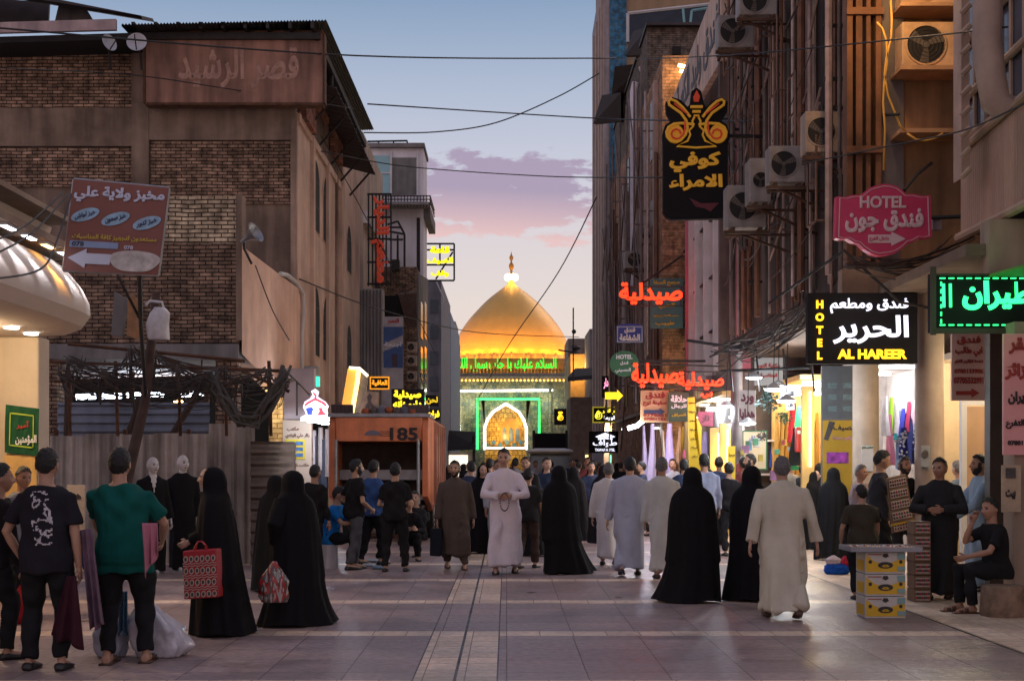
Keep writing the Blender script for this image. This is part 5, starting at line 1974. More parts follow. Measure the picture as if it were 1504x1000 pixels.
bb = sign_box('advert_board', 'tall shop board with red top and blue diagonal band on the left row', 563, 592, 465, 600, 50, M('board_grey', (.38, .36, .40), .6, var=.2, vs=3), M('board_red', (.4, .03, .03), .5), [('النصر', .5, .05, .6, .06)], d=.1)
w = MB()
w.slab([at(563, 505, 49.98), at(592, 492, 49.98), at(592, 480, 49.98), at(563, 480, 49.98)], (0, -.01, 0))
w.slab([at(563, 540, 49.98), at(592, 540, 49.98), at(592, 505, 49.98), at(563, 516, 49.98)], (0, -.01, 0))
w.build('band', M('board_blue', (.03, .08, .25), .5, var=.2), bb)
text('اجنحة', WHITEL, bb, at(577, 506, 49.97), w=.6, h=.2, depth=.01)
w = MB()
w.box(ax(576, 50), ax(584, 50), 49.95, 49.985, az_(538, 50), az_(520, 50))
w.build('cross', M('board_dark', (.05, .03, .05), .5), bb)
# low shop fronts on the left from the truck to the shrine
b10 = thing('shop', 'dark shop row with grey shutters behind the truck on the left', 'shop', (-6, 48, 0))
w = MB()
w.box(-12, -5.3, 46, 56.9, 0, 3.3)
w.box(-12, -4.9, 57.1, 86, 0, 3.4)
w.build('wall', M('shop_dark', (.07, .055, .05), .8, var=.4), b10)
w = MB()
w.box(-5.3, -4.2, 44, 60, 3.35, 3.5)
w.box(-4.9, -4.1, 62, 84, 3.45, 3.6)
w.build('awning', GREYP, b10)
for y, l in ((502, 'topmost'), (522, 'middle'), (545, 'lowest')):
 ac_unit(598, 612, y, y + 15, 58, l + ' of three stacked grey cooling units on the left row')
# ---------------------------------------------------------------- shrine: gate, golden dome
YG_ = 150.0
sg = thing('shrine_gate', 'tiled shrine gateway outlined in green and white neon with golden arch', 'gateway', (ax(748, YG_), YG_, 0))
def tiles():
 m = MBRICK('faience_tiles', (.25, .22, .13), (.08, .11, .11), (.14, .12, .07), .45, .45, .03, .45, .15, .4)
 return m
TILE = tiles()
g_ = lambda px, py, dy=0: at(px, py, YG_ + dy)
xa, xb, zt_ = ax(663, YG_), ax(838, YG_), az_(560, YG_)
ol = [(712, 660), (712, 628), (716, 616), (724, 605), (735, 598), (743, 593), (751, 598), (762, 605), (769, 616), (773, 628), (773, 660)]
w = MB()
x0, x1 = ax(707, YG_), ax(779, YG_)
w.box(xa, x0, YG_, YG_ + 4, 0, zt_)
w.box(x1, xb, YG_, YG_ + 4, 0, zt_)
# spandrel round the pointed arch
arch = [(ax(a, YG_), az_(b_, YG_)) for a, b_ in ol[1:-1]]
zc = az_(588, YG_)
w.box(x0 + .001, x1 - .001, YG_, YG_ + 4, zc, zt_ - .002)
top = [Vector((p[0], YG_, p[1])) for p in arch]
up = [Vector((p[0], YG_, zc)) for p in arch]
w.loft([top, up], False, False, False)
w.loft([top, [p + Vector((0, 1.6, 0)) for p in top]], False, False, False)
w.box(x0 + .002, arch[0][0], YG_ + .001, YG_ + 1.6, 0, arch[0][1])
w.box(arch[-1][0], x1 - .002, YG_ + .001, YG_ + 1.6, 0, arch[-1][1])
w.add([(x0, YG_, arch[0][1]), (arch[0][0], YG_, arch[0][1]), (x0, YG_, zc)], [(0, 1, 2)])
w.add([(x1, YG_, arch[-1][1]), (arch[-1][0], YG_, arch[-1][1]), (x1, YG_, zc)], [(0, 1, 2)])
w.build('wall', TILE, sg)
GOLDT = MBRICK('gold_tiles', (.62, .36, .07), (.48, .26, .05), (.25, .12, .03), .5, .5, .05, .4, .3, .35)
w = MB()
w.box(x0, x1, YG_ + 1.6, YG_ + 2, 0, zc)
n_ = w.build('niche', GOLDT, sg)
w = MB()
inner = [(735, 650), (735, 628), (742, 617), (750, 613), (758, 617), (766, 628), (766, 650)]
w.prism([(ax(a, YG_ + 1.5), az_(b_, YG_ + 1.5)) for a, b_ in inner], (0, YG_ + 1.5, 0), (1, 0, 0), (0, 0, 1), (0, .09, 0))
w.build('inner_arch', M('niche_orange', (.5, .22, .03), .5, var=.3, vs=1), sg)
for px in (741, 750.5, 760):
 w = MB()
 w.prism([(ax(a, YG_ + 1.4), az_(b_, YG_ + 1.4)) for a, b_ in ((px - 3, 648), (px - 3, 632), (px, 627), (px + 3, 632), (px + 3, 648))], (0, YG_ + 1.4, 0), (1, 0, 0), (0, 0, 1), (0, .08, 0))
 w.build('window', M('niche_blue', (.12, .16, .2), .4, var=.5, vs=2), sg)
w = MB()
for i in range(7):
 w.prism([(0, -.25), (.25, .1), (0, .45), (-.25, .1)], at(715 + i * 10, 655 - 4 * (i % 2), YG_ + 1.35), (1, 0, 0), (0, 0, 1), (0, .05, 0))
w.each('tile_flower', M('tile_blue', (.08, .20, .28), .4, var=.5, vs=1.5), sg)
for p, e in (((742, 640), 100), ((728, 622), 45), ((760, 622), 45)):
 lamp('niche_lamp', at(*p, YG_ + .6), e, (1, .55, .12), .2, parent=sg)
# neon
def neon(pts, r, mat):
 w = MB()
 w.tube([at(a, b_, YG_ - .15) for a, b_ in pts], r, 8)
 return w.build('neon_tube', mat, sg, True)
NW, NG = GLOW('neon_white', (1, .97, .88), 4.5), GLOW('neon_green', (.03, .85, .14), 3.2)
neon([(675, 640), (675, 574), (812, 573)], .10, NW)
neon([(701, 660), (701, 586), (792, 586), (792, 638)], .11, NG)
neon(ol[:6], .12, NW)
neon(ol[5:], .12, NW)
neon([(712, 658), (773, 658)], .08, NW)
lamp('neon_light', at(742, 600, YG_ - 2.5), 300, (.75, 1, .6), .8, parent=sg)
lamp('neon_light', at(690, 590, YG_ - 2), 220, (.9, 1, .7), .5, parent=sg)
lamp('neon_light', at(805, 590, YG_ - 2), 220, (.9, 1, .7), .5, parent=sg)
# cornice with lights, inscription
w = MB()
w.box(xa - .3, xb + .3, YG_ - .5, YG_ - .002, zt_ + .001, az_(553, YG_))
w.box(xa - .2, xb + .2, YG_ - .3, YG_ + 4, az_(553, YG_) + .002, az_(548, YG_))
w.build('cornice', M('cornice_grey', (.24, .22, .19), .7, var=.3), sg)
w = MB()
for i in range(30):
 w.ell(at(667 + i * 5.75, 558.5, YG_ - .62), (.10, .08, .12), 6, 4)
w.build('cornice_lamp', GLOW('cornice_glow', (1, .45, .06), 3.0), sg, True)
w = MB()
for i in range(34):
 a = 666 + i * 5
 w.prism([(0, 0), (.28, 0), (.28, .35), (.14, .6), (0, .35)], at(a, 548, YG_ + .2), (1, 0, 0), (0, 0, 1), (0, .25, 0))
w.each('parapet', GOLDT, sg)
w = MB()
w.box(xa, xb, YG_ + 3.2, YG_ + 3.6, az_(548, YG_), az_(523, YG_))
w.build('sign_frame', M('frieze_orange', (.45, .18, .05), .6, var=.3, vs=1.2), sg)
text('السلام عليك يا جار رسول الله', GLOW('green_script', (.02, .80, .06), 1.0), sg, at(744, 537, YG_ + 2.6), w=10.7, h=1.75, bold=.02, depth=.15)
for a in (680, 712, 744, 776, 808):
 lamp('frieze_lamp', at(a, 550, YG_ + 2.2), 130, (1, .45, .08), .3, parent=sg)
w = MB()
w.tube([at(672, 660, YG_ - .4), at(672, 566, YG_ - .4)], .18, 8)
w.tube([at(808, 660, YG_ - .4), at(808, 566, YG_ - .4)], .18, 8)
w.each('column', TILE, sg)
# dome
YD = 190.0
dm = thing('golden_dome', 'golden onion dome of the shrine lit orange from below', 'dome', (ax(751, YD), YD, 8))
cx = ax(751, YD)
k = YD / FP
prof_px = [(88, 560), (88, 527), (83.5, 526), (84.3, 518), (83.3, 508), (80.3, 499), (76, 490), (70, 480.5), (64, 472), (57.3, 464), (50, 456), (40.5, 446), (30, 436.5), (19, 428), (9.8, 421), (5.5, 416.5), (3, 411)]
prof = [(a * k, az_(b_, YD)) for a, b_ in prof_px]
# smooth profile
pr = []
for i in range(len(prof) - 1):
 for q in range(4):
  t_ = q / 4
  p0, p1, p2, p3 = prof[max(i - 1, 0)], prof[i], prof[i + 1], prof[min(i + 2, len(prof) - 1)]
  if i < 2:
   pr.append((p1[0] + (p2[0] - p1[0]) * t_, p1[1] + (p2[1] - p1[1]) * t_))
  else:
   pr.append(tuple(.5 * (2 * p1[j] + (p2[j] - p0[j]) * t_ + (2 * p0[j] - 5 * p1[j] + 4 * p2[j] - p3[j]) * t_ ** 2 + (3 * p1[j] - p0[j] - 3 * p2[j] + p3[j]) * t_ ** 3) for j in (0, 1)))
pr.append(prof[-1])
w = MB()
w.lathe(pr, (cx, YD, 0), 72)
def gold_dome():
 m = M('dome_gold', (.66, .40, .10), .42, metal=.35, var=.10, vs=.5)
 nt = m.node_tree
 N, L = nt.nodes, nt.links
 tc = N.new('ShaderNodeTexCoord')
 sep = N.new('ShaderNodeSeparateXYZ')
 L.new(tc.outputs['Object'], sep.inputs[0])
 at2 = N.new('ShaderNodeMath')
 at2.operation = 'ARCTAN2'
 L.new(sep.outputs[0], at2.inputs[0])
 L.new(sep.outputs[1], at2.inputs[1])
 mu = N.new('ShaderNodeMath')
 mu.operation = 'MULTIPLY'
 mu.inputs[1].default_value = 7
 L.new(at2.outputs[0], mu.inputs[0])
 cb = N.new('ShaderNodeCombineXYZ')
 L.new(mu.outputs[0], cb.inputs[0])
 L.new(sep.outputs[2], cb.inputs[1])
 br = N.new('ShaderNodeTexBrick')
 br.inputs['Scale'].default_value = 1
 br.inputs['Brick Width'].default_value, br.inputs['Row Height'].default_value = .6, .5
 br.inputs['Mortar Size'].default_value = .03
 L.new(cb.outputs[0], br.inputs['Vector'])
 b = N.new('ShaderNodeBump')
 b.invert = True
 b.inputs['Strength'].default_value, b.inputs['Distance'].default_value = .35, .1
 L.new(br.outputs['Fac'], b.inputs['Height'])
 L.new(b.outputs[0], N['Principled BSDF'].inputs['Normal'])
 return m
w.build('shell', gold_dome(), dm, True, ang=180)
w = MB()
fp = [(3.2, 412), (4.6, 409), (5.2, 406), (4.2, 403.5), (2.2, 401), (1.6, 397), (2.6, 395), (3.8, 391.5), (3.2, 388), (1.4, 386), (1.2, 383), (2.8, 380), (3.0, 377.5), (1.4, 375), (.5, 372), (.1, 369)]
w.lathe([(a * k, az_(b_, YD)) for a, b_ in fp], (cx, YD, 0), 18)
w.build('finial', M('finial_gold', (.42, .22, .05), .35, metal=.6, var=.2), dm, True, ang=180)
w = MB()
for i in range(10):
 a = 2 * math.pi * i / 10
 w.ell((cx + 7.2 * k * math.cos(a), YD + 7.2 * k * math.sin(a), az_(407.5, YD)), (.28, .28, .45), 8, 5)
w.build('crown_lamp', GLOW('crown_glow', (1, .72, .3), 6), dm, True)
for a in (0, 1.57, 3.14, 4.71):
 lamp('crown_light', (cx + 1.2 * math.cos(a), YD + 1.2 * math.sin(a) , az_(411, YD) + .3), 30, (1, .5, .1), .2, parent=dm)
for i in range(14):
 a = 2 * math.pi * (i + .5) / 14
 if math.sin(a) > .45:
  continue
 px_, py_ = cx + 14 * math.cos(a), YD + 14 * math.sin(a)
 lamp('floodlight', (px_, py_, az_(541, YD)), 2900, (1, .43, .055), .4, 'SPOT', None, 100, parent=dm, aim=(cx + 4 * math.cos(a), YD + 4 * math.sin(a), az_(450, YD)))
w = MB()
for i in range(36):
 a = 2 * math.pi * i / 36
 w.box(cx + 8.9 * math.cos(a) - .1, cx + 8.9 * math.cos(a) + .1, YD + 8.9 * math.sin(a) - .1, YD + 8.9 * math.sin(a) + .1, az_(537, YD), az_(527, YD))
w.lathe([(9.0, az_(538, YD)), (9.0, az_(534, YD)), (8.0, az_(534, YD))], (cx, YD, 0), 48)
w.build('balustrade', M('balustrade_gold', (.5, .26, .06), .5, var=.3), dm)
w = MB()
w.box(ax(640, YD), ax(860, YD), YD - 8.5, YD + 14, 0, az_(545, YD))
tag(w.build('shrine_hall', M('shrine_stone', (.30, .24, .17), .8, var=.2)), 'flat roofed shrine hall carrying the golden dome', 'building')
# things between the street and the gate
t = thing('awning', 'black awning over a lit kiosk left of the shrine gate', 'awning', at(680, 690, 95))
w = MB()
w.slab([at(655, 662, 95), at(698, 660, 95), at(698, 640, 97), at(655, 638, 97)], (0, .5, .3))
w.build('cloth', BLK, t)
w = MB()
for a in (657, 696):
 w.tube([at(a, 640, 96), at(a, 735, 96)], .1, 6)
w.each('post', DARKM, t)
w = MB()
w.box(ax(657, 97), ax(687, 97), 97, 97.2, az_(700, 97), az_(668, 97))
w.build('kiosk_light', GLOW('kiosk_glow', (.9, .8, .65), 1.2), t)
w = MB()
w.box(ax(656, 98), ax(698, 98), 97.5, 99, 0, az_(664, 98))
w.build('counter', M('kiosk_wall', (.2, .17, .15), .8, var=.3), t)
t = thing('banner', 'black banner stretched across the street right of the gate arch', 'banner', at(807, 660, 100))
w = MB()
w.slab([at(785, 659, 100), at(831, 658, 100), at(831, 636, 100), at(785, 636, 100)], (0, .1, 0))
w.build('cloth', BLK, t)
w = MB()
for a in (784, 832):
 w.tube([at(a, 632, 100), at(a, 745, 100)], .09, 6)
w.each('post', DARKM, t)
t = thing('minibus', 'white roofed parked minibus in front of the shrine gate', 'minibus', at(808, 760, 70))
w = MB()
x0, x1 = ax(775, 70), ax(842, 70)
rings = []
for z, e in ((.45, 0), (1.25, .0), (2.0, .12), (2.12, .2)):
 rings.append([(x0 + e, 70 + e, z), (x1 - e, 70 + e, z), (x1 - e, 74.5 - e, z), (x0 + e, 74.5 - e, z)])
w.loft(rings)
w.build('body', M('minibus_dark', (.05, .05, .055), .4, var=.2), t)
w = MB()
rings = []
for z, e in ((2.11, .16), (2.2, -.02), (2.27, .05), (2.36, .4)):
 rings.append([(x0 + e, 70 + e, z), (x1 - e, 70 + e, z), (x1 - e, 74.5 - e, z), (x0 + e, 74.5 - e, z)])
w.loft(rings)
w.build('roof', M('minibus_roof', (.5, .47, .46), .5, var=.1), t)
w = MB()
w.slab([(x0 + .1, 70.0, 1.32), (x1 - .1, 70.0, 1.32), (x1 - .2, 70.1, 1.95), (x0 + .2, 70.1, 1.95)], (0, -.02, 0))
w.build('windscreen', GLASS, t)
for x in (x0 + .15, x1 - .35):
 for y in (70.9, 73.6):
  w = MB()
  w.tube([(x, y, .34), (x + .2, y, .34)], .34, 16)
  w.build('wheel', MATS['tyre'], t, True)
for x in (x0 + .2, x1 - .4):
 w = MB()
 w.box(x, x + .2, 69.96, 70.02, .75, .92)
 w.build('headlight', GLASS, t)
for px0, px1, py, Yv, l in ((834, 881, 497, 135, 'dark grey block filling the gap right of the dome'), (640, 669, 472, 140, 'dark grey block filling the gap left of the dome')):
 t = thing('building', l, 'building', at((px0 + px1) / 2, 690, Yv))
 w = MB()
 w.box(ax(px0, Yv), ax(px1, Yv), Yv, Yv + 8, 0, az_(py, Yv))
 w.build('wall', M('gap_plaster', (.17, .14, .13), .85, var=.35, streak=.3), t)
 w = MB()
 for i in range(4):
  for j in range(2):
   w.box(ax(px0 + 6 + j * (px1 - px0) * .45, Yv), ax(px0 + 13 + j * (px1 - px0) * .45, Yv), Yv - .05, Yv - .001, az_(py + 22 + i * 24, Yv), az_(py + 10 + i * 24, Yv))
 w.each('window', GLASS, t)
# ---------------------------------------------------------------- right side of the street
UNIT2 = M('unit_grey', (.30, .27, .255), .6, var=.25, vs=5, streak=.3)
r1 = thing('tower_block', 'tall tan tower with turquoise tile strip and wide dark window', 'building', (8, 70, 0))
Y = 66.0
XE = ax(895, Y)
w = MB()
w.box(XE, 26, Y, 76, 0, 29)
w.build('wall', M('tan_facade', (.30, .20, .12), .8, var=.15, vs=.5, streak=.15), r1)
w = MB()
w.slab([(XE - .002, Y, 0), (XE - .002, 75, 0), (XE - .002, 75, 24.2), (XE - .002, Y, 25)], (-.25, 0, 0))
w.build('side_wall', M('grey_mauve_wall', (.36, .31, .32), .8, var=.2, streak=.3), r1)
w = MB()
for y in (66.6, 68.4, 70.6, 73):
 w.box(XE - .34, XE - .2525, y, y + .5, 3, 23.5)
w.each('side_pilaster', M('tan_strip', (.42, .33, .28), .8, var=.15), r1)
w = MB()
w.box(XE + .02, ax(920, Y), Y - .10, Y - .002, 5, 28)
w.build('tile_strip', MBRICK('turquoise_tiles', (.03, .17, .30), (.02, .12, .24), (.05, .10, .14), .3, .3, .03, .35, .2, .35), r1)
w = MB()
w.slab([at(924, 66, Y - .08), at(1040, 56, Y - .08), at(1046, 6, Y - .08), at(924, 20, Y - .08)], (0, .07, 0))
w.build('window', M('tower_glass', (.02, .03, .05), .4, var=.3, spec=.3), r1)
w = MB()
for a, b_ in (((922, 20), (1046, 6)), ((922, 20), (922, 62)), ((1044, 6), (1040, 40))):
 w.tube([at(*a, Y - .1), at(*b_, Y - .1)], .07, 4)
w.build('frame', WHITEP, r1)
w = MB()
for a, b_ in (((1014, 34), (1016, 16)), ((1016, 16), (1042, 12)), ((1005, 34), (1003, 12))):
 w.tube([at(*a, Y - .12), at(*b_, Y - .12)], .06, 4)
w.build('inner_frame', TEAL, r1)
r2 = thing('apartment_building', 'scaffolded brick building with dark canopies and steel ducts', 'building', (7, 52, 0))
Y = 43.0
X2 = ax(973, Y)
w = MB()
w.box(X2, 16, Y, 64, 0, az_(82, Y))
w.build('wall', BRICKO, r2)
w = MB()
w.box(ax(953, 48), 16, 48.5, 63, az_(82, Y), az_(38, 48.5))
w.build('upper_wall', MBRICK('grey_brick', (.17, .135, .11), (.13, .10, .085), (.07, .06, .05)), r2)
w = MB()
w.box(ax(950, 48), 16, 48.2, 63.4, az_(37, 48.2), az_(33, 48.2))
w.build('roof', M('dark_iron_sheet'), r2)
w = MB()
w.box(ax(988, 48.4), ax(1000, 48.4), 48.42, 48.499, az_(80, 48.4), az_(68, 48.4))
w.build('window', DARK, r2)
for (q, l) in ((((918, 82, 52), (960, 80, 50), (952, 40, 50), (930, 46, 52)), 0), (((898, 140, 58), (952, 132, 56), (950, 92, 54), (903, 98, 56)), 0), (((871, 182, 60), (912, 178, 58), (912, 136, 57), (884, 140, 59)), 0)):
 w = MB()
 w.slab([at(a, b_, d) for a, b_, d in q], (.15, .6, .1))
 w.build('canopy', M('canopy_dark', (.035, .026, .026), .8, var=.3), r2)
w = MB()
w.tube([at(931, 420, 50), at(931, 135, 50), at(934, 122, 50)], .14, 12)
w.tube([at(945, 110, 51), at(940, 100, 51), at(950, 97, 51.5), at(955, 104, 52)], .06, 8)
w.each('duct', M('duct_grey', (.62, .58, .64), .5, metal=0, var=.15, streak=.2), r2, smooth=True)
rr = random.Random(11)
for i in range(30):
 y = rr.uniform(44, 62)
 w = MB()
 x = X2 - rr.uniform(.06, .4)
 w.tube([(x, y, rr.uniform(3.6, 5)), (x, y, rr.uniform(9, 14.5))], rr.choice((.03, .04, .06)), 6)
 w.build('pipe', M('pipe_%d' % (i % 3), ((.32, .25, .23), (.18, .10, .07), (.48, .40, .38))[i % 3], .6, metal=.3, var=.3), r2, True)
w = MB()
for y in (44.5, 47, 50, 53, 56.5, 60):
 for z in (4.5, 7, 9.5, 12):
  w.tube([(X2 - .5, y, z), (X2 - .02, y, z)], .025, 5)
  w.tube([(X2 - .5, y, z), (X2 - .5, y + 2.4, z + 2.4 * (1 if (int(y) + int(z)) % 2 else -1))], .028, 5)
 w.tube([(X2 - .5, y, 3.6), (X2 - .5, y, 14.2)], .035, 5)
w.build('scaffold', M('scaffold_steel', (.16, .12, .11), .6, metal=.4, var=.4), r2)
w = MB()
for y in (45.2, 48.2, 51.2, 54.4, 58):
 for z in (5, 8.2, 11.4):
  w.box(X2 - .03, X2 - .001, y, y + 1.2, z, z + 1.9)
w.each('window', M('dull_glass', (.05, .055, .07), .35, var=.3, vs=2), r2)
w = MB()
for y in (44.2, 50.4, 57.2):
 w.box(X2 - .12, X2 - .002, y, y + .6, 3.5, 13.5)
w.each('pilaster', M('pink_stone', (.48, .33, .28), .8, var=.2, streak=.2), r2)
t = thing('wall_lamp', 'pair of warm tube lamps on the orange brick wall', 'lamp', at(1005, 112, 42.6))
w = MB()
for a, b_ in (((996, 96), (1018, 101)), ((998, 104), (1017, 110))):
 w.tube([at(*a, 42.7), at(*b_, 42.7)], .055, 8)
w.build('tube', GLOW('warm_tube', (1, .62, .22), 8), t)
w = MB()
w.tube([at(1020, 98, 42.95), at(1018, 106, 42.7), at(1018, 112, 42.7)], .03, 5)
w.build('arm', DARKM, t)
lamp('light', at(1006, 106, 42.3), 30, (1, .6, .25), .2, parent=t)
r3 = thing('apartment_building', 'building of white fins and pink edges with a slanted fascia board', 'building', (7, 37, 0))
XR = 5.15
w = MB()
w.box(XR + .3, 14, 32.6, 42.8, 0, 12.6)
w.build('wall', M('grey_panel', (.30, .27, .265), .8, var=.2, streak=.35), r3)
for px in (1012, 1021, 1034, 1048, 1062, 1073):
 y = sy(px, XR)
 w = MB()
 w.box(XR, XR + .298, y, y + .16, 3.9, 10.6)
 w.build('fin', M('fin_white', (.66, .60, .60), .6, var=.12, streak=.2), r3)
w = MB()
for px in (1009.0, 1083):
 y = sy(px, XR)
 w.box(XR - .03, XR + .297, y, y + .2, 3.7, 10.9)
w.build('pink_edge', M('edge_pink', (.55, .15, .21), .6, var=.15), r3)
w = MB()
for z in (5.0, 6.4, 7.9, 9.3):
 w.box(XR + .12, XR + .296, 32.7, 42.6, z, z + .05)
w.each('joint', DARKM, r3)
w = MB()
w.slab([(XR - .15, 32.2, 10.75), (XR - .15, 41.5, 10.95), (XR - .15, 41.5, 12.3), (XR - .15, 32.2, 12.75)], (-.14, 0, 0))
fb = w.build('fascia_board', M('board_buff', (.58, .42, .33), .7, var=.15, streak=.35), r3)
text('فندق وليد الكعبة', M('board_ink', (.10, .10, .12), .7), fb, (XR - .30, 36.6, 11.7), w=8, h=1.1, u=(0, -1, 0), v=(0, 0, 1), depth=.02)
w = MB()
w.box(XR - .3, 14, 32.4, 32.598, 3.7, 12.6)
w.build('end_wall', M('edge_brown', (.14, .10, .085), .8, var=.3, streak=.4), r3)
# near right: pipe covered building over the arcade
r4 = thing('apartment_building', 'brown building above the arcade covered in rusty pipes and cooling units', 'building', (7, 25, 0))
XP = 5.2
ZS = 4.15                         # underside of the upper floors
w = MB()
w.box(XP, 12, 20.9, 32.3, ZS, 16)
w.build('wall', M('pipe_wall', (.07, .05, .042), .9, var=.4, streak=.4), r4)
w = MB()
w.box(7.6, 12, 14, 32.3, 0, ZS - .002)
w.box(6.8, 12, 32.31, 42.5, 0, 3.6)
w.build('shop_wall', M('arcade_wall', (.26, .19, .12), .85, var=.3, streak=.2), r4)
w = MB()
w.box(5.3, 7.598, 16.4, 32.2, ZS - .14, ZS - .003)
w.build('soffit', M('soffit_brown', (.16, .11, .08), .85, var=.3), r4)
rr = random.Random(21)
n = 0
for i in range(64):
 y = 21.2 + (32.1 - 21.2) * (i + rr.uniform(-.4, .4)) / 64
 x = XP - rr.choice((.06, .10, .16, .25, .35))
 z0, z1 = rr.choice((ZS + .1, ZS + .3, 6, 7.2)), rr.choice((13.5, 14, 12.5, 11, 15))
 r_ = rr.choice((.025, .03, .04, .05, .06))
 w = MB()
 w.tube([(x, y, z0), (x, y, z1)], r_, 7)
 k = rr.randrange(5)
 w.build('pipe', M('drain_%d' % k, ((.30, .185, .14), (.44, .31, .26), (.22, .10, .055), (.15, .115, .10), (.58, .45, .40))[k], .65, metal=.2, var=.35, vs=3, streak=.4), r4, True)
w = MB()
for i in range(40):
 y = rr.uniform(21.2, 32)
 z = rr.uniform(5, 13.5)
 w.box(XP - .42, XP - .002, y, y + .05, z, z + .05)
w.each('pipe_clamp', DARKM, r4)
w = MB()
for i in range(22):           # diagonal struts and loose conduits
 y = rr.uniform(21.5, 31)
 z = rr.uniform(5, 13)
 w.tube([(XP - .38, y, z), (XP - .30, y - rr.uniform(.5, 1.4), z + rr.uniform(.6, 1.4))], .022, 5)
w.each('strut', M('drain_1'), r4)
RUSTB_LIT = M('column_rust_lit', (.24, .11, .055), .8, metal=.1, var=.4, vs=2, streak=.4)  # rust brown with warm lamplight added to the colour
for px0, px1 in ((1240, 1248), (1253, 1262), (1268, 1274), (1282, 1290)):
 w = MB()
 w.box(ax(px0, 20.8), ax(px1, 20.8), 20.62, 20.88, ZS, 15.5)
 w.build('steel_column', RUSTB_LIT, r4)
w = MB()
for z in (6.1, 8.1, 9.2, 10.9):
 w.box(ax(1238, 20.8), ax(1292, 20.8), 20.55, 20.618, z, z + .1)
w.each('steel_beam', RUSTB_LIT, r4)
w = MB()
w.box(ax(1294, 20.8), ax(1326, 20.8), 20.75, 20.898, ZS, 15)
w.build('panel_strip', M('strip_grey', (.19, .16, .15), .7, var=.3, streak=.4), r4)
w = MB()
w.box(ax(1324, 20.8), ax(1440, 20.8), 20.82, 20.899, ZS, 15)
w.build('recess_wall', M('recess_brown_lit', (.33, .18, .085), .85, var=.35, vs=1, streak=.5), r4)  # orange of the warm lamplight is mixed into this brown
for z0 in (100, 192):
 w = MB()
 z = az_(z0 + 5, 20.3)
 w.box(ax(1320, 20.3), ax(1416, 20.3), 20.2, 20.8, z, z + .06)
 w.build('shelf', M('shelf_rust', (.48, .27, .14), .7, var=.3), r4)
w = MB()
w.box(ax(1320, 20.3), ax(1414, 20.3), 20.2, 20.8, az_(12, 20.3), az_(7, 20.3))
w.build('shelf', MATS['shelf_rust'], r4)
w = MB()
w.box(ax(1232, 20.5), ax(1448, 20.5), 20.3, 20.56, az_(436, 20.5), az_(398, 20.5))
w.build('beam', M('beam_buff', (.36, .245, .165), .85, var=.25, streak=.3), r4)
w = MB()
w.box(ax(1325, 20.6), ax(1445, 20.6), 20.6, 20.74, az_(398, 20.5) + .003, az_(330, 20.5))
w.build('lintel_panel', M('recess_brown_lit'), r4)
w = MB()
rr = random.Random(41)
for i in range(34):
 y = rr.uniform(21.3, 30)
 z = rr.uniform(5.2, 13)
 w.tube(sag((XP - .45, y, z), (XP - .45 + rr.uniform(-.1, .05), y + rr.uniform(1, 3.5), z + rr.uniform(-1.2, 1.2)), rr.uniform(.05, .5), 10), rr.choice((.008, .012, .018)), 5)
tag(w.build('cable_bundle', M('facade_cable', (.05, .04, .036), .7, var=.6, vs=4), None, True, ang=180), 'loose cables looping over the rusty pipes of the brown arcade building', 'cables')
for i in range(13):
 w = MB()
 y = 21.6 + i * .78
 z = 5.3 + (i * 37 % 60) / 10
 for a_, b_ in (((0, 0), (0, 1.3)), ((0, 1.3), (1, 1.3)), ((1, 1.3), (1, 0)), ((1, 0), (0, 0)), ((0, .65), (1, .65))):
  w.tube([(XP - .5, y + a_[0] * .6, z + a_[1]), (XP - .5, y + b_[0] * .6, z + b_[1])], .02, 4)
 w.tube([(XP - .5, y, z), (XP - .02, y, z)], .02, 4)
 w.build('bracket_frame', M('frame_brown', (.20, .12, .085), .8, metal=.2, var=.4), r4)
ac_unit(1325, 1412, 32, 100, 20.35, 'beige cooling unit with big open fan on the rust shelf', M('unit_warm_lit', (.66, .42, .23), .6, var=.25, vs=4, streak=.3), .4)  # case colour carries the warm lamplight falling on the unit
ac_unit(1325, 1412, -62, 6, 20.35, 'beige cooling unit cut off by the top of the photo', M('unit_warm_lit'), .4)
ac_unit(1183, 1241, 163, 224, 21.6, 'brown cooling unit beside the rusty steel columns', M('unit_beige'), .4, bracket=5.6)
ac_unit(1130, 1183, 214, 268, 22.6, 'grey cooling unit left of and below the brown one', UNIT2, .4, bracket=5.4)
ac_unit(1101, 1133, 232, 297, 23.6, 'narrow grey cooling unit between the hotel arrow signs and black cafe sign', UNIT2, .5, bracket=5.3, fx=.5)
ac_unit(1068, 1126, 272, 334, 24.2, 'dark grey cooling unit at the lower right of the cafe sign', UNIT2, .45, bracket=5.3)
ac_unit(1055, 1108, 22, 70, 26.0, 'dark cooling unit under the top edge above the fascia board', UNIT2, .45, bracket=5.3)
ac_unit(1086, 1142, -22, 22, 25.0, 'dark cooling unit at the very top beside the pipes', UNIT2, .45, bracket=5.3)
ac_unit(918, 953, 369, 394, 47, 'small grey cooling unit on the scaffolded building', UNIT2, .4, bracket=X2)
ac_unit(941, 957, 335, 358, 46, 'square white box unit on the scaffolded building', GREYP, .4, fx=.5)
t = thing('wall_lamp', 'warm floodlight fixed to the rusty columns above the beige cooling units', 'lamp', at(1292, -52, 19.6))
w = MB()
c_ = Vector(at(1292, -52, 19.5))
w.box(c_.x - .16, c_.x + .16, c_.y - .06, c_.y + .08, c_.z - .1, c_.z + .1)
w.tube([c_ + Vector((0, .08, 0)), c_ + Vector((-.1, 1.1, .1))], .025, 6)
w.build('housing', DARKM, t)
w = MB()
w.box(c_.x - .14, c_.x + .14, c_.y - .065, c_.y + .06, c_.z - .106, c_.z - .1005)
w.build('glass', GLOW('flood_glow', (1, .6, .2), 8), t)
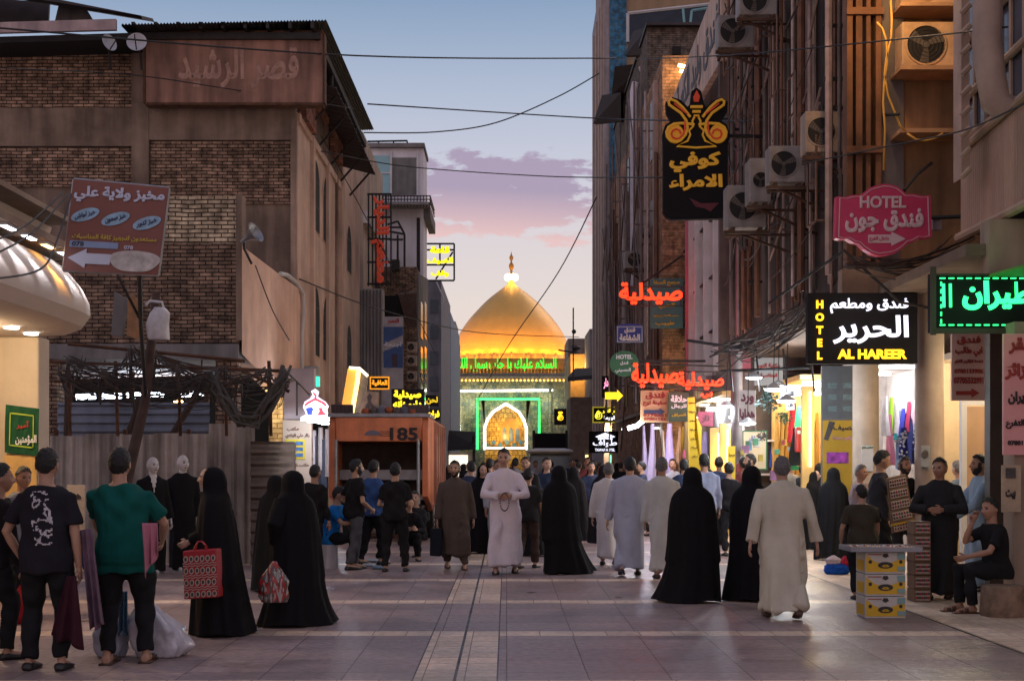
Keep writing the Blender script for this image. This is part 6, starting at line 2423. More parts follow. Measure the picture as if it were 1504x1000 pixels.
lamp('light', c_ + Vector((0, -.1, -.2)), 62, (1, .58, .22), .15, parent=t)
# yellow cables down the rusty columns
YC = M('cable_yellow', (.70, .38, .06), .5, var=.15)  # yellow strengthened by lamplight put into the base colour
for pts, l in ((((1308, -5), (1310, 30), (1309, 55), (1302, 85), (1299, 110), (1304, 140), (1312, 160), (1322, 185), (1330, 193)), 'thick yellow cable running down past the beige cooling unit'),
               (((1288, 33), (1296, 42), (1302, 60), (1303, 90), (1299, 120), (1297, 150), (1300, 190), (1298, 250)), 'thin yellow cable looping beside the thick one'),
               (((1332, 196), (1345, 205), (1358, 207), (1372, 204), (1385, 196)), 'yellow cable loop hanging under the lower shelf')):
 cable(l, [at(a, b_, 20.15) for a, b_ in pts], .016, YC)
# nearest right: bay with ribbed cladding
r5 = thing('building', 'nearest right building with ribbed brown bay and pipe railings', 'building', (7, 15, 0))
XB = 5.78
w = MB()
ya, yb = sy(1413, XB), 13.0
zb_ = az_(345, ya)
corrugated(w, (XB, ya, zb_), (0, -1, 0), (0, 0, 1), ya - yb, 1.15, .012, .075)
w.build('cladding', M('cladding_brown', (.42, .28, .21), .6, metal=.1, var=.15, vs=1, streak=.2), r5)
w = MB()
w.box(XB + .02, 12, yb, ya + .02, zb_, 13)
w.build('wall', M('bay_wall', (.15, .14, .16), .8, var=.2), r5)
w = MB()
w.tube([(XB - .03, ya + .05, zb_ - .03), (XB - .03, yb, zb_ - .03)], .06, 8)
w.tube([(XB - .03, ya + .05, zb_ + 1.17), (XB - .03, yb, zb_ + 1.17)], .05, 8)
w.build('edge_pipe', M('edge_pipe_brown', (.38, .26, .19), .6, var=.2), r5, True)
w = MB()
for z in (5.9, 6.5, 7.2, 8.2, 9.0):
 w.tube([(XB - .05, ya, z - .35), (XB - .05, yb, z - .05)], .05, 8)
for y in np.arange(yb + .3, ya, .42):
 w.tube([(XB - .02, y, zb_ + 1.18), (XB - .02, y, 9)], .028, 6)
w.build('pipe_railing', MATS['edge_pipe_brown'], r5, True)
w = MB()
w.box(XB + .001, XB + .018, yb, ya - .1, zb_ + 1.2, 11)
w.build('window', M('bay_glass', (.06, .07, .10), .15, var=.2, vs=.6, spec=.7), r5)
w = MB()
w.slab([at(1412, -20, 16.9), at(1424, -20, 16.9), at(1424, 245, 16.9), at(1412, 262, 16.9)], (0, .3, 0))
w.build('corner_post', M('bay_post', (.42, .29, .23), .7, var=.2, streak=.3), r5)
w = MB()
for i in range(11):
 z = az_(262 - i * 30, 16.8)
 w.tube([(ax(1410, 16.8), 16.75, z), (ax(1422, 16.8), 16.72, z + .10)], .035, 6)
w.each('rung', MATS['edge_pipe_brown'], r5, smooth=True)
w = MB()
w.tube([at(x, y, 15.2) for x, y in ((1452, -10), (1449, 60), (1455, 110), (1462, 150), (1478, 160))], .16, 10)
w.build('flue', M('flue_buff', (.34, .25, .20), .6, var=.2, streak=.3), r5, True)
w = MB()
w.box(ax(1448, 16.4), 12, 16.3, 16.6, 3.2, zb_ - .1)
w.box(XB + .9, 12, 10, 16.29, zb_ - .3, zb_ - .002)
w.build('lower_wall', BEIGE, r5)
w = MB()
w.box(ax(1476, 16.2), ax(1530, 16.2), 15.9, 16.25, 0, 3.2)
w.build('pier', BEIGE, r5)
# arcade columns and pole
for px0, px1, yv, l in ((1257, 1296, 23.4, 'round buff column below the black hotel sign, farther one'), (1350, 1393, 20.0, 'round buff column beside the dresses, nearer one')):
 w = MB()
 x0, x1 = ax(px0, yv), ax(px1, yv)
 r_ = (x1 - x0) / 2
 w.lathe([(r_ * 1.25, 0), (r_ * 1.25, .12), (r_ * 1.02, .2), (r_, .25), (r_ * .97, ZS - .5), (r_ * 1.15, ZS - .25), (r_ * 1.15, ZS - .142)], ((x0 + x1) / 2, yv + r_, 0), 24)
 tag(w.build('column', M('column_buff', (.46, .355, .27), .7, var=.2, vs=2, streak=.3, bump=.15, bs=12), None, True), l, 'column', 'columns of the arcade')
w = MB()
w.box(ax(1450, 17.5), ax(1473, 17.5), 17.4, 17.6, 0, az_(395, 17.5))
w.box(ax(1447, 17.5), ax(1476, 17.5), 17.35, 17.65, 0, .04)
tag(w.build('post', M('post_dark', (.045, .03, .025), .6, metal=.3, var=.4, vs=3)), 'dark square steel post beside the pink wall sign', 'post')
# far right low buildings near the shrine
t = thing('building', 'lit orange and dark low buildings right of the shrine gate', 'building', (ax(862, 120), 122, 0))
w = MB()
w.box(ax(838, 120), ax(882, 120), 120, 128, 0, az_(520, 120))
w.build('wall', M('amber_wall', (.55, .32, .10), .8, var=.2), t)
lamp('wall_light', at(850, 540, 118.5), 260, (1, .6, .2), .4, parent=t)
w = MB()
w.box(ax(866, 112), ax(885, 112), 112, 119, 0, az_(483, 112))
w.build('tower', GREYP, t)
w = MB()
w.slab([at(834, 560, 95), at(885, 556, 95), at(885, 545, 97), at(845, 547, 97)], (0, .3, .3))
w.build('awning', DARK, t)
w = MB()
w.box(ax(838, 98), ax(884, 98), 98, 104, 0, az_(583, 98))
w.build('low_wall', M('dark_shop', (.10, .075, .06), .8, var=.4), t)
w = MB()
w.tube([at(842, 560, 92), at(842, 452, 92)], .045, 6)
w.ell(at(843, 487, 92), (.15, .15, .15), 8, 6)
w.tube([at(820, 514, 92), at(842, 517, 92), at(848, 512, 92)], .06, 5)
w.ell(at(847, 511, 92), (.3, .3, .15), 8, 5)
tag(w.build('lamp_post', DARKM, None, True), 'thin dark lamp post right of the golden dome', 'lamp post')
w = MB()
for i in range(5):
 x0_ = 838 + i * 9
 w.box(ax(x0_, 105), ax(x0_ + 7, 105), 105, 106, 0, az_(600 - 8 * (i % 3), 105))
tag(w.build('building', M('far_stone', (.22, .17, .13), .8, var=.3)), 'far stone frontage behind the black street banner', 'building')
# ---------------------------------------------------------------- right: signs
# black cafe sign with two water pipes and a flame
t = thing('illuminated_sign', 'tall black cafe sign with amber water pipe emblem and lettering', 'sign', at(1022, 322, 27))
Y = 27.0
AMB = M('amber_print', (.62, .30, .025), .5, var=.05, es=.10, ecol=(1, .5, .03))
REDL = M('red_line', (.35, .03, .015), .5, var=0, es=.12, ecol=(1, .08, .02))
out = [(974, 215), (974, 312), (979, 320), (986, 323), (1064, 321), (1069, 312), (1069, 215), (1072, 198), (1068, 184), (1060, 178), (1068, 165), (1069, 150), (1060, 143), (1048, 147), (1037, 158), (1034, 152), (1030, 134), (1023, 129), (1016, 134), (1014, 152), (1010, 157), (1000, 147), (988, 143), (978, 150), (979, 166), (986, 178), (977, 184), (973, 198)]
w = MB()
w.prism([(ax(a, Y), az_(b_, Y)) for a, b_ in out], (0, Y, 0), (1, 0, 0), (0, 0, 1), (0, .16, 0))
w.build('panel', BLK, t)
k = Y / FP
def pz(pts, d): return [at(a, b_, Y - d) for a, b_ in pts]
for sx in (-1, 1):
 m_ = lambda x: 1023 + sx * (x - 1023)
 w = MB()
 w.prism([(ax(m_(a), Y), az_(b_, Y)) for a, b_ in [(1041 + 13 * math.cos(q) + 14, 197 + 14 * math.sin(q)) for q in np.linspace(0, 2 * np.pi, 22, endpoint=False)]], (0, Y - .012, 0), (1, 0, 0), (0, 0, 1), (0, .011, 0))
 w.build('emblem_bowl', AMB, t)
 w = MB()
 w.tube(pz([(m_(a), b_) for a, b_ in ((1026, 183), (1034, 182), (1044, 181), (1056, 182), (1064, 187), (1067, 194), (1066, 201), (1061, 207), (1053, 209), (1046, 206), (1039, 198), (1036, 188), (1038, 177), (1046, 166), (1056, 159), (1063, 154), (1064, 149), (1060, 146), (1053, 149), (1043, 158), (1032, 172))], .03), .028, 5)
 w.build('emblem_hose', AMB, t, True)
 w = MB()
 w.tube(pz([(m_(a), b_) for a, b_ in ((1046, 197), (1048, 192), (1053, 190), (1058, 192), (1060, 197), (1058, 202), (1053, 204), (1048, 203), (1043, 198), (1040, 190), (1040, 178))], .045), .02, 5)
 w.tube(pz([(m_(a), b_) for a, b_ in ((1036, 168), (1056, 152))], .045), .016, 5)
 w.build('emblem_line', REDL, t, True)
 w = MB()
 w.tube(pz([(m_(a), b_) for a, b_ in ((1023, 217), (1052, 215), (1036, 207), (1032, 198), (1034, 192), (1028, 186), (1029, 178), (1026, 172))], .03), .022, 5)
 w.build('emblem_stem', AMB, t, True)
w = MB()
w.tube(pz([(1014, 157), (1032, 157)], .03), .03, 5)
w.tube(pz([(1017, 164), (1029, 164)], .03), .03, 5)
w.tube(pz([(1019, 170), (1027, 170)], .03), .02, 5)
w.build('emblem_head', AMB, t)
w = MB()
w.prism([(ax(a, Y), az_(b_, Y)) for a, b_ in ((1023, 133), (1028, 142), (1026, 150), (1019, 150), (1018, 143))], (0, Y - .02, 0), (1, 0, 0), (0, 0, 1), (0, .018, 0))
w.build('emblem_flame', REDL, t)
text('كوفي', AMB, t, at(1021, 238, Y - .02), w=.98, h=.40, bold=.05, depth=.03)
text('الامراء', AMB, t, at(1022, 268, Y - .02), w=1.02, h=.32, bold=.05, depth=.03)
w = MB()
w.prism([(ax(a, Y), az_(b_, Y)) for a, b_ in ((1013, 291), (1030, 299), (1056, 298), (1044, 311), (1034, 306), (1022, 304))], (0, Y - .012, 0), (1, 0, 0), (0, 0, 1), (0, .011, 0))
w.build('arrow', M('dark_crimson', (.10, .006, .022), .5), t)
w = MB()
w.tube([at(1070, 200, Y + .08), (5.3, Y + .08, az_(200, Y))], .04, 6)
w.tube([at(1070, 290, Y + .08), (5.3, Y + .08, az_(290, Y))], .04, 6)
w.each('bracket', DARKM, t)
# pink HOTEL sign
t = thing('shop_sign', 'pink scalloped hotel sign with white lettering and arrow', 'sign', at(1298, 375, 19))
Y = 19.0
pts = []
half = [(1298, 270), (1308, 271), (1318, 274), (1327, 281), (1331, 285), (1344, 285), (1356, 288), (1367, 287), (1369, 348), (1362, 350), (1352, 349), (1342, 355), (1335, 356), (1328, 363), (1316, 371), (1305, 374), (1298, 374.5)]
pts = half + [(2 * 1298 - a, b_ + 1.5) for a, b_ in half[::-1][1:-1]]
def shp(s_, d): return [(ax(1298 + (a - 1298) * s_, Y), az_(322 + (b_ - 322) * s_, Y)) for a, b_ in pts]
w = MB()
w.prism(shp(1, 0), (0, Y, 0), (1, 0, 0), (0, 0, 1), (0, .16, 0))
w.build('panel', M('sign_pink', (.62, .045, .13), .45, var=.08), t)
w = MB()
o_, i_ = shp(.945, 0), shp(.925, 0)
w.loft([[(a, Y - .004, b_) for a, b_ in o_], [(a, Y - .008, b_) for a, b_ in o_], [(a, Y - .008, b_) for a, b_ in i_], [(a, Y - .004, b_) for a, b_ in i_]], False, False)
PINKW = M('sign_pale_pink', (.72, .52, .53), .5, var=.05)
w.build('border', PINKW, t)
text('HOTEL', PINKW, t, at(1297, 297, Y - .012), w=.62, h=.165, bold=.04, depth=.02)
text('فندق جون', PINKW, t, at(1299, 324, Y - .012), w=1.05, h=.33, bold=.05, depth=.02)
w = MB()
w.prism([(0, -.055), (0, .055), (.31, .055), (.31, .095), (.50, 0), (.31, -.095), (.31, -.055)], at(1275, 351, Y - .002), (1, 0, 0), (0, 0, 1), (0, -.010, 0))
w.build('arrow', PINKW, t)
text('داخل الفرع', M('sign_pink'), t, at(1291, 351, Y - .02), w=.26, h=.07, depth=.006)
w = MB()
w.tube([at(1328, 280, Y + .08), at(1348, 255, 19.6), at(1368, 240, 20.7)], .025, 6)
w.tube([at(1366, 320, Y + .08), at(1415, 318, Y + .5)], .03, 6)
w.each('bracket', DARKM, t)
w = MB()
w.box(ax(1370, 19.2), ax(1383, 19.2), 19.2, 19.35, az_(337, 19.2), az_(319, 19.2))
tag(w.build('junction_box', M('box_pale', (.32, .28, .30), .6, var=.1)), 'small pale square junction box right of the pink hotel sign', 'box')
# AL HAREER light box
t = thing('illuminated_sign', 'black hotel sign with white Arabic and amber Latin letters', 'sign', at(1267, 534, 20.0))
Y = 19.9
w = MB()
w.box(ax(1187, Y), ax(1348, Y), Y, Y + .18, az_(534, Y), az_(430, Y))
w.build('panel', BLK, t, bevel=.01)
WG = GLOW('white_letters', (.84, .84, 1), 1.15)
AG = GLOW('amber_glow_letters', (1, .55, .02), 1.6)
for i, ch in enumerate('HOTEL'):
 text(ch, AG, t, at(1204, 447 + i * 18.8, Y - .015), h=.115, bold=.05, depth=.03)
text('فندق ومطعم', WG, t, at(1277, 449, Y - .015), w=1.10, h=.215, bold=.022, depth=.03)
text('الحرير', WG, t, at(1279, 484, Y - .015), w=1.06, h=.40, bold=.025, depth=.03)
text('AL HAREER', AG, t, at(1281, 520, Y - .015), w=.97, h=.135, bold=.045, depth=.03)
w = MB()
for px in (1195, 1340):
 w.tube([at(px, 432, Y + .09), at(px, 400, Y + .09)], .02, 6)
lamp('glow', at(1268, 482, Y - .6), 7, (1, .88, .7), .3, parent=t)
w.each('bracket', DARKM, t)
# green LED board
t = thing('illuminated_sign', 'green dot LED board with dashed green border', 'sign', at(1440, 488, 16.2))
Y = 16.2
w = MB()
w.box(ax(1367, Y), ax(1520, Y), Y, Y + .12, az_(488, Y), az_(402, Y))
w.build('panel', BLK, t)
w = MB()
for q in ((1366, 1374, 392, 492), (1374, 1525, 482, 490), (1374, 1525, 402, 405)):
 w.box(ax(q[0], Y), ax(q[1], Y), Y - .03, Y - .001, az_(q[3], Y), az_(q[2], Y))
w.build('frame', M('board_frame_dark', (.05, .03, .025), .6, var=.3), t)
LED = GLOW('led_green', (.03, .9, .22), 2.2)
w = MB()
for i in range(11):
 a = 1380 + i * 13
 w.box(ax(a, Y), ax(a + 8, Y), Y - .015, Y - .002, az_(408, Y) - .014, az_(408, Y))
 w.box(ax(a, Y), ax(a + 8, Y), Y - .015, Y - .002, az_(476.5, Y) - .014, az_(476.5, Y))
for i in range(6):
 z = 414 + i * 11
 w.box(ax(1381, Y), ax(1383, Y), Y - .015, Y - .002, az_(z + 6, Y), az_(z, Y))
w.build('dash', LED, t)
text('ا', LED, t, at(1386, 434, Y - .012), w=.035, h=.27, bold=.05, depth=.02)
text('ا', LED, t, at(1396, 434, Y - .012), w=.035, h=.27, bold=.05, depth=.02)
text('طيران', LED, t, at(1465, 434, Y - .012), w=.80, h=.34, bold=.045, depth=.02)
lamp('glow', at(1440, 440, Y - .5), 5, (.05, 1, .25), .3, parent=t)
w = MB()
w.slab([at(1447, 404, 16.3), at(1504, 402, 15.9), at(1530, 380, 14.8), at(1504, 388, 15.2)], (0, 0, -.03))
tag(w.build('awning', M('awning_green', (.10, .16, .03), .6, var=.2)), 'green edged awning above the green LED board', 'awning')
# hanging signs on the near right
PK = M('panel_pale_pink', (.56, .38, .33), .6, var=.12, vs=3)
DRED = M('deep_red_print', (.30, .03, .025), .6)
t = sign_box('shop_sign', 'pale hanging hotel sign with red lettering and arrow by the dark post', 1398, 1447, 490, 588, 18.3, PK, DRED,
         [('فندق', .5, .10, .72, .13), ('ابي طالب', .5, .27, .82, .15), ('لخدمة الزائرين الكرام', .5, .42, .84, .07), ('0780133906', .5, .56, .86, .07), ('07705532991', .5, .70, .9, .10)], d=.06, bold=.045)
w = MB()
w.prism([(0, -.025), (0, .025), (.20, .025), (.20, .06), (.30, 0), (.20, -.06), (.20, -.025)], at(1404, 577, 18.295), (1, 0, 0), (0, 0, 1), (0, -.01, 0))
w.build('arrow', DRED, t)
t = sign_box('shop_sign', 'tall pink wall sign with large black and red words at the edge', 1474, 1530, 490, 668, 15.8, M('panel_pink', (.74, .34, .33), .6, var=.10, vs=2), M('print_black', (.03, .02, .025), .6),
         [('مقر', .42, .10, .6, .14, DRED), ('زائر', .30, .31, .55, .14, DRED), ('ايران', .36, .53, .5, .11), ('التفرع', .3, .745, .5, .08), ('07801', .3, .9, .4, .04)], d=.05, bold=.05)
t = sign_box('poster', 'framed calendar like poster on the lower right wall', 1471, 1500, 683, 752, 15.82, M('paper_buff', (.42, .32, .22), .7, var=.2, vs=6), M('print_black'), [('بيت', .45, .62, .5, .2)], d=.02)
w = MB()
w.box(ax(1478, 15.8), ax(1492, 15.8), 15.80, 15.818, az_(702, 15.8), az_(687, 15.8))
w.build('picture', M('print_dark', (.06, .05, .05), .6, var=.5, vs=30), t)
# advert poster panels by the farther column
t = thing('advert_board', 'grey and yellow advert board between the gold shop and farther column', 'sign', at(1232, 745, 24.5))
Y = 24.5
w = MB()
w.box(ax(1207, Y), ax(1257, Y), Y, Y + .08, az_(800, Y), az_(537, Y))
w.build('panel', M('advert_grey', (.10, .105, .11), .6, var=.2), t)
w = MB()
for i in range(3):
 for j in (0, 1):
  z = az_(570 + i * 17, Y)
  x = ax(1216 + j * 22, Y)
  w.box(x, x + .15, Y - .008, Y - .001, z, z + .09)
w.build('picture', M('advert_teal', (.12, .17, .17), .5, var=.4, vs=9), t)
w = MB()
w.box(ax(1208, Y), ax(1256, Y), Y - .006, Y - .001, az_(798, Y), az_(617, Y))
w.build('yellow_half', M('advert_yellow', (.42, .25, .02), .6, var=.12), t)
w = MB()
w.box(ax(1214, Y), ax(1246, Y), Y - .014, Y - .007, az_(680, Y), az_(664, Y))
w.build('purple_picture', M('advert_purple', (.30, .05, .30), .5, var=.8, vs=10), t)
w = MB()
w.slab([at(1210, 645, Y - .012), at(1216, 647, Y - .012), at(1227, 620, Y - .012), at(1218, 618, Y - .012)], (0, .004, 0))
w.build('dark_stripe', M('print_dark'), t)
text('الصيف', M('print_black'), t, at(1240, 628, Y - .012), w=.38, h=.12, depth=.01)
text('عروض جديدة', M('print_mauve', (.5, .25, .35), .6), t, at(1240, 643, Y - .012), w=.4, h=.08, depth=.01)
# pharmacy and hotel signs down the right row
REDN = GLOW('red_neon', (1, .035, .008), 2.4)
t = thing('illuminated_sign', 'upper red neon pharmacy lettering in an open dark frame', 'sign', at(955, 448, 40))
Y = 40.0
text('صيدلية', REDN, t, at(956, 431, Y - .1), w=1.78, h=.62, bold=.035, depth=.08)
w = MB()
for y in (421, 449):
 w.tube([at(906, y, Y), at(1004, y, Y)], .018, 5)
w.tube([at(946, 415, Y), at(1003, 375, Y + .3)], .03, 5)
for px in (912, 956, 1000):
 w.tube([at(px, 421, Y), at(px, 450, Y)], .018, 5)
w.build('frame', DARKM, t)
lamp('glow', at(955, 431, Y - .6), 15, (1, .06, .02), .3, parent=t)
t = thing('illuminated_sign', 'larger lower left red pharmacy word above the hotel arrow signs', 'sign', at(963, 570, 32))
Y = 32.0
text('صيدلية', REDN, t, at(962, 551, Y - .1), w=1.05, h=.56, bold=.035, depth=.08)
w = MB()
for y in (534, 566):
 w.tube([at(926, y, Y), at(1064, y + 4, Y)], .018, 5)
w.build('frame', DARKM, t)
t = thing('illuminated_sign', 'lower right red pharmacy word nearer than its neighbour', 'sign', at(1030, 575, 30))
Y = 30.0
text('صيدلية', REDN, t, at(1029, 559, Y - .1), w=.98, h=.38, bold=.035, depth=.08)
text('بي', REDN, t, at(1038, 580, Y - .1), w=.25, h=.14, bold=.06, depth=.08)
w = MB()
for y in (546, 573):
 w.tube([at(990, y, Y), at(1066, y, Y)], .018, 5)
w.build('frame', DARKM, t)
lamp('glow', at(1000, 560, Y - .8), 20, (1, .06, .02), .3, parent=t)
t = sign_box('shop_sign', 'blue arched sign with white lettering below the upper red neon', 906, 944, 479, 503, 43, M('sign_deep_blue', (.02, .05, .30), .5, var=.1), WHITEL, [('فندق', .5, .25, .42, .36), ('الشفاعة', .5, .68, .8, .42)], border=M('edge_blue_white', (.3, .35, .5), .5))
w = MB()
w.prism([(ax(925 + 19 * math.cos(q), 43), az_(479, 43) + .08 * math.sin(q)) for q in np.linspace(0, math.pi, 14)], (0, 43.002, 0), (1, 0, 0), (0, 0, 1), (0, .1, 0))
w.build('arch', MATS['sign_deep_blue'], t)
t = sign_box('shop_sign', 'teal notice sign with yellow lines behind the upper red neon', 955, 1003, 409, 482, 42, M('sign_teal', (.05, .15, .17), .5, var=.1), M('teal_yellow', (.5, .35, .04), .6), [('مجمع الصفا', .5, .09, .8, .12), ('الطبي', .5, .55, .5, .12), ('علاج', .5, .75, .8, .05), ('طبيب', .45, .9, .6, .10)], d=.1)
t = thing('shop_sign', 'green oval hotel sign left of the large red pharmacy word', 'sign', at(917, 552, 35))
Y = 35.0
w = MB()
w.prism([(ax(917 + 21.5 * math.cos(q), Y), az_(534 + 19 * math.sin(q), Y)) for q in np.linspace(0, 2 * np.pi, 32, endpoint=False)], (0, Y, 0), (1, 0, 0), (0, 0, 1), (0, .1, 0))
w.build('panel', M('sign_green', (.02, .12, .05), .5, var=.1), t)
text('HOTEL', WHITEL, t, at(917, 524, Y - .012), w=.4, h=.11, bold=.04, depth=.02)
text('فندق', WHITEL, t, at(917, 533, Y - .012), w=.2, h=.11, bold=.04, depth=.02)
text('الحسيني', WHITEL, t, at(915, 544, Y - .012), w=.38, h=.13, bold=.04, depth=.02)
w = MB()
w.tube([at(938, 530, Y + .05), (4.9, Y + .05, az_(530, Y))], .03, 5)
w.each('bracket', DARKM, t)
t = sign_box('shop_sign', 'orange hotel sign with red lettering and dark arrow', 941, 982, 573, 620, 30.5, M('sign_orange', (.55, .32, .17), .6, var=.12, vs=3), DRED, [('فندق', .52, .17, .7, .25), ('سفينة نوح', .5, .41, .85, .2), ('0770551', .5, .78, .84, .1), ('07801122', .5, .90, .8, .09)], d=.06)
w = MB()
w.prism([(0, -.04), (0, .04), (.34, .04), (.34, .075), (.46, 0), (.34, -.075), (.34, -.04)], at(945.5, 604.5, 30.49), (1, 0, 0), (0, 0, 1), (0, -.012, 0))
w.build('arrow', M('sign_navy'), t)
t = sign_box('shop_sign', 'dark green sign with white and yellow lettering right of the orange one', 982, 1012, 576, 619, 30.3, M('sign_bottle_green', (.03, .06, .03), .5, var=.15), WHITEL, [('حلاقة', .5, .22, .8, .25), ('للرجال', .5, .48, .75, .16), ('العراق', .5, .78, .7, .13, M('teal_yellow'))], d=.06)
t = thing('banner', 'long narrow yellow vertical banner among the right shop signs', 'banner', at(1021, 690, 29.5))
Y = 29.5
w = MB()
w.slab([at(1012, 690, Y), at(1030, 690, Y), at(1020, 583, Y), at(1010, 584, Y)], (0, .04, 0))
w.slab([at(1020.2, 640, Y), at(1030.2, 690, Y), at(1030.5, 627, Y), at(1020.2, 605, Y)], (0, .04, 0))
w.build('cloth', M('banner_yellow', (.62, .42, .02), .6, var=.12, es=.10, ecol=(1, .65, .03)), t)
for i in range(7):
 text('شركة' if i % 2 else 'سفر', DARKM, t, at(1016 + i * .8, 592 + i * 13, Y - .02), w=.13, h=.05, depth=.01)
sign_box('illuminated_sign', 'small black sign with yellow outline figures at mid right', 870, 916, 597, 621, 62, BLK, GLOW('lemon', (1, .85, .05), 1.2), [('مطعم الامير', .62, .3, .6, .34), ('شاورما', .62, .7, .5, .3, GLOW('soft_white', (.9, .9, .9), 1.2)), ('ه', .2, .5, .24, .55)], border=GLOW('dim_lemon', (.5, .42, .03), .4))
sign_box('illuminated_sign', 'small black coffee drop sign right of the gate arch', 814, 832, 600, 624, 90, BLK, GLOW('drop_amber', (1, .6, .02), 1.5), [('ة', .5, .45, .5, .55)], d=.2)
t = sign_box('illuminated_sign', 'black hotel sign with white lettering and pale roof emblem', 865, 912, 633, 665, 60, BLK, GLOW('soft_letters', (.86, .86, 1), 1.1), [('طواف', .5, .56, .76, .34), ('TAWAF HOTEL', .5, .86, .62, .13)], bold=.025)
w = MB()
w.prism([(-.42, 0), (0, .17), (.42, 0), (.3, -.06), (0, .02), (-.3, -.06)], at(889, 641, 59.98), (1, 0, 0), (0, 0, 1), (0, -.02, 0))
w.prism([(-.3, -.08), (0, .0), (.3, -.08), (.3, -.14), (0, -.1), (-.3, -.14)], at(889, 641, 59.98), (1, 0, 0), (0, 0, 1), (0, -.02, 0))
w.build('emblem', MATS['soft_letters'], t)
t = sign_box('illuminated_sign', 'black sign with pink panel and yellow arrow under the green oval', 884, 894, 552, 584, 50, BLK, GLOW('pink_glow', (1, .35, .6), 1.2), [('دار', .6, .35, .7, .5)])
t2 = thing('illuminated_sign', 'glowing yellow arrow sign under the green oval sign', 'sign', at(902, 586, 49.5))
w = MB()
w.prism([(0, -.12), (0, .12), (.42, .12), (.42, .2), (.62, 0), (.42, -.2), (.42, -.12)], at(889, 581, 49.5), (1, 0, 0), (0, 0, 1), (0, .08, 0))
w.build('arrow', GLOW('arrow_yellow', (1, .68, .02), 1.4), t2)
sign_box('shop_sign', 'grey white sign with dark red lettering beside the green garlands', 1085, 1110, 573, 620, 28, M('sign_pale_grey', (.42, .38, .38), .6, var=.15), M('dark_wine', (.12, .02, .04), .6), [('ورد', .5, .28, .8, .35), ('هدايا', .5, .75, .9, .35)], d=.06)
sign_box('poster', 'crimson flame poster on the shop wall right of the yellow banner', 1025, 1048, 604, 626, 30, M('poster_crimson', (.28, .02, .06), .5, var=.6, vs=8), M('poster_wine', (.12, .01, .03), .5), [('نار', .5, .5, .5, .5)], d=.04)
sign_box('shop_sign', 'tall cream shop sign with blue oval at the lamp lit stall', 1090, 1127, 632, 690, 30, M('sign_cream_board', (.55, .46, .30), .6, var=.12), M('oval_blue', (.15, .2, .4), .6), [('شفاء', .5, .2, .5, .16)], d=.06, border=M('sign_green'))
sign_box('shop_sign', 'white upper notice with small red print above the stall lamps', 1108, 1150, 525, 566, 27.5, M('notice_grey', (.32, .32, .31), .6, var=.15), DRED, [('مكتبة النور', .5, .3, .8, .2), ('قرطاسية', .5, .65, .6, .18)], d=.06)
sign_box('shop_sign', 'small white price card with black print hanging in the gold stall', 1155, 1167, 570, 602, 24, M('card_white', (.55, .55, .55), .6), M('print_black'), [('قلم', .5, .3, .8, .3), ('جل', .5, .75, .7, .25)], d=.03)
# ---------------------------------------------------------------- right: lit stalls and hanging goods
def stall_lamp(px, py, Y, label, col=(.82, .9, 1), watts=42, s=1.0):
 t = thing('hanging_lamp', label, 'lamp', at(px, py, Y), 'hanging saucer lamps over the right stalls')
 c = at(px, py, Y)
 w = MB()
 w.lathe([(.02, .10), (.05, .08), (.16 * s, .0), (.15 * s, -.004), (.04, .05)], c, 18)
 w.build('shade', M('shade_white', (.6, .6, .6), .4, var=0), t, True)
 w = MB()
 w.lathe([(.145 * s, -.005), (.13 * s, -.03), (.02, -.04)], c, 18)
 w.build('bulb', GLOW('stall_glow', (.85, .93, 1), 9), t, True)
 w = MB()
 w.tube([(c[0], c[1], c[2] + .09), (c[0] + .02, c[1], c[2] + .9)], .008, 5)
 w.build('cord', BLACKW, t)
 lamp('light', (c[0], c[1], c[2] - .12), watts, col, .12, parent=t)
for a in ((1107, 554, 26, 'highest saucer lamp, by the small white notice'), (1067, 596, 29, 'saucer lamp left of the pale red lettered sign'), (1098, 621, 25.5, 'large low saucer lamp under the pale red lettered sign'),
          (1136, 571, 23, 'left one of the two small saucer lamps at the dark stall'), (1143, 567, 23.5, 'right one of the two small saucer lamps at the dark stall'), (1155, 588, 22.5, 'lone low saucer lamp beside the price card')):
 stall_lamp(*a)
for i, (px, py, Yv) in enumerate(((1046, 598, 36), (1024, 612, 40), (1000, 606, 45), (984, 640, 50), (962, 628, 44), (930, 640, 58), (1078, 612, 33), (1088, 590, 31), (908, 648, 70))):
 stall_lamp(px, py, Yv, 'small far saucer lamp glowing over the stall row on the right', watts=30, col=((.85, .92, 1), (1, .8, .5))[i % 2], s=.9)
t = thing('light_fitting', 'slanted white tube light under the orange hotel sign', 'lights', at(935, 630, 31))
w = MB()
w.tube([at(922, 629, 31), at(936, 625, 31), at(945, 617, 31)], .05, 8)
w.build('tube', GLOW('bright_tube', (.92, .95, 1), 8), t, True)
lamp('light', at(932, 628, 30.5), 60, (.9, .95, 1), .3, parent=t)
# deep shop boxes with goods, lit inside
def shop_bay(name, label, x0, x1, y0, y1, z1, wallm, watts, col, n_l=2):
 t = thing(name, label, 'shop', ((x0 + x1) / 2, (y0 + y1) / 2, 0))
 w = MB()
 w.box(x1, x1 + .1, y0, y1, 0, z1)
 w.box(x0, x1, y1, y1 + .1, 0, z1)
 w.box(x0, x1 + .1, y0, y1 + .1, z1 + .002, z1 + .1)
 w.build('wall', wallm, t)
 for i in range(n_l):
  lamp('ceiling_lamp', (x0 + (x1 - x0) * .5, y0 + (y1 - y0) * (i + .5) / n_l, z1 - .25), watts, col, .25, parent=t)
  w = MB()
  yy = y0 + (y1 - y0) * (i + .5) / n_l
  w.box(x0 + .2, x1 - .2, yy - .05, yy + .05, z1 - .05, z1 - .001)
  w.build('tube_light', GLOW('shop_tube', (1, .93, .8), 6), t)
 return t
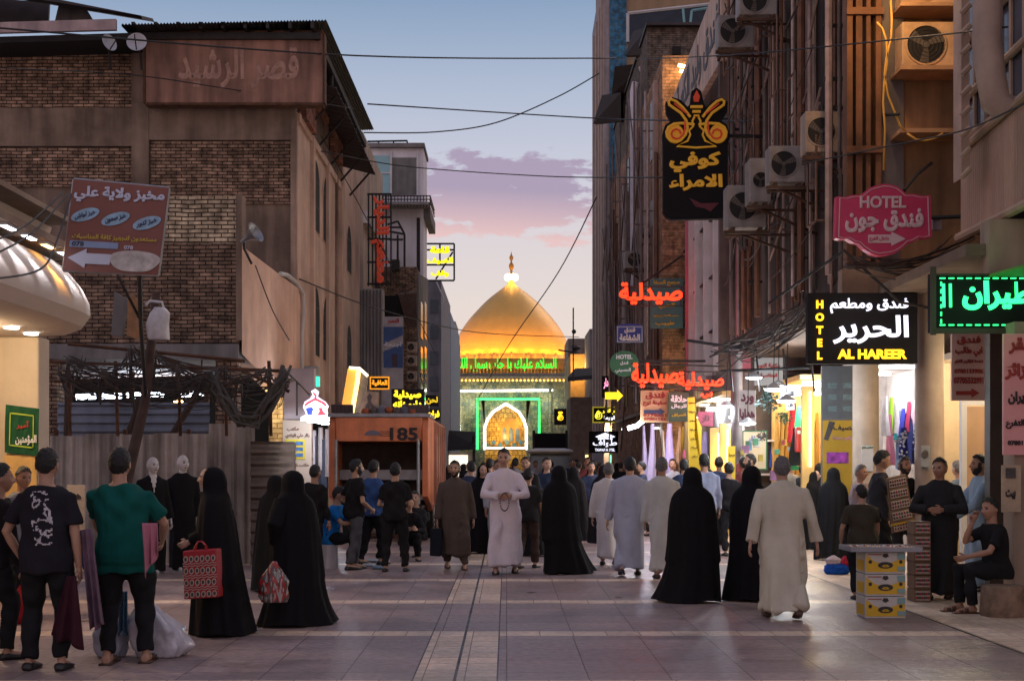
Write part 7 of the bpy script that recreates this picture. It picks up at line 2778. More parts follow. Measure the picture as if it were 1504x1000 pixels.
GOLDW = M('gold_wall', (.62, .42, .16), .5, var=.15, vs=2, streak=.2)
shop_bay('shop', 'gold lit shop bay behind the red cabinet on the right', 5.9, 7.55, 28.6, 31.6, 3.3, GOLDW, 55, (1, .72, .35))
shop_bay('shop', 'white lit dress shop bay behind the nearer column', 6.3, 7.55, 24.2, 28.3, 3.35, M('shop_white', (.34, .30, .27), .7, var=.3), 55, (.95, .93, 1))
shop_bay('shop', 'warm lit shop bay beside the dark post on the right', 6.75, 7.58, 17.9, 22.5, 3.2, M('shop_buff', (.5, .38, .24), .6, var=.15), 70, (1, .85, .6))
shop_bay('shop', 'amber lit cloth shop bay under the orange hotel sign', 5.0, 6.75, 33, 40, 3.2, GOLDW, 260, (1, .75, .4))
shop_bay('shop', 'pale lit shop bay farther down the right row', 4.6, 6.6, 46, 60, 3.3, M('shop_white'), 420, (.9, .93, 1))
t = thing('door_frame', 'white door frame with brown door in the warm shop', 'door', (ax(1432, 20.5), 20.5, 0))
w = MB()
w.box(ax(1409, 20.6), ax(1417, 20.6), 20.5, 20.6, 0, az_(595, 20.5))
w.box(ax(1409, 20.6), ax(1450, 20.6), 20.5, 20.6, az_(594.9, 20.5), az_(588, 20.5))
w.build('frame', WHITEP, t)
w = MB()
w.box(ax(1417.2, 20.6), ax(1450, 20.6), 20.54, 20.6, 0, az_(597, 20.5))
w.build('door', M('door_tan', (.45, .28, .16), .6, var=.12, streak=.2), t)
# red cabinet
t = thing('cabinet', 'red wall cabinet hanging in the gold lit shop', 'cabinet', at(1177, 664, 27))
w = MB()
w.box(ax(1170, 27), ax(1183, 27), 27, 27.2, az_(664, 27), az_(627, 27))
w.build('case', M('cabinet_red', (.45, .02, .02), .4, var=.1), t, bevel=.02)
w = MB()
w.box(ax(1171, 27), ax(1182, 27), 26.98, 26.998, az_(637, 27), az_(632, 27))
w.build('label_plate', WHITEL, t)
# gold lit pillar and lights of the shops at middle right
for px, y0_, y1_, Yv, l in ((1187, 567, 705, 26.8, 'golden lit curtain strip beside the red cabinet'), (1052, 628, 730, 34, 'left amber lit shop pillar behind the walking crowd'), (1066, 622, 730, 33, 'right amber lit shop pillar behind the walking crowd')):
 t = thing('lit_panel', l, 'panel', at(px, y1_, Yv))
 w = MB()
 w.box(ax(px - 9, Yv), ax(px + 9, Yv), Yv, Yv + .12, 0, az_(y0_, Yv))
 w.build('panel', GOLDW, t)
 w = MB()
 w.tube([at(px + 3, y0_ + 8, Yv - .06), at(px + 3, y1_ - 20, Yv - .06)], .022, 6)
 w.build('tube', GLOW('warm_strip', (1, .72, .3), 7), t)
 lamp('light', at(px, (y0_ + y1_) / 2, Yv - .5), 22, (1, .7, .3), .3, parent=t)
def drape(px0, px1, py0, py1, Y, col, label, seed, flare=1.3, group='cloths hung at the right stalls', name='hanging_cloth', cat='cloth', lit=True):
 rr_ = random.Random(seed)
 w = MB()
 c0, hw = (px0 + px1) / 2, (px1 - px0) / 2
 rings = []
 ph = rr_.uniform(0, 6)
 for i in range(9):
  q = i / 8
  hh = hw * (.45 + .55 * min(1, q * 1.6)) * (1 + (flare - 1) * q)
  ring = []
  for a in np.linspace(0, 2 * np.pi, 28, endpoint=False):
   f = 1 + .18 * math.sin(5 * a + ph + q * 2) * q
   X_, Y_, Z_ = at(c0 + hh * f * math.cos(a) + 1.2 * math.sin(q * 4 + ph), py0 + (py1 - py0) * q, Y)
   ring.append((X_, Y_ + .10 * f * math.sin(a), Z_))
  rings.append(ring)
 w.loft(rings)
 return tag(w.build(name, cloth('cloth_%s' % '_'.join('%02d' % int(c * 99) for c in col), col), None, True), label, cat, group)
dl = [(1298, 1303, 590, 668, (.55, .55, .62), 'white dress hung leftmost in the lit dress shop'), (1304, 1312, 584, 652, (.25, .50, .04), 'lime green dress hung in the lit dress shop'), (1313, 1320, 592, 650, (.58, .56, .6), 'white gown beside the lime green dress'),
      (1322, 1329, 600, 640, (.05, .06, .42), 'royal blue dress in the dress shop'), (1331, 1337, 590, 634, (.35, .04, .10), 'dark red dress in the dress shop'), (1339, 1346, 588, 640, (.58, .40, .45), 'pale pink dress in the dress shop'), (1394, 1399, 600, 655, (.30, .05, .35), 'purple dress glimpsed right of the nearer column')]
for i, (a, b_, c_, d, col, l) in enumerate(dl):
 drape(a, b_, c_, d, 26 - .1 * i, col, l, i, group='dresses in the lit dress shop', name='dress', cat='dress')
fill = [('white', (.5, .48, .5)), ('navy', (.03, .04, .14)), ('black', (.02, .02, .025)), ('rose', (.45, .16, .24)), ('cream', (.5, .42, .32)), ('violet', (.22, .08, .30)), ('turquoise', (.05, .28, .30)), ('mustard', (.42, .26, .04)), ('coral', (.48, .15, .10)), ('pale blue', (.25, .35, .5)), ('wine', (.16, .02, .05))]
for i, (cn, cc) in enumerate(fill):
 a = 1297 + (i * 37 % 52)
 drape(a - 1, a + 8, 582 + (i * 29 % 60), 640 + (i * 41 % 80), 25.5 + .05 * i, cc, cn + ' dress hung deeper in the lit dress shop', 50 + i, group='dresses in the lit dress shop', name='dress', cat='dress')
for i in range(9):
 a = 1136 + i * 7.4
 drape(a, a + 8, 606, 722, 30.9, (.58, .38, .10) if i % 2 else (.46, .28, .07), 'gold curtain panel at the back of the gold lit shop', 90 + i, 1.0, 'gold curtain panels in the gold lit shop', 'curtain', 'curtain')
rr = random.Random(4)
t = thing('scarf', 'dark blue scarf with white dots hung below the dresses', 'scarf', at(1325, 690, 24.6))
for k_, (px, py0, py1, ww) in enumerate(((1327, 628, 690, 9), (1345, 622, 662, 5))):
 w = MB()
 rings = []
 for i in range(8):
  q = i / 7
  rings.append([at(px + ww * math.cos(a) * (.5 + .5 * q), py0 + (py1 - py0) * q, 24.6 + .06 * math.sin(a)) for a in np.linspace(0, 2 * np.pi, 16, endpoint=False)])
 w.loft(rings)
 w.build('cloth', cloth('scarf_navy', (.02, .025, .16)), t, True)
 w = MB()
 for i in range(34 if k_ == 0 else 16):
  a, q = rr.uniform(-1, 1), rr.uniform(.05, .97)
  p = Vector(at(px + ww * a * .85 * (.5 + .5 * q), py0 + (py1 - py0) * q, 24.6 - .06 * math.sqrt(1 - a * a * .8) - .012))
  w.ell(p, (.020, .006, .020), 6, 4)
 w.build('dots', M('dot_white', (.6, .62, .7), .6), t)
sign_box('poster', 'white notice taped to the farther column', 1265, 1283, 654, 692, 23.37, M('paper_white', (.45, .46, .5), .7), M('paper_green', (.03, .12, .05), .6), [('اعلان هام', .5, .08, .9, .11)], d=.01)
t = sign_box('poster', 'dark portrait poster taped to the nearer column', 1352, 1366, 654, 690, 19.97, M('paper_grey', (.25, .27, .3), .7, var=.3, vs=9), M('print_black'), [('صورة', .5, .9, .6, .08)], d=.01)
w = MB()
w.prism([(.045 * math.cos(q), .06 * math.sin(q) + .05) for q in np.linspace(0, 2 * np.pi, 14, endpoint=False)], at(1359, 672, 19.96), (1, 0, 0), (0, 0, 1), (0, .004, 0))
w.build('picture', M('print_dark'), t)
# cloths under the orange hotel sign
cl = [(942, 950, 625, 720, (.50, .44, .62), 'pale lilac cloth leftmost under the orange hotel sign'), (951, 963, 622, 730, (.55, .48, .66), 'white lilac cloth second under the orange hotel sign'), (964, 972, 630, 740, (.10, .05, .03), 'dark brown cloth under the orange hotel sign'),
      (972, 976, 632, 700, (.62, .52, .34), 'cream cloth strip under the orange hotel sign'), (977, 992, 622, 735, (.42, .34, .62), 'lavender cloth under the dark green sign'), (994, 1001, 628, 700, (.30, .18, .10), 'tan cloth under the dark green sign'), (1003, 1009, 660, 720, (.35, .08, .15), 'crimson patterned cloth beside the yellow banner')]
for i, (a, b_, c_, d, col, l) in enumerate(cl):
 drape(a, b_, c_, d, 33.5 - .15 * i, col, l, 20 + i, 1.15)
lamp('stall_light', at(960, 640, 32), 55, (.85, .8, 1), .2)
# white columns of light in the far right shops
for i, (px, col) in enumerate(((925, (.9, .95, 1)), (933, (.9, .95, 1)), (898, (.2, .8, .4)), (862, (1, .8, .3)))):
 t = thing('lit_panel', ['white lit shop post behind the hotel roof emblem sign', 'second white lit shop post farther right', 'green lit post behind the roof emblem sign', 'small warm lit post left of the roof emblem sign'][i], 'panel', at(px, 720, 64))
 w = MB()
 w.box(ax(px - 2, 64), ax(px + 2, 64), 64, 64.1, az_(735, 64), az_(668, 64))
 w.build('tube', GLOW('post_glow_%d' % i, col, 1.8), t)
 w = MB()
 w.box(ax(px - 3, 64), ax(px + 3, 64), 64.11, 64.3, 0, az_(660, 64))
 w.build('post', GREYP, t)
# green garland cluster and dark plush goods at the lamp stall
rr = random.Random(9)
def leaf_clump(px, py, Y, rpx, col, label, n=120, name='garland', cat='garland'):
 w = MB()
 r_ = rpx / FP * Y
 c = Vector(at(px, py, Y))
 for i in range(n):
  d = Vector((rr.gauss(0, 1), rr.gauss(0, 1), rr.gauss(0, 1))).normalized() * r_ * rr.uniform(.3, 1)
  d.z *= .8
  u = Vector((rr.gauss(0, 1), rr.gauss(0, 1), rr.gauss(0, 1))).normalized()
  v = u.orthogonal().normalized()
  s_ = r_ * rr.uniform(.12, .26)
  w.slab([c + d, c + d + u * s_ + v * s_ * .4, c + d + u * s_ * 2, c + d + u * s_ - v * s_ * .4], u.cross(v) * .004)
 return tag(w.build(name, M('leaf_%02d%02d' % (int(col[0] * 99), int(col[1] * 99)), col, .6, var=.5, vs=20)), label, cat)
leaf_clump(1130, 590, 26, 20, (.015, .045, .035), 'dark green hanging garland in the lamp lit stall')
leaf_clump(1152, 612, 25.5, 12, (.02, .10, .04), 'brighter green garland low in the lamp lit stall')
leaf_clump(1120, 640, 26.5, 9, (.06, .05, .05), 'small dark bunch hanging under the garlands')
# dark inner wall so stalls read deep
t = thing('shop', 'dark stall frontage behind the hanging lamps on the right', 'shop', (6.3, 31.7, 0))
w = MB()
w.box(5.6, 7.5, 31.9, 32.1, 0, 3.6)
w.build('back_wall', M('stall_dark', (.08, .06, .05), .8, var=.4), t)
w = MB()
w.tube([(ax(1082, 29), 29, 0), (ax(1082, 29), 29, 4.1)], .12, 14)
w.build('post', M('stall_post', (.2, .17, .17), .6, metal=.3, var=.3), t, True)
for k_ in range(3):
 w = MB()
 w.box(5.4, 6.9, 31.5, 31.85, .6 + k_ * .75, .64 + k_ * .75)
 w.build('shelf', WHITEP, t)
for i in range(30):
 px = 1082 + rr.uniform(0, 80)
 Yv = rr.uniform(27.5, 31)
 py = rr.uniform(650, 730)
 w = MB()
 s_ = rr.uniform(.06, .14)
 c = at(px, py, Yv)
 w.box(c[0], c[0] + s_, c[1], c[1] + .1, c[2], c[2] + s_ * rr.uniform(.8, 2))
 tag(w.build('packet', M('goods_%d' % (i % 6), [(.4, .3, .05), (.35, .05, .05), (.1, .2, .3), (.4, .4, .38), (.05, .2, .1), (.3, .15, .3)][i % 6], .5, var=.3, vs=8), bevel=.006), 'small coloured packet hung for sale in the lamp lit right stall', 'packet', 'packets in the lamp lit stall')
# the long row of small stalls: lit goods hung along the frontage
rr = random.Random(31)
PAL = [('white', (.6, .58, .6)), ('red', (.5, .03, .04)), ('blue', (.04, .10, .45)), ('green', (.04, .30, .10)), ('gold', (.62, .40, .08)), ('lilac', (.45, .35, .6)), ('black', (.02, .02, .02)), ('pink', (.6, .25, .35)), ('orange', (.6, .22, .04))]
for i in range(34):
 Yv = rr.uniform(27, 56)
 X_ = 5.75 - .02 * (Yv - 27) + rr.uniform(-.25, .35)
 px = VX + X_ * FP / Yv
 cn, cc = PAL[rr.randrange(len(PAL))]
 z1 = rr.uniform(2.2, 2.9)
 drape(px - .12 * FP / Yv, px + .12 * FP / Yv, VY - (z1 - EYE) * FP / Yv, VY - (z1 - rr.uniform(.7, 1.3) - EYE) * FP / Yv, Yv, cc, cn + ' cloth hung along the lit stall row on the right', 200 + i, 1.1, 'cloths along the lit stall row')
for i, (X_, Yv, c_, wt) in enumerate(((5.6, 28.5, 0, 30), (5.5, 33.5, 1, 40), (5.3, 37, 0, 45), (5.2, 41, 1, 45), (5.0, 46, 0, 60), (4.9, 52, 1, 60), (4.8, 58, 0, 70), (4.6, 66, 1, 90))):
 t = thing('tube_lamp', ('cool' if c_ == 0 else 'warm') + ' white tube lamp hung over the right stall row', 'lamp', (X_, Yv, 3), 'tube lamps over the right stall row')
 w = MB()
 w.tube([(X_ - .1, Yv, 3.0), (X_ + .75, Yv + .2, 3.02)], .035, 6)
 w.build('tube', GLOW('row_tube_%d' % c_, ((.88, .94, 1), (1, .78, .45))[c_], 9), t)
 w = MB()
 w.box(X_ - .12, X_ + .77, Yv - .03, Yv + .25, 3.06, 3.09)
 w.build('holder', WHITEP, t)
 lamp('light', (X_ + .2, Yv - .3, 2.9), wt * 4.0, ((.88, .94, 1), (1, .75, .42))[c_], .25, parent=t)
# tall bright signs low at mid right
t = thing('banner', 'yellow roll up banner standing at the lamp stall', 'banner', at(1075, 740, 27))
w = MB()
w.box(ax(1069, 27), ax(1080, 27), 27, 27.04, az_(760, 27), az_(655, 27))
w.build('cloth', MATS['banner_yellow'], t)
for i in range(4):
 text('مرحبا', DARKM, t, at(1075, 668 + i * 19, 26.98), w=.11, h=.08, depth=.01)
# awning frames / pergola over the right walk
w = MB()
for a, b_ in (((1050, 520), (1200, 470)), ((1060, 545), (1190, 540)), ((1190, 455), (1255, 430)), ((1010, 500), (1110, 515))):
 w.tube([at(*a, 27), at(*b_, 24)], .03, 6)
for px in (1070, 1110, 1150, 1190):
 w.tube([at(px, 512, 26), at(px + 6, 575, 26)], .02, 5)
tag(w.build('iron_frame', DARKM), 'dark iron awning frame over the lamp lit right stalls', 'frame')
w = MB()
rr = random.Random(13)
for i in range(46):
 a = rr.uniform(1040, 1230)
 b_ = a + rr.uniform(30, 150)
 ya = 540 - (a - 1040) * .52 + rr.uniform(-30, 28)
 yb = 540 - (min(b_, 1260) - 1040) * .55 + rr.uniform(-30, 28)
 w.tube(sag(at(a, ya, rr.uniform(24, 26)), at(min(b_, 1275), yb, rr.uniform(21.5, 22.5)), rr.uniform(0, .25), 10), rr.choice((.009, .012, .02)), 5)
tag(w.build('cable_bundle', M('cable_mix'), None, True, ang=180), 'bundle of brown cables climbing right under the pink hotel sign', 'cables')
w = MB()
for i in range(26):
 w.tube(sag(at(rr.uniform(1235, 1300), rr.uniform(372, 395), 19.6), at(rr.uniform(1380, 1450), rr.uniform(345, 400), 19.2), rr.uniform(0, .2), 10), rr.choice((.008, .012)), 5)
tag(w.build('cable_tangle', M('cable_mix'), None, True, ang=180), 'loose cables between the pink hotel sign and the green LED board', 'cables')
w = MB()
w.tube([at(1130, 445, 22), at(1240, 368, 20), at(1322, 444, 19.6), at(1364, 452, 19.5)], .022, 6)
tag(w.build('strut', DARKM), 'bent dark strut below the pink hotel sign', 'strut')
# ---------------------------------------------------------------- cables over the street
for pts, s, r_, l in ((((-20, 40, 30), (520, 82, 36), (905, 86, 44)), 0, .022, 'highest thick cable crossing the street under the roof line'),
                      (((540, 153, 40), (876, 174, 46), (1110, 178, 28), (1320, 168, 20)), 0, .022, 'second thick cable crossing from the brown building corner'),
                      (((535, 195, 46), (640, 194, 50), (730, 180, 54), (820, 142, 58), (880, 108, 60)), 0, .025, 'drooping beaded cable rising to the right'),
                      (((470, 222, 40), (600, 245, 42), (800, 259, 43), (975, 261, 27)), 0, .016, 'thin cable passing over the pink cloud'),
                      (((876, 290, 60), (820, 400, 70), (745, 510, 85), (700, 590, 110)), 0, .03, 'slanting cable in front of the golden dome'),
                      (((440, 410, 34), (560, 455, 44), (700, 488, 60), (850, 495, 70)), 0, .018, 'cable running across the lower dome'),
                      (((0, 100, 30), (190, 110, 34), (330, 130, 35), (520, 160, 38)), 0, .014, 'thin cable over the faded board'),
                      (((905, 88, 44), (1060, 82, 25), (1300, 60, 19), (1480, 40, 15)), 0, .012, 'thin cable over the rusty steel columns'),
                      (((1180, 240, 20), (1330, 210, 18), (1420, 190, 16), (1510, 150, 14)), 0, .010, 'thin cable running to the ribbed bay'),
                      (((-10, 410, 12.4), (60, 395, 13.3), (85, 350, 14.3), (105, 285, 15.2)), 0, .010, 'black cable drooping in front of the white canopy'),
                      (((-10, 375, 12.4), (50, 340, 13.5), (100, 285, 15.1)), 0, .009, 'upper black cable left of the bakery sign'),
                      (((-10, 355, 12.4), (40, 330, 13.5), (92, 283, 15)), 0, .009, 'uppermost black cable left of the bakery sign'),
                      (((430, 130, 40), (500, 250, 42), (590, 420, 50), (640, 520, 56)), 0, .014, 'dangling cable down the brown building street side'),
                      (((375, 390, 28), (400, 455, 28.5), (425, 500, 29)), 0, .012, 'dangling cable across the salmon wall')):
 P = [Vector(at(*p)) for p in pts]
 res = []
 for i in range(len(P) - 1):
  for q in range(8):
   t_ = q / 8
   p0, p1, p2, p3 = P[max(i - 1, 0)], P[i], P[i + 1], P[min(i + 2, len(P) - 1)]
   res.append(.5 * (2 * p1 + (p2 - p0) * t_ + (2 * p0 - 5 * p1 + 4 * p2 - p3) * t_ ** 2 + (3 * p1 - p0 - 3 * p2 + p3) * t_ ** 3))
 res.append(P[-1])
 cable(l, res, r_)
# ---------------------------------------------------------------- people in view
def vox_at(Y): return max(.009, Y / 1423 * .85)
def hl(face, wx, wy, z, h):
 """World offset (metres) from the person's base -> local target in fractions of the height."""
 a = -R(face)
 return ((wx * math.cos(a) - wy * math.sin(a)) / h, (wx * math.sin(a) + wy * math.cos(a)) / h, z / h)
def paint(fg, part, mat, cond, holes=None):
 for i, p in enumerate(fg.parts):
  if p[0] == part:
   name, v, f, mats, mi, lab = p
   c = np.array([v[list(q)].mean(0) for q in f])
   k = cond(c)
   mi = list(mi) if mi is not None else [0] * len(f)
   mats = list(mats) + [mat]
   for j in np.nonzero(k)[0]:
    mi[j] = len(mats) - 1
   fg.parts[i] = (name, v, f, mats, mi, lab)
def nz(c, s, o=0.):
 return np.array([noise.noise(Vector((a * s + o, b * s, d * s))) for a, b, d in c])
_pn = [0]
def man(label, px, fy, top, face, topkind='tee', topm=None, botm=None, hfix=None, z=0., **kw):
 Y = FP * EYE / (fy - VY)
 h = hfix or (fy - top) / FP * Y
 _pn[0] += 1
 q_ = random.Random(_pn[0] * 7)
 kw.setdefault('head_turn', q_.uniform(-.35, .35))
 kw.setdefault('head_tilt', q_.uniform(-.03, .14))
 kw.setdefault('twist', q_.uniform(-.12, .12))
 if 'sit' not in kw:
  kw.setdefault('lean', (q_.uniform(-.01, .01), q_.uniform(-.03, .0)))
  if 'feet' not in kw:
   kw.setdefault('step', q_.choice((-1, 1)) * q_.uniform(.03, .09))
 fg = make_figure(h, vox_at(Y), _pn[0], topkind, topm, botm, **kw)
 r = place(fg, label, px, fy, face, z=z)
 r['h'] = h
 return r, fg
def woman(label, px, fy, top, ang, hfix=None, **kw):
 Y = FP * EYE / (fy - VY)
 h = hfix or (fy - top) / FP * Y
 _pn[0] += 1
 fg = make_abaya(h, vox_at(Y), _pn[0] + 40, **kw)
 r = place(fg, label, px, fy, ang)
 r['h'] = h
 return r, fg
CB = cloth('cloth_black', (.012, .011, .013))
CDK = cloth('cloth_charcoal', (.022, .021, .024))
CJB = cloth('jeans_black', (.013, .013, .015))
CJG = cloth('jeans_grey', (.075, .075, .085), .3)
CG = cloth('cotton_green', (.004, .085, .072), .1)
CWH = cloth('thobe_white', (.58, .54, .54), .08)
CPK = cloth('thobe_pinkish', (.66, .59, .65), .08)
CBG = cloth('thobe_beige', (.52, .475, .38), .08)
CGB = cloth('thobe_grey_blue', (.36, .375, .47), .08)
CGW = cloth('thobe_grey_white', (.46, .46, .45), .08)
CBR = cloth('thobe_brown', (.085, .065, .055), .12)
CLB = cloth('thobe_light_blue', (.28, .38, .50), .1)
CDN = cloth('denim_blue', (.04, .09, .24), .2)
CBL = cloth('cotton_blue', (.01, .16, .48), .1)
COL_ = cloth('cotton_olive', (.05, .04, .028), .15)
PRINTW = M('print_white', (.45, .43, .45), .8, var=.3, vs=30)
# left foreground
man('person in black cut off by the left edge', -8, 968, 682, 130, 'long', CB, CJB, skin=1)
p2, f2 = None, None
Y = FP * EYE / (983 - VY)
f2 = make_figure(1.73, .009, 2, 'tee', cloth('tee_ink', (.016, .015, .021)), CJB, skin=0, untuck=.03, girth=1.06, feet=[(-.075, .0, 0), (.075, -.01, 0)],
                 hands=[(-.150, -.01, .435), (.135, -.07, .50)], hints=[(-.4, .8, 0), (.9, .5, 0)], shoes=SHOEB, hairlen=-.3, curl=.9)
paint(f2, 'shirt', PRINTW, lambda c: (c[:, 1] > .02) & (np.abs(c[:, 0] + .0 - .12 * (c[:, 2] - 1.2)) < .085 - .1 * np.abs(c[:, 2] - 1.16)) & (c[:, 2] > .98) & (c[:, 2] < 1.40) & (np.abs(nz(c, 13) + .35 * nz(c, 40, 9)) < .14))
p2 = place(f2, 'person in dark printed t-shirt and black trousers holding maroon cloth', 68, 983, 180)
man('person in grey shirt facing right behind the printed t-shirt', 27, 905, 686, 60, 'long', cloth('shirt_grey', (.16, .16, .18)), CJB, skin=1)
f4 = make_figure(1.735, .009, 4, 'tee', CG, CJB, girth=1.2, skin=0, untuck=.045, feet=[(-.10, -.03, 0), (.065, .03, 0)], hands=[(-.13, -.21, .565), (.13, -.21, .54)], hints=[(-1, .5, -.3), (1, .5, -.3)],
                 shoes='sandal', lean=(.02, 0), curl=1.0)
p4 = place(f4, 'person in loose green t-shirt seen from behind with sandals', 182, 973, 180)
def hang_cloth(label, pts_top, drop, Y0, Y1, m, name='cloth', seed=1, taper=1., cat='cloth', th=.03):
 """A limp cloth hanging from a line of points (photo pixels), folds running down."""
 rr_ = random.Random(seed)
 n, k_ = 22, 16
 w = MB()
 rings = []
 ph = rr_.uniform(0, 6)
 for j in range(k_):
  q = j / (k_ - 1)
  ring = []
  for side in (0, 1):
   for i in range(n) if side == 0 else range(n - 1, -1, -1):
    s_ = i / (n - 1)
    idx = s_ * (len(pts_top) - 1)
    a = int(min(idx, len(pts_top) - 2))
    t_ = idx - a
    px = pts_top[a][0] * (1 - t_) + pts_top[a + 1][0] * t_
    py = pts_top[a][1] * (1 - t_) + pts_top[a + 1][1] * t_
    dx = drop[0] * (1 - s_) + drop[2] * s_
    dy = drop[1] * (1 - s_) + drop[3] * s_
    Yv = Y0 + (Y1 - Y0) * s_
    X_, _, Z_ = at(px + dx * q * taper, py + dy * q + 4 * math.sin(s_ * 9 + ph) * q * q, Yv)
    ring.append((X_, Yv + .03 * math.sin(s_ * 14 + ph + q) * (.3 + q) + (th if side else 0), max(Z_, .01)))
  rings.append(ring)
 w.loft(rings)
 return tag(w.build(name, m, None, True, ang=180), label, cat)
hang_cloth('maroon cloth held hanging from a hand beside black trousers', [(98, 846), (110, 846)], (-24, 88, 10, 106), 11.1, 11.0, cloth('cloth_maroon', (.045, .012, .020), .15), seed=2)
hang_cloth('pink garment draped over the right arm of the green shirt', [(208, 768), (230, 768)], (4, 78, 2, 44), 11.15, 11.3, cloth('garment_pink', (.42, .15, .21), .12), 'garment', 3, cat='garment')
hang_cloth('striped mauve garment hanging at the left side of the green shirt', [(118, 778), (134, 776)], (16, 148, 18, 140), 11.2, 11.1, cloth('garment_mauve', (.16, .10, .14), .4), 'garment', 5, cat='garment')
hang_cloth('small blue garment bundled over the left arm of the green shirt', [(113, 780), (130, 776)], (4, 42, 4, 70), 11.35, 11.3, cloth('garment_blue', (.015, .10, .40), .2), 'garment', 6, cat='garment')
hang_cloth('checked blue cloth hanging between the black trousered legs', [(174, 868), (186, 868)], (0, 62, 2, 62), 11.8, 11.8, M('check_blue', (.08, .16, .26), .9, var=.5, vs=45), 'garment', 7, cat='garment')
def bag_blob(label, px, py0, py1, wpx, Y, m, name, cat, seed, tie=True, sq=.8, dep=.8, cr=.14, shear=0.):
 rr_ = np.random.default_rng(seed)
 w = MB()
 n, k_ = 40, 26
 rings = []
 H = (py1 - py0) / FP * Y
 hw = wpx / 2 / FP * Y
 for j in range(k_):
  q = j / (k_ - 1)
  base = (min(1, .8 + q * 1.2)) if q < .5 else 1.0 - .84 * ((q - .5) / .5) ** 1.1
  ring = []
  for i in range(n):
   a = 2 * math.pi * i / n
   d = 1 + cr * noise.noise(Vector((math.cos(a) * 2.2 + seed, math.sin(a) * 2.2, q * 2.2))) + cr * .8 * noise.noise(Vector((math.cos(a) * 6 + seed, math.sin(a) * 6, q * 2.5))) + cr * .45 * 1.8 * (.25 - abs(noise.noise(Vector((math.cos(a) * 4.5, math.sin(a) * 4.5 + seed, q * 3)))))
   ring.append((hw * base * d * math.copysign(abs(math.cos(a)) ** sq, math.cos(a)), hw * dep * base * d * math.copysign(abs(math.sin(a)) ** sq, math.sin(a)), H * q))
  rings.append(ring)
 w.loft(rings)
 X_, _, Z_ = at(px, py1, Y)
 Z_ = max(Z_, .004)
 w.v = [(a + X_ + shear * max(0, c_ / H - .2) * hw, b_ + Y, c_ + Z_ + shear * .25 * a * (c_ / H)) for a, b_, c_ in w.v]
 return tag(w.build(name, m, None, True, ang=180), label, cat)
def streaky(name, cols):
 m = M(name, cols[0], .35, var=0, bump=.5, bs=18)
 N, L = m.node_tree.nodes, m.node_tree.links
 tc = N.new('ShaderNodeTexCoord')
 mp = N.new('ShaderNodeMapping')
 mp.inputs['Scale'].default_value = (16, 16, 5)
 L.new(tc.outputs['Object'], mp.inputs[0])
 n = N.new('ShaderNodeTexNoise')
 n.inputs['Scale'].default_value, n.inputs['Detail'].default_value = 1.2, 3
 L.new(mp.outputs[0], n.inputs['Vector'])
 cr = N.new('ShaderNodeValToRGB')
 cr.color_ramp.interpolation = 'CONSTANT'
 L.new(n.outputs['Fac'], cr.inputs[0])
 cr.color_ramp.elements[0].color, cr.color_ramp.elements[1].color = cols[0] + (1,), cols[-1] + (1,)
 cr.color_ramp.elements[1].position = .60
 for i, c in enumerate(cols[1:-1]):
  cr.color_ramp.elements.new(.44 + .08 * i).color = c + (1,)
 L.new(cr.outputs[0], N['Principled BSDF'].inputs['Base Color'])
 return m
PLAST = M('plastic_white', (.52, .50, .55), .35, var=.22, vs=5, bump=.9, bs=9)
t = thing('sack', 'big full white plastic sack on the ground behind the sandals', 'sack', (ax(206, 11.95), 11.95, 0))
o = bag_blob(None, 236, 884, 969, 74, 11.95, PLAST, 'bag', None, 3, cr=.34, shear=-.75, sq=.6)
o2 = bag_blob(None, 164, 905, 972, 50, 11.95, M('plastic_bluish', (.36, .37, .46), .35, var=.25, vs=5, bump=.5, bs=14), 'bag', None, 8, cr=.2)
for q in (o, o2):
 wl = q.location.copy()
 q.parent = t
 q.location = wl - t.location
# mannequins
for px, fy, top, lab, vn in ((224, 842, 671, 'white headed mannequin in open collared black gown, the slimmer one', 1), (268, 838, 668, 'white headed mannequin in closed black gown nearest the red bag', 0)):
 Y = FP * EYE / (fy - VY)
 h = (fy - top) / FP * Y
 fg = make_figure(h, .014, 60 + px, 'thobe', ABAYA2, None, skin=4, bald=True, hem=.02, hemw=1.25, hands=[(-.16, -.02, .42), (.16, -.02, .42)], head_turn=.35, shoes=None, feet=[(-.03, 0, 0), (.03, 0, 0)])
 if vn:
  paint(fg, 'robe', SKIN(4), lambda c: (c[:, 1] < -.02) & (c[:, 2] > h * .70) & (np.abs(c[:, 0]) < (c[:, 2] - h * .70) * .22))
 r = place(fg, lab, px, fy, 25, 'black gowned mannequins', 'mannequin', 'mannequin')
 w = MB()
 w.lathe([(.17, 0), (.17, .015), (.02, .03), (.02, .3)], (0, 0, 0), 18)
 w.build('stand', GREYM, r, local=True)
# women in cloaks on the left
w5, f5 = woman('person in black cloak facing left carrying a red patterned bag', 324, 930, 685, -90, face=True, skin=3, lean=(0, -.035), hemw=1.22, hemshift=(0, .015), hints=[None, (.15, .9, -.3)], hands=[None, (.10, -.165, .555)], shoulder=1.1, walk=.06)
w6, f6 = woman('person in flaring black cloak walking left with a plastic bag', 436, 917, 690, -140, hemw=.98, bell=.22, side=-.05, lean=(.01, -.02), hands=[None, hl(-140, -.20, -.12, .80, 1.52)], walk=.09, hemshift=(0, .0), shoulder=1.05)
woman('person in black cloak standing half hidden behind the flaring cloak', 404, 868, 697, 160, hemw=1.05)
t = thing('shopping_bag', 'red shopping bag with rows of ovals and wavy lines', 'bag', at(296, 880, 13.05))
Y = 13.05
c4 = [Vector(at(a, b_, Y)) for a, b_ in ((270, 880), (320, 877), (317, 806), (268, 809))]
w = MB()
dv = Vector((.02, .17, 0))
w.slab(c4, dv)
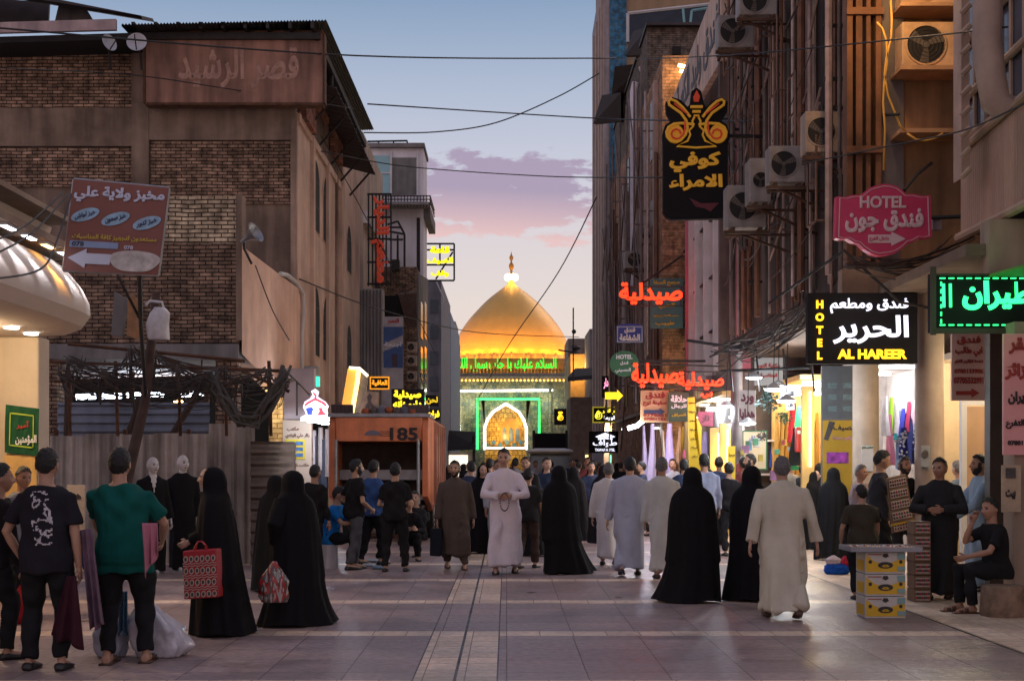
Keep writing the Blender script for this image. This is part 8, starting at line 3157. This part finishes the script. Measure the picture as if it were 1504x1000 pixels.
w.build('body', M('bag_red', (.36, .012, .022), .5, var=.1), t, bevel=.012)
S_ = lambda a, b_, d=.003: c4[0].lerp(c4[1], a).lerp(c4[3].lerp(c4[2], a), b_) + Vector((0, -d, 0))
w, w2, w3 = MB(), MB(), MB()
U = (c4[1] - c4[0]).normalized()
for r_ in range(4):
 for i in range(6):
  c_ = S_(.09 + i * .164, .09 + r_ * .245)
  w.prism([(.021 * math.cos(q), .030 * math.sin(q)) for q in np.linspace(0, 2 * np.pi, 12, endpoint=False)], c_, U, Vector((0, 0, 1)), (0, -.002, 0))
  w2.prism([(.013 * math.cos(q), .020 * math.sin(q)) for q in np.linspace(0, 2 * np.pi, 10, endpoint=False)], c_ + Vector((0, -.0022, 0)), U, Vector((0, 0, 1)), (0, -.002, 0))
 if r_ < 3:
  for off in (0, .05):
   w3.tube([S_(i / 30, .19 + r_ * .245 + off + .012 * math.sin(i * 1.25), .004) for i in range(31)], .0035, 4)
w.build('oval_pattern', M('bag_cream', (.46, .40, .34), .6), t)
w2.build('oval_centre', M('bag_dark', (.06, .045, .04), .6), t)
w3.build('wave_pattern', M('bag_cream'), t)
w = MB()
for d in (.01, .15):
 w.tube([S_(.32, .97, -d), at(288, 800, Y + d * .5), at(291, 795, Y + .06), at(297, 795, Y + .06), at(302, 800, Y + d * .5), S_(.68, .97, -d)], .009, 6)
w.build('handle', M('bag_red'), t, True)
bag_blob('crumpled red and white plastic bag carried by the flaring cloak', 403, 824, 884, 38, 13.75, streaky('plastic_red_mix', ((.34, .31, .30), (.10, .07, .06), (.40, .03, .03), (.42, .38, .36))), 'plastic_bag', 'bag', 12, cr=.34, dep=.5)
# group round the truck
man('person with dark clothes standing in shadow by the hanger sign shop', 460, 838, 683, 150, 'long', CB, CJB, skin=1)
man('person in black top and grey jeans beside the truck looking right', 520, 836, 675, 130, 'tee', CB, CJG, skin=0, beard=HAIR, head_turn=-.3, hands=[(-.10, -.12, .55), (.10, -.1, .56)])
man('person in blue denim shirt standing at the truck', 547, 829, 676, 140, 'long', CDN, CJB, skin=0, hands=[(-.10, -.12, .55), (.12, -.1, .5)])
man('person in black t-shirt and trousers seen from behind at the truck', 580, 839, 680, 180, 'tee', CB, CJB, skin=0, feet=[(-.10, 0, 0), (.09, .02, 0)], hands=[(-.06, -.16, .60), (.08, -.15, .6)])
r9, f9 = man('person in bright blue t-shirt sitting on a white bucket', 484, 834, 700, 80, 'tee', CBL, CJB, hfix=1.66, skin=0, sit=.27, lean=(0, -.07), feet=[(-.08, -.24, 0), (.07, -.22, 0)], hands=[(-.07, -.27, .42), (.07, -.27, .42)], hints=[(-1, .2, -.4), (1, .2, -.4)], head_tilt=.2)
t = thing('bucket', 'white upturned bucket used as a seat beside the truck', 'bucket', (ax(480, 21.95), 21.95, 0))
w = MB()
w.lathe([(.17, 0), (.17, .03), (.155, .36), (.15, .37), (.0, .37)], (ax(481, 21.95), 21.95, 0), 22)
w.build('shell', M('bucket_white', (.45, .42, .44), .5, var=.15), t, True)
man('person crouching in front of the truck with warm lit face', 613, 816, 690, -20, 'long', CDK, CJB, hfix=1.6, skin=0, sit=.22, lean=(0, -.05), feet=[(-.07, -.16, 0), (.07, -.16, 0)], hands=[(-.06, -.26, .36), (.06, -.26, .36)])
man('person sitting low beside the truck right edge in dark clothes', 600, 822, 700, 10, 'long', CB, CJB, hfix=1.55, skin=0, sit=.2, lean=(0, -.04), feet=[(-.08, -.2, 0), (.08, -.2, 0)], hands=[(-.06, -.24, .34), (.06, -.24, .34)])
for i, (px, py, cc) in enumerate(((541, 832, (.40, .42, .46)), (556, 836, (.10, .20, .30)), (561, 829, (.45, .42, .38)), (548, 827, (.25, .27, .32)))):
 Yv = FP * EYE / (py - VY)
 w = MB()
 w.slab([at(px - 9, py, Yv), at(px + 9, py + .6, Yv), at(px + 12, py - 3, Yv + .45), at(px - 8, py - 3, Yv + .45)], (0, 0, .02))
 for v_i in range(len(w.v)):
  w.v[v_i] = (w.v[v_i][0], w.v[v_i][1], .006 + i * .006 + (.02 if v_i >= 4 else 0))
 tag(w.build('magazine', M('magazine_%d' % i, cc, .5, var=.5, vs=7)), ['pale magazine lying leftmost on the paving by the truck', 'blue magazine lying on the paving by the truck', 'cream magazine lying farthest back by the truck', 'grey magazine lying between the others by the truck'][i], 'magazine')
# walking toward the viewer
man('person in brown robe with beard walking toward the viewer', 669, 836, 677, 5, 'thobe', CBR, CBR, skin=0, beard=HAIR, girth=1.12, hem=.14, feet=[(-.07, .12, .01), (.08, -.06, 0)], hands=[(-.17, -.02, .44), (.17, .03, .44)], shoes=SHOEBR, sleeve=1.0)
w = MB()
t = thing('carrier_bag', 'dark carrier bag held by the person in brown robe', 'bag', at(640, 816, 21.6))
w = MB()
w.slab([at(631, 816, 21.6), at(648, 817, 21.6), at(650, 775, 21.6), at(632, 776, 21.6)], (0, .12, 0))
w.build('body', cloth('bag_dark_blue', (.012, .015, .022)), t, bevel=.02)
w = MB()
w.tube([at(634, 776, 21.66), at(642, 756, 21.6), at(647, 776, 21.66)], .008, 5)
w.build('handle', MATS['bag_dark_blue'], t, True)
r14, f14 = man('person in pale pink robe holding prayer beads facing the viewer', 742, 842, 659, 0, 'thobe', CPK, CPK, skin=0, girth=1.1, hem=.075, beard=None, hands=[(-.045, -.17, .625), (.045, -.17, .625)], hints=[(-1, .35, -.3), (1, .35, -.3)],
              feet=[(-.075, -.07, 0), (.08, .07, .01)], collar=CPK, sleeve=.95, shoes=SHOEB, curl=.9)
t = thing('prayer_beads', 'loop of dark prayer beads hanging from clasped hands', 'beads', at(741, 750, 20.4))
w = MB()
for i in range(22):
 a = 2 * math.pi * i / 22
 X_, Y_, Z_ = at(741 + 6.5 * math.sin(a), 737 - 13 * math.cos(a), 20.42)
 w.ell((X_, Y_, Z_), (.012, .012, .012), 6, 4)
w.build('bead', M('bead_dark', (.05, .02, .015), .4), t, True)
woman('person in flaring black cloak with one hand shown, right of the pink robe', 822, 842, 683, -155, hemw=.90, bell=.1, side=-.10, hemshift=(-.03, .03), walk=.08, hands=[(-.02, -.12, .60), None], shoulder=1.15)
woman('person in black cloak facing the viewer left of the pink robe', 709, 812, 682, 10, face=True, skin=3, hemw=1.0)
man('person in dark blue top seen between the pink robe and black cloak', 803, 806, 672, 0, 'long', cloth('top_navy', (.02, .03, .06)), CJB, skin=3)
man('person in brown trousers just right of the pink robe', 775, 834, 688, 160, 'tee', CDK, cloth('trousers_brown', (.06, .04, .035)), skin=0, step=.09)
woman('person in pale grey scarf and black cloak behind the pink robe', 783, 816, 695, 150, mat=ABAYA2)
# walking away on the right
man('person with grey hair in pale robe walking away, left of the grey blue robe', 894, 830, 680, 176, 'thobe', CWH, CWH, hair=HAIRG, skin=0, girth=1.05, hem=.09, feet=[(-.06, .08, .02), (.06, -.08, 0)])
man('person in grey blue robe walking away with dark hair', 925, 845, 671, 176, 'thobe', CGB, CGB, skin=0, girth=1.22, hem=.07, feet=[(-.07, -.10, 0), (.07, .10, .03)], hands=[(-.19, 0, .45), (.19, -.02, .45)], hemw=.85)
man('person in greyish white robe half hidden by the large black cloak', 974, 848, 672, 180, 'thobe', CGW, CGW, skin=1, hair=HAIRG, hem=.07, girth=1.1, step=.06)
woman('person in large black cloak walking away in the centre right', 1017, 884, 685, 172, hemw=.94, bell=.06, side=.07, walk=.1, shoulder=1.08)
man('person in blue grey shirt walking away behind the large black cloak', 1034, 822, 667, 180, 'long', cloth('shirt_blue_grey', (.22, .24, .34)), CJG, skin=1, girth=1.1)
woman('person in black cloak walking just left of the beige robe', 1104, 882, 683, 172, hemw=.92, shoulder=1.0)
man('person with dark hair facing left behind the black cloaks', 1107, 806, 667, -90, 'long', CDK, CJB, skin=1, beard=HAIR)
man('person in beige robe with grey hair striding away', 1149, 908, 671, 174, 'thobe', CBG, CBG, hair=HAIRG, skin=0, girth=1.24, hem=.065, feet=[(-.085, .13, .035), (.085, -.12, .0)], hands=[(-.215, -.03, .46), (.20, .05, .46)], shoes=SHOEBR, collar=CBG, hemw=.9, foldamp=1.3)
woman('person in black cloak standing by the grey and yellow advert board', 1224, 822, 686, 165, hemw=.95)
woman('person with black scarf in profile beside the gold lit shop', 1193, 806, 690, 80, face=True, skin=3)
man('person with short hair behind the beige robe at the gold shop', 1176, 800, 681, 100, 'long', CDK, CJB, skin=0)
# the ring sellers
man('person in dark t-shirt looking down at a held ring board', 1288, 856, 662, 75, 'tee', cloth('tee_slate', (.035, .036, .045)), CJB, skin=0, girth=1.1, head_tilt=.25, hands=[(-.03, -.26, .56), (.07, -.24, .62)], hints=[(-1, .2, -.5), (1, .2, -.5)])
man('person in pinkish shirt with raised hand behind the ring sellers', 1259, 838, 683, 60, 'long', cloth('shirt_mauve', (.28, .22, .25)), CJB, skin=1, hair=HAIRG, hands=[(-.02, -.13, .78), (.14, -.05, .5)])
fb_ = None
r26, f26 = man('boy in olive printed t-shirt standing at the ring tray', 1267, 880, 712, 176, 'tee', COL_, CJB, skin=0, girth=1.18, untuck=.03, hands=[(-.16, -.20, .50), (.17, -.1, .5)])
h26 = r26['h']
paint(f26, 'shirt', M('print_sepia', (.20, .15, .09), .8, var=.6, vs=14), lambda c: (c[:, 1] > .02) & (np.abs(c[:, 0]) < .12) & (np.abs(c[:, 2] - h26 * .655) < .10) & (nz(c, 16, 3) > -.18))
man('person with beard facing the viewer behind the ring board', 1327, 846, 671, 10, 'long', CB, CJB, skin=1, beard=HAIR)
man('person in charcoal robe with hands together at the ring cases', 1379, 880, 673, -25, 'thobe', CDK, CDK, skin=1, girth=1.14, hem=.05, hands=[(-.04, -.17, .64), (.05, -.17, .64)], hints=[(-1, .3, -.3), (1, .3, -.3)], beard=None)
man('person in light blue robe facing left at the right edge', 1442, 868, 668, -95, 'thobe', CLB, CLB, skin=1, girth=1.16, hem=.06, hands=[(-.08, -.22, .56), (.08, -.20, .56)], beard=HAIR, hints=[(-1, .6, -.4), (1, .6, -.4)])
man('person with grey hair and slate shirt behind the charcoal robe', 1411, 836, 677, -140, 'long', cloth('shirt_slate', (.08, .11, .16)), CJB, skin=0, hair=HAIRG)
man('person in black sitting on the stone stump with hand at the mouth', 1466, 898, 745, -82, 'tee', CB, CJB, hfix=1.64, skin=1, sit=.27, lean=(0, -.04), feet=[(-.06, -.26, 0), (.08, -.24, 0)], shoes='sandal',
 hands=[(-.02, -.17, .60), (.06, -.25, .37)], hints=[(-.5, .0, -1), (1, .3, -.4)])
# ---------------------------------------------------------------- goods of the ring sellers and other small things
Yb = FP * EYE / (908 - VY)
X0, X1 = ax(1271, Yb), ax(1330, Yb)
CARD = M('carton_white', (.50, .47, .43), .75, var=.12, vs=5)
CYEL = M('carton_yellow', (.60, .36, .02), .7, var=.1)
CBLK = M('carton_ink', (.03, .025, .02), .7)
CTEA = M('carton_teal', (.18, .30, .28), .7)
hh = (az_(810, Yb)) / 3.0
for i in range(3):
 z0 = hh * i
 t = thing('carton', ['bottom yellow and white fruit carton of the stack under the tray', 'middle yellow and white fruit carton of the stack under the tray', 'top yellow and white fruit carton right under the ring tray'][i], 'box', ((X0 + X1) / 2, Yb + .2, z0), 'fruit cartons stacked under the ring tray')
 w = MB()
 w.box(X0, X1, Yb, Yb + .40, z0 + .002, z0 + hh - .004)
 w.build('box', CARD, t, bevel=.006)
 wd = X1 - X0
 f_ = lambda a, b_: (X0 + wd * a, z0 + hh * b_)
 w = MB()
 w.prism([f_(.02, .10), f_(.98, .10), f_(.98, .80), f_(.80, .62), f_(.62, .50), f_(.40, .46), f_(.22, .58), f_(.02, .86)][::1], (0, Yb - .0035, 0), (1, 0, 0), (0, 0, 1), (0, .003, 0))
 w.build('yellow_print', CYEL, t)
 w = MB()
 w.prism([(X0 + wd * (.50 + .19 * math.cos(q)), z0 + hh * (.40 + .15 * math.sin(q))) for q in np.linspace(0, 2 * np.pi, 20, endpoint=False)], (0, Yb - .0065, 0), (1, 0, 0), (0, 0, 1), (0, .0025, 0))
 for q in (.12, .88):
  w.prism([(X0 + wd * (q + .045 * math.cos(s_)), z0 + hh * (.55 + .085 * math.sin(s_))) for s_ in np.linspace(0, 2 * np.pi, 14, endpoint=False)], (0, Yb - .0065, 0), (1, 0, 0), (0, 0, 1), (0, .0025, 0))
 w.prism([f_(.42, .80), f_(.45, .92), f_(.55, .92), f_(.58, .80), f_(.5, .72)], (0, Yb - .0065, 0), (1, 0, 0), (0, 0, 1), (0, .0025, 0))
 w.build('dark_print', CBLK, t)
 w = MB()
 for k_ in range(3):
  w.prism([(X0 + wd * (.5 + (.10 - .02 * k_) * math.cos(q)), z0 + hh * (.36 + .03 * k_ + .05 * math.sin(q))) for q in np.linspace(math.pi, 2 * np.pi, 10)], (0, Yb - .009, 0), (1, 0, 0), (0, 0, 1), (0, .002, 0))
 w.build('fruit_picture', CYEL, t)
 w = MB()
 w.box(X0 + wd * .80, X0 + wd * .985, Yb - .0095, Yb - .007, z0 + hh * .66, z0 + hh * .94)
 w.box(X0 + wd * .80, X0 + wd * .985, Yb - .0095, Yb - .007, z0 + hh * .14, z0 + hh * .34)
 w.build('label', CTEA, t)
 w = MB()
 w.box(X0 + wd * .06, X0 + wd * .40, Yb - .006, Yb - .004, z0 + hh * .86, z0 + hh * .90)
 w.build('red_print', M('carton_red', (.35, .05, .03), .7), t)
 w = MB()
 w.box(X0 - .0035, X0 - .0005, Yb + .05, Yb + .35, z0 + hh * .12, z0 + hh * .6)
 w.build('side_print', CYEL, t)
t = thing('tray', 'grey tray of rings on top of the fruit cartons', 'tray', ((X0 + X1) / 2, Yb + .2, hh * 3))
z0 = hh * 3 + .003
xa, xb = ax(1249, Yb), ax(1351, Yb)
w = MB()
w.box(xa, xb, Yb - .06, Yb + .46, z0, z0 + .02)
for q in ((xa, xb, Yb - .07, Yb - .0605), (xa, xb, Yb + .4605, Yb + .47), (xa - .01, xa - .0005, Yb - .07, Yb + .47), (xb + .0005, xb + .01, Yb - .07, Yb + .47)):
 w.box(*q, z0, z0 + .05)
w.build('base', M('tray_grey', (.25, .25, .27), .5, var=.2), t)
rr = random.Random(2)
RG = [M('ring_silver', (.55, .52, .50), .3, metal=.8, var=.2), M('ring_red', (.35, .03, .03), .25), M('ring_amber', (.55, .28, .04), .25), M('ring_white', (.6, .6, .6), .3)]
for g_i in range(4):
 w = MB()
 for i in range(60):
  x, y = rr.uniform(xa + .03, xb - .03), rr.uniform(Yb - .03, Yb + .43)
  r_ = rr.uniform(.010, .016)
  w.ell((x, y, z0 + .032), (r_, r_, r_ * 1.2), 6, 4)
 o = w.build('rings', RG[g_i], t, True)
 o['kind'] = 'stuff'
def ring_board(label, c4, d, rows, colm, group=None):
 t = thing('display_board', label, 'display board', sum(c4, Vector()) / 4, group)
 w = MB()
 w.slab(c4, d)
 w.build('board', M('board_wood', (.16, .085, .045), .6, var=.2), t)
 off = -Vector(d).normalized() * .004
 P_ = lambda a, b_: c4[0].lerp(c4[1], a).lerp(c4[3].lerp(c4[2], a), b_) + off
 wb, wr, ws = MB(), MB(), MB()
 for r_ in range(rows):
  b0, b1 = (r_ + .12) / rows, (r_ + .86) / rows
  wb.slab([P_(.07, b0), P_(.93, b0), P_(.93, b1), P_(.07, b1)], off)
  for s_ in (0, 1):
   y = b0 + (b1 - b0) * (.3 + .42 * s_)
   for i in range(7):
    (wr if (i + s_ + r_) % 3 == 0 else ws).ell(P_(.14 + i * .12, y) + off * 2, (.014, .006, .016), 6, 4)
 wb.build('cushion', M('cushion_pale', (.42, .33, .28), .8, var=.25, vs=20), t)
 for k_, (q, mm) in enumerate(((wr, RG[1]), (ws, M('ring_dark', (.05, .03, .025), .3)))):
  o = q.build('rings', mm, t, True)
  o['kind'] = 'stuff'
 return t
Yr = 18.6
ring_board('tilted ring board with rows of rings held up by the seller', [Vector(at(a, b_, Yr + e)) for a, b_, e in ((1311, 783, 0), (1345, 776, .1), (1331, 697, .25), (1303, 703, .15))], (.0, .05, .01), 5, 0)
w = MB()
w.slab([Vector(at(1308, 770, Yr - .02)), Vector(at(1343, 762, Yr + .06)), Vector(at(1343, 765, Yr + .06)), Vector(at(1308, 773, Yr - .02))], (0, -.006, 0))
tag(w.build('strap', CYEL), 'yellow strap tied across the held ring board', 'strap')
Yc = FP * EYE / (884 - VY)
nn = 6
for i in range(nn):
 z0 = (az_(765, Yc)) * i / nn
 z1 = (az_(765, Yc)) * (i + 1) / nn - .006
 xa2, xb2 = ax(1343, Yc), ax(1367, Yc)
 ring_board(['lowest', 'second lowest', 'third lowest', 'third highest', 'second highest', 'highest'][i] + ' ring case in the narrow stack by the charcoal robe', [Vector((xa2, Yc, z0 + .003)), Vector((xb2, Yc, z0 + .003)), Vector((xb2, Yc, z1)), Vector((xa2, Yc, z1))], (0, .3, 0), 1, 1, 'ring cases stacked by the charcoal robe')
# stump, bags, small box
Ys = FP * EYE / (908 - VY)
w = MB()
cx, cy = ax(1486, Ys), Ys + .26
rings = []
for z, r_ in ((0, .23), (.04, .235), (.15, .225), (.30, .222), (.325, .205)):
 rings.append([(cx + r_ * (1 + .05 * math.sin(3 * a + 1) + .03 * math.sin(7 * a + z * 9)) * math.cos(a), cy + r_ * (1 + .05 * math.sin(3 * a + 1)) * math.sin(a), z) for a in np.linspace(0, 2 * np.pi, 28, endpoint=False)])
w.loft(rings)
tag(w.build('stump', M('stump_stone', (.20, .13, .085), .9, var=.5, vs=7, bump=.8, bs=12), None, True), 'rough brown stump serving as a seat at the lower right edge', 'stump')
t = thing('bundle', 'blue cloth bundle with red and white top on the paving', 'bundle', (ax(1230, 20.9), 20.9, 0))
for a in ((1229, 822, 843, 36, (.01, .08, .42), 5), (1224, 815, 828, 22, (.5, .42, .46), 6), (1241, 816, 832, 16, (.40, .02, .05), 7)):
 o = bag_blob(None, a[0], a[1], a[2], a[3], 20.9 - .02 * a[5], cloth('bundle_%d' % a[5], a[4]), 'cloth', None, a[5], cr=.2)
 wl = o.location.copy()
 o.parent = t
 o.location = wl - t.location
w = MB()
w.box(ax(1393, 17.2), ax(1408, 17.2), 17.2, 17.35, .0, .10)
tag(w.build('carton', CARD, bevel=.006), 'small plain white box on the ground by the charcoal robe', 'box')
for px, py, l in ((20, 912, 'red toy car shape with green spot on the ground behind the left cut off figure'),):
 o = bag_blob(None, px + 14, 858, 915, 40, 14.4, cloth('sack_red', (.30, .015, .02)), 'bundle', None, 31, cr=.2)
 tag(o, 'red cloth bundle on the ground behind the dark printed t-shirt', 'bundle')
# price boards behind the printed t-shirt on the left
t = sign_box('poster', 'pale vertical notice with red print between the two left figures', 98, 125, 712, 840, 16.6, M('notice_pale', (.30, .25, .23), .7, var=.2), M('notice_red', (.30, .03, .03), .6), [('خصم', .5, .42, .7, .1), ('عباية', .5, .62, .7, .1), ('اسلامية', .5, .84, .75, .1, CBLK), ('هنا', .5, .12, .6, .08, CBLK)], d=.03)
rr = random.Random(8)
for i in range(8):
 x, y = rr.uniform(-4.5, 4.6), rr.uniform(11.2, 24)
 w = MB()
 a, s_ = rr.uniform(0, 6), rr.uniform(.03, .07)
 pts_ = [(x + s_ * q * math.cos(a + k_), y + s_ * q * math.sin(a + k_), .008 + .012 * rr.random()) for k_, q in ((0, 1), (1.4, .8), (3.1, 1.1), (4.6, .7))]
 w.slab(pts_, (0, 0, .002))
 tag(w.build('paper_scrap', M('scrap_%d' % (i % 3), ((.45, .42, .38), (.10, .08, .07), (.30, .22, .18))[i % 3], .8)), 'small scrap of litter lying on the paving', 'litter', 'litter scraps on the paving')
# ---------------------------------------------------------------- the far crowd
CROWD = []
def proto(kind, col, seed):
 m = cloth('crowd_%02d%02d%02d' % tuple(int(c * 99) for c in col), col)
 if kind == 'abaya':
  fg = make_abaya(1.60, .03, seed, hemw=1.1, mat=m, feet_show=False, face=seed % 2 == 1)
 elif kind == 'thobe':
  fg = make_figure(1.72, .03, seed, 'thobe', m, None, skin=seed % 2, step=.07, girth=1.1)
 else:
  fg = make_figure(1.70, .03, seed, 'long', m, CJB, skin=seed % 2, step=.06)
 o = fg.emit_one('person')
 return o
KIND = [('abaya', (.012, .011, .013), 'distant person in black cloak in the crowd before the gate', 'distant crowd in black cloaks'), ('abaya', (.02, .018, .022), None, None),
  ('thobe', (.42, .40, .40), 'distant person in white robe in the crowd before the gate', 'distant crowd in white robes'), ('thobe', (.28, .28, .31), 'distant person in grey robe in the crowd before the gate', 'distant crowd in grey robes'),
  ('long', (.03, .04, .08), 'distant person in dark top in the crowd before the gate', 'distant crowd in dark tops'), ('long', (.05, .09, .22), 'distant person in blue top in the crowd before the gate', 'distant crowd in blue tops'),
  ('long', (.02, .02, .02), None, None), ('long', (.18, .05, .05), 'distant person in reddish top in the crowd before the gate', 'distant crowd in reddish tops'), ('long', (.30, .27, .22), 'distant person in tan top in the crowd before the gate', 'distant crowd in tan tops')]
KIND[1] = KIND[1][:2] + KIND[0][2:]
KIND[6] = KIND[6][:2] + KIND[4][2:]
protos = [proto(k_[0], k_[1], 80 + i) for i, k_ in enumerate(KIND)]
used = set()
rr = random.Random(77)
spots = []
for i in range(62):
 Yv = rr.choice((27, 30, 33, 36, 40, 45, 50, 56, 62, 68)) + rr.uniform(-1.5, 1.5)
 px = rr.uniform(676, 1075 if Yv < 48 else 960)
 if Yv > 66 and 765 < px < 850:
  px -= 90
 X_ = ax(px, Yv)
 if X_ > 4.8 or (px < 690 and Yv < 38) or any(abs(X_ - a) < .5 and abs(Yv - b_) < .7 for a, b_ in spots):
  continue
 spots.append((X_, Yv))
for px, Yv in ((748, 30), (757, 37), (864, 37), (868, 31), (850, 42), (880, 50), (870, 60), (722, 34), (695, 40), (1070, 25), (1090, 28), (1204, 30), (660, 44), (680, 50), (1160, 29)):
 spots.append((ax(px, Yv), Yv))
for i, (X_, Yv) in enumerate(spots):
 k_ = rr.choices(range(9), (8, 6, 3, 3, 5, 2, 5, 1, 2))[0]
 o = protos[k_] if k_ not in used else protos[k_].copy()
 if k_ in used:
  COL.objects.link(o)
 used.add(k_)
 o.location = (X_, Yv, 0)
 s_ = rr.uniform(.95, 1.04)
 o.scale = (s_, s_, s_)
 o.rotation_euler = (0, 0, R(rr.choice((180, 180, 175, 190, 170, 0, 10, -15, 90, -90)) + rr.uniform(-12, 12)))
 tag(o, KIND[k_][2], 'person', KIND[k_][3])
for i, o in enumerate(protos):
 if i not in used:
  bpy.data.objects.remove(o)
bpy.data.objects.remove(_rm)
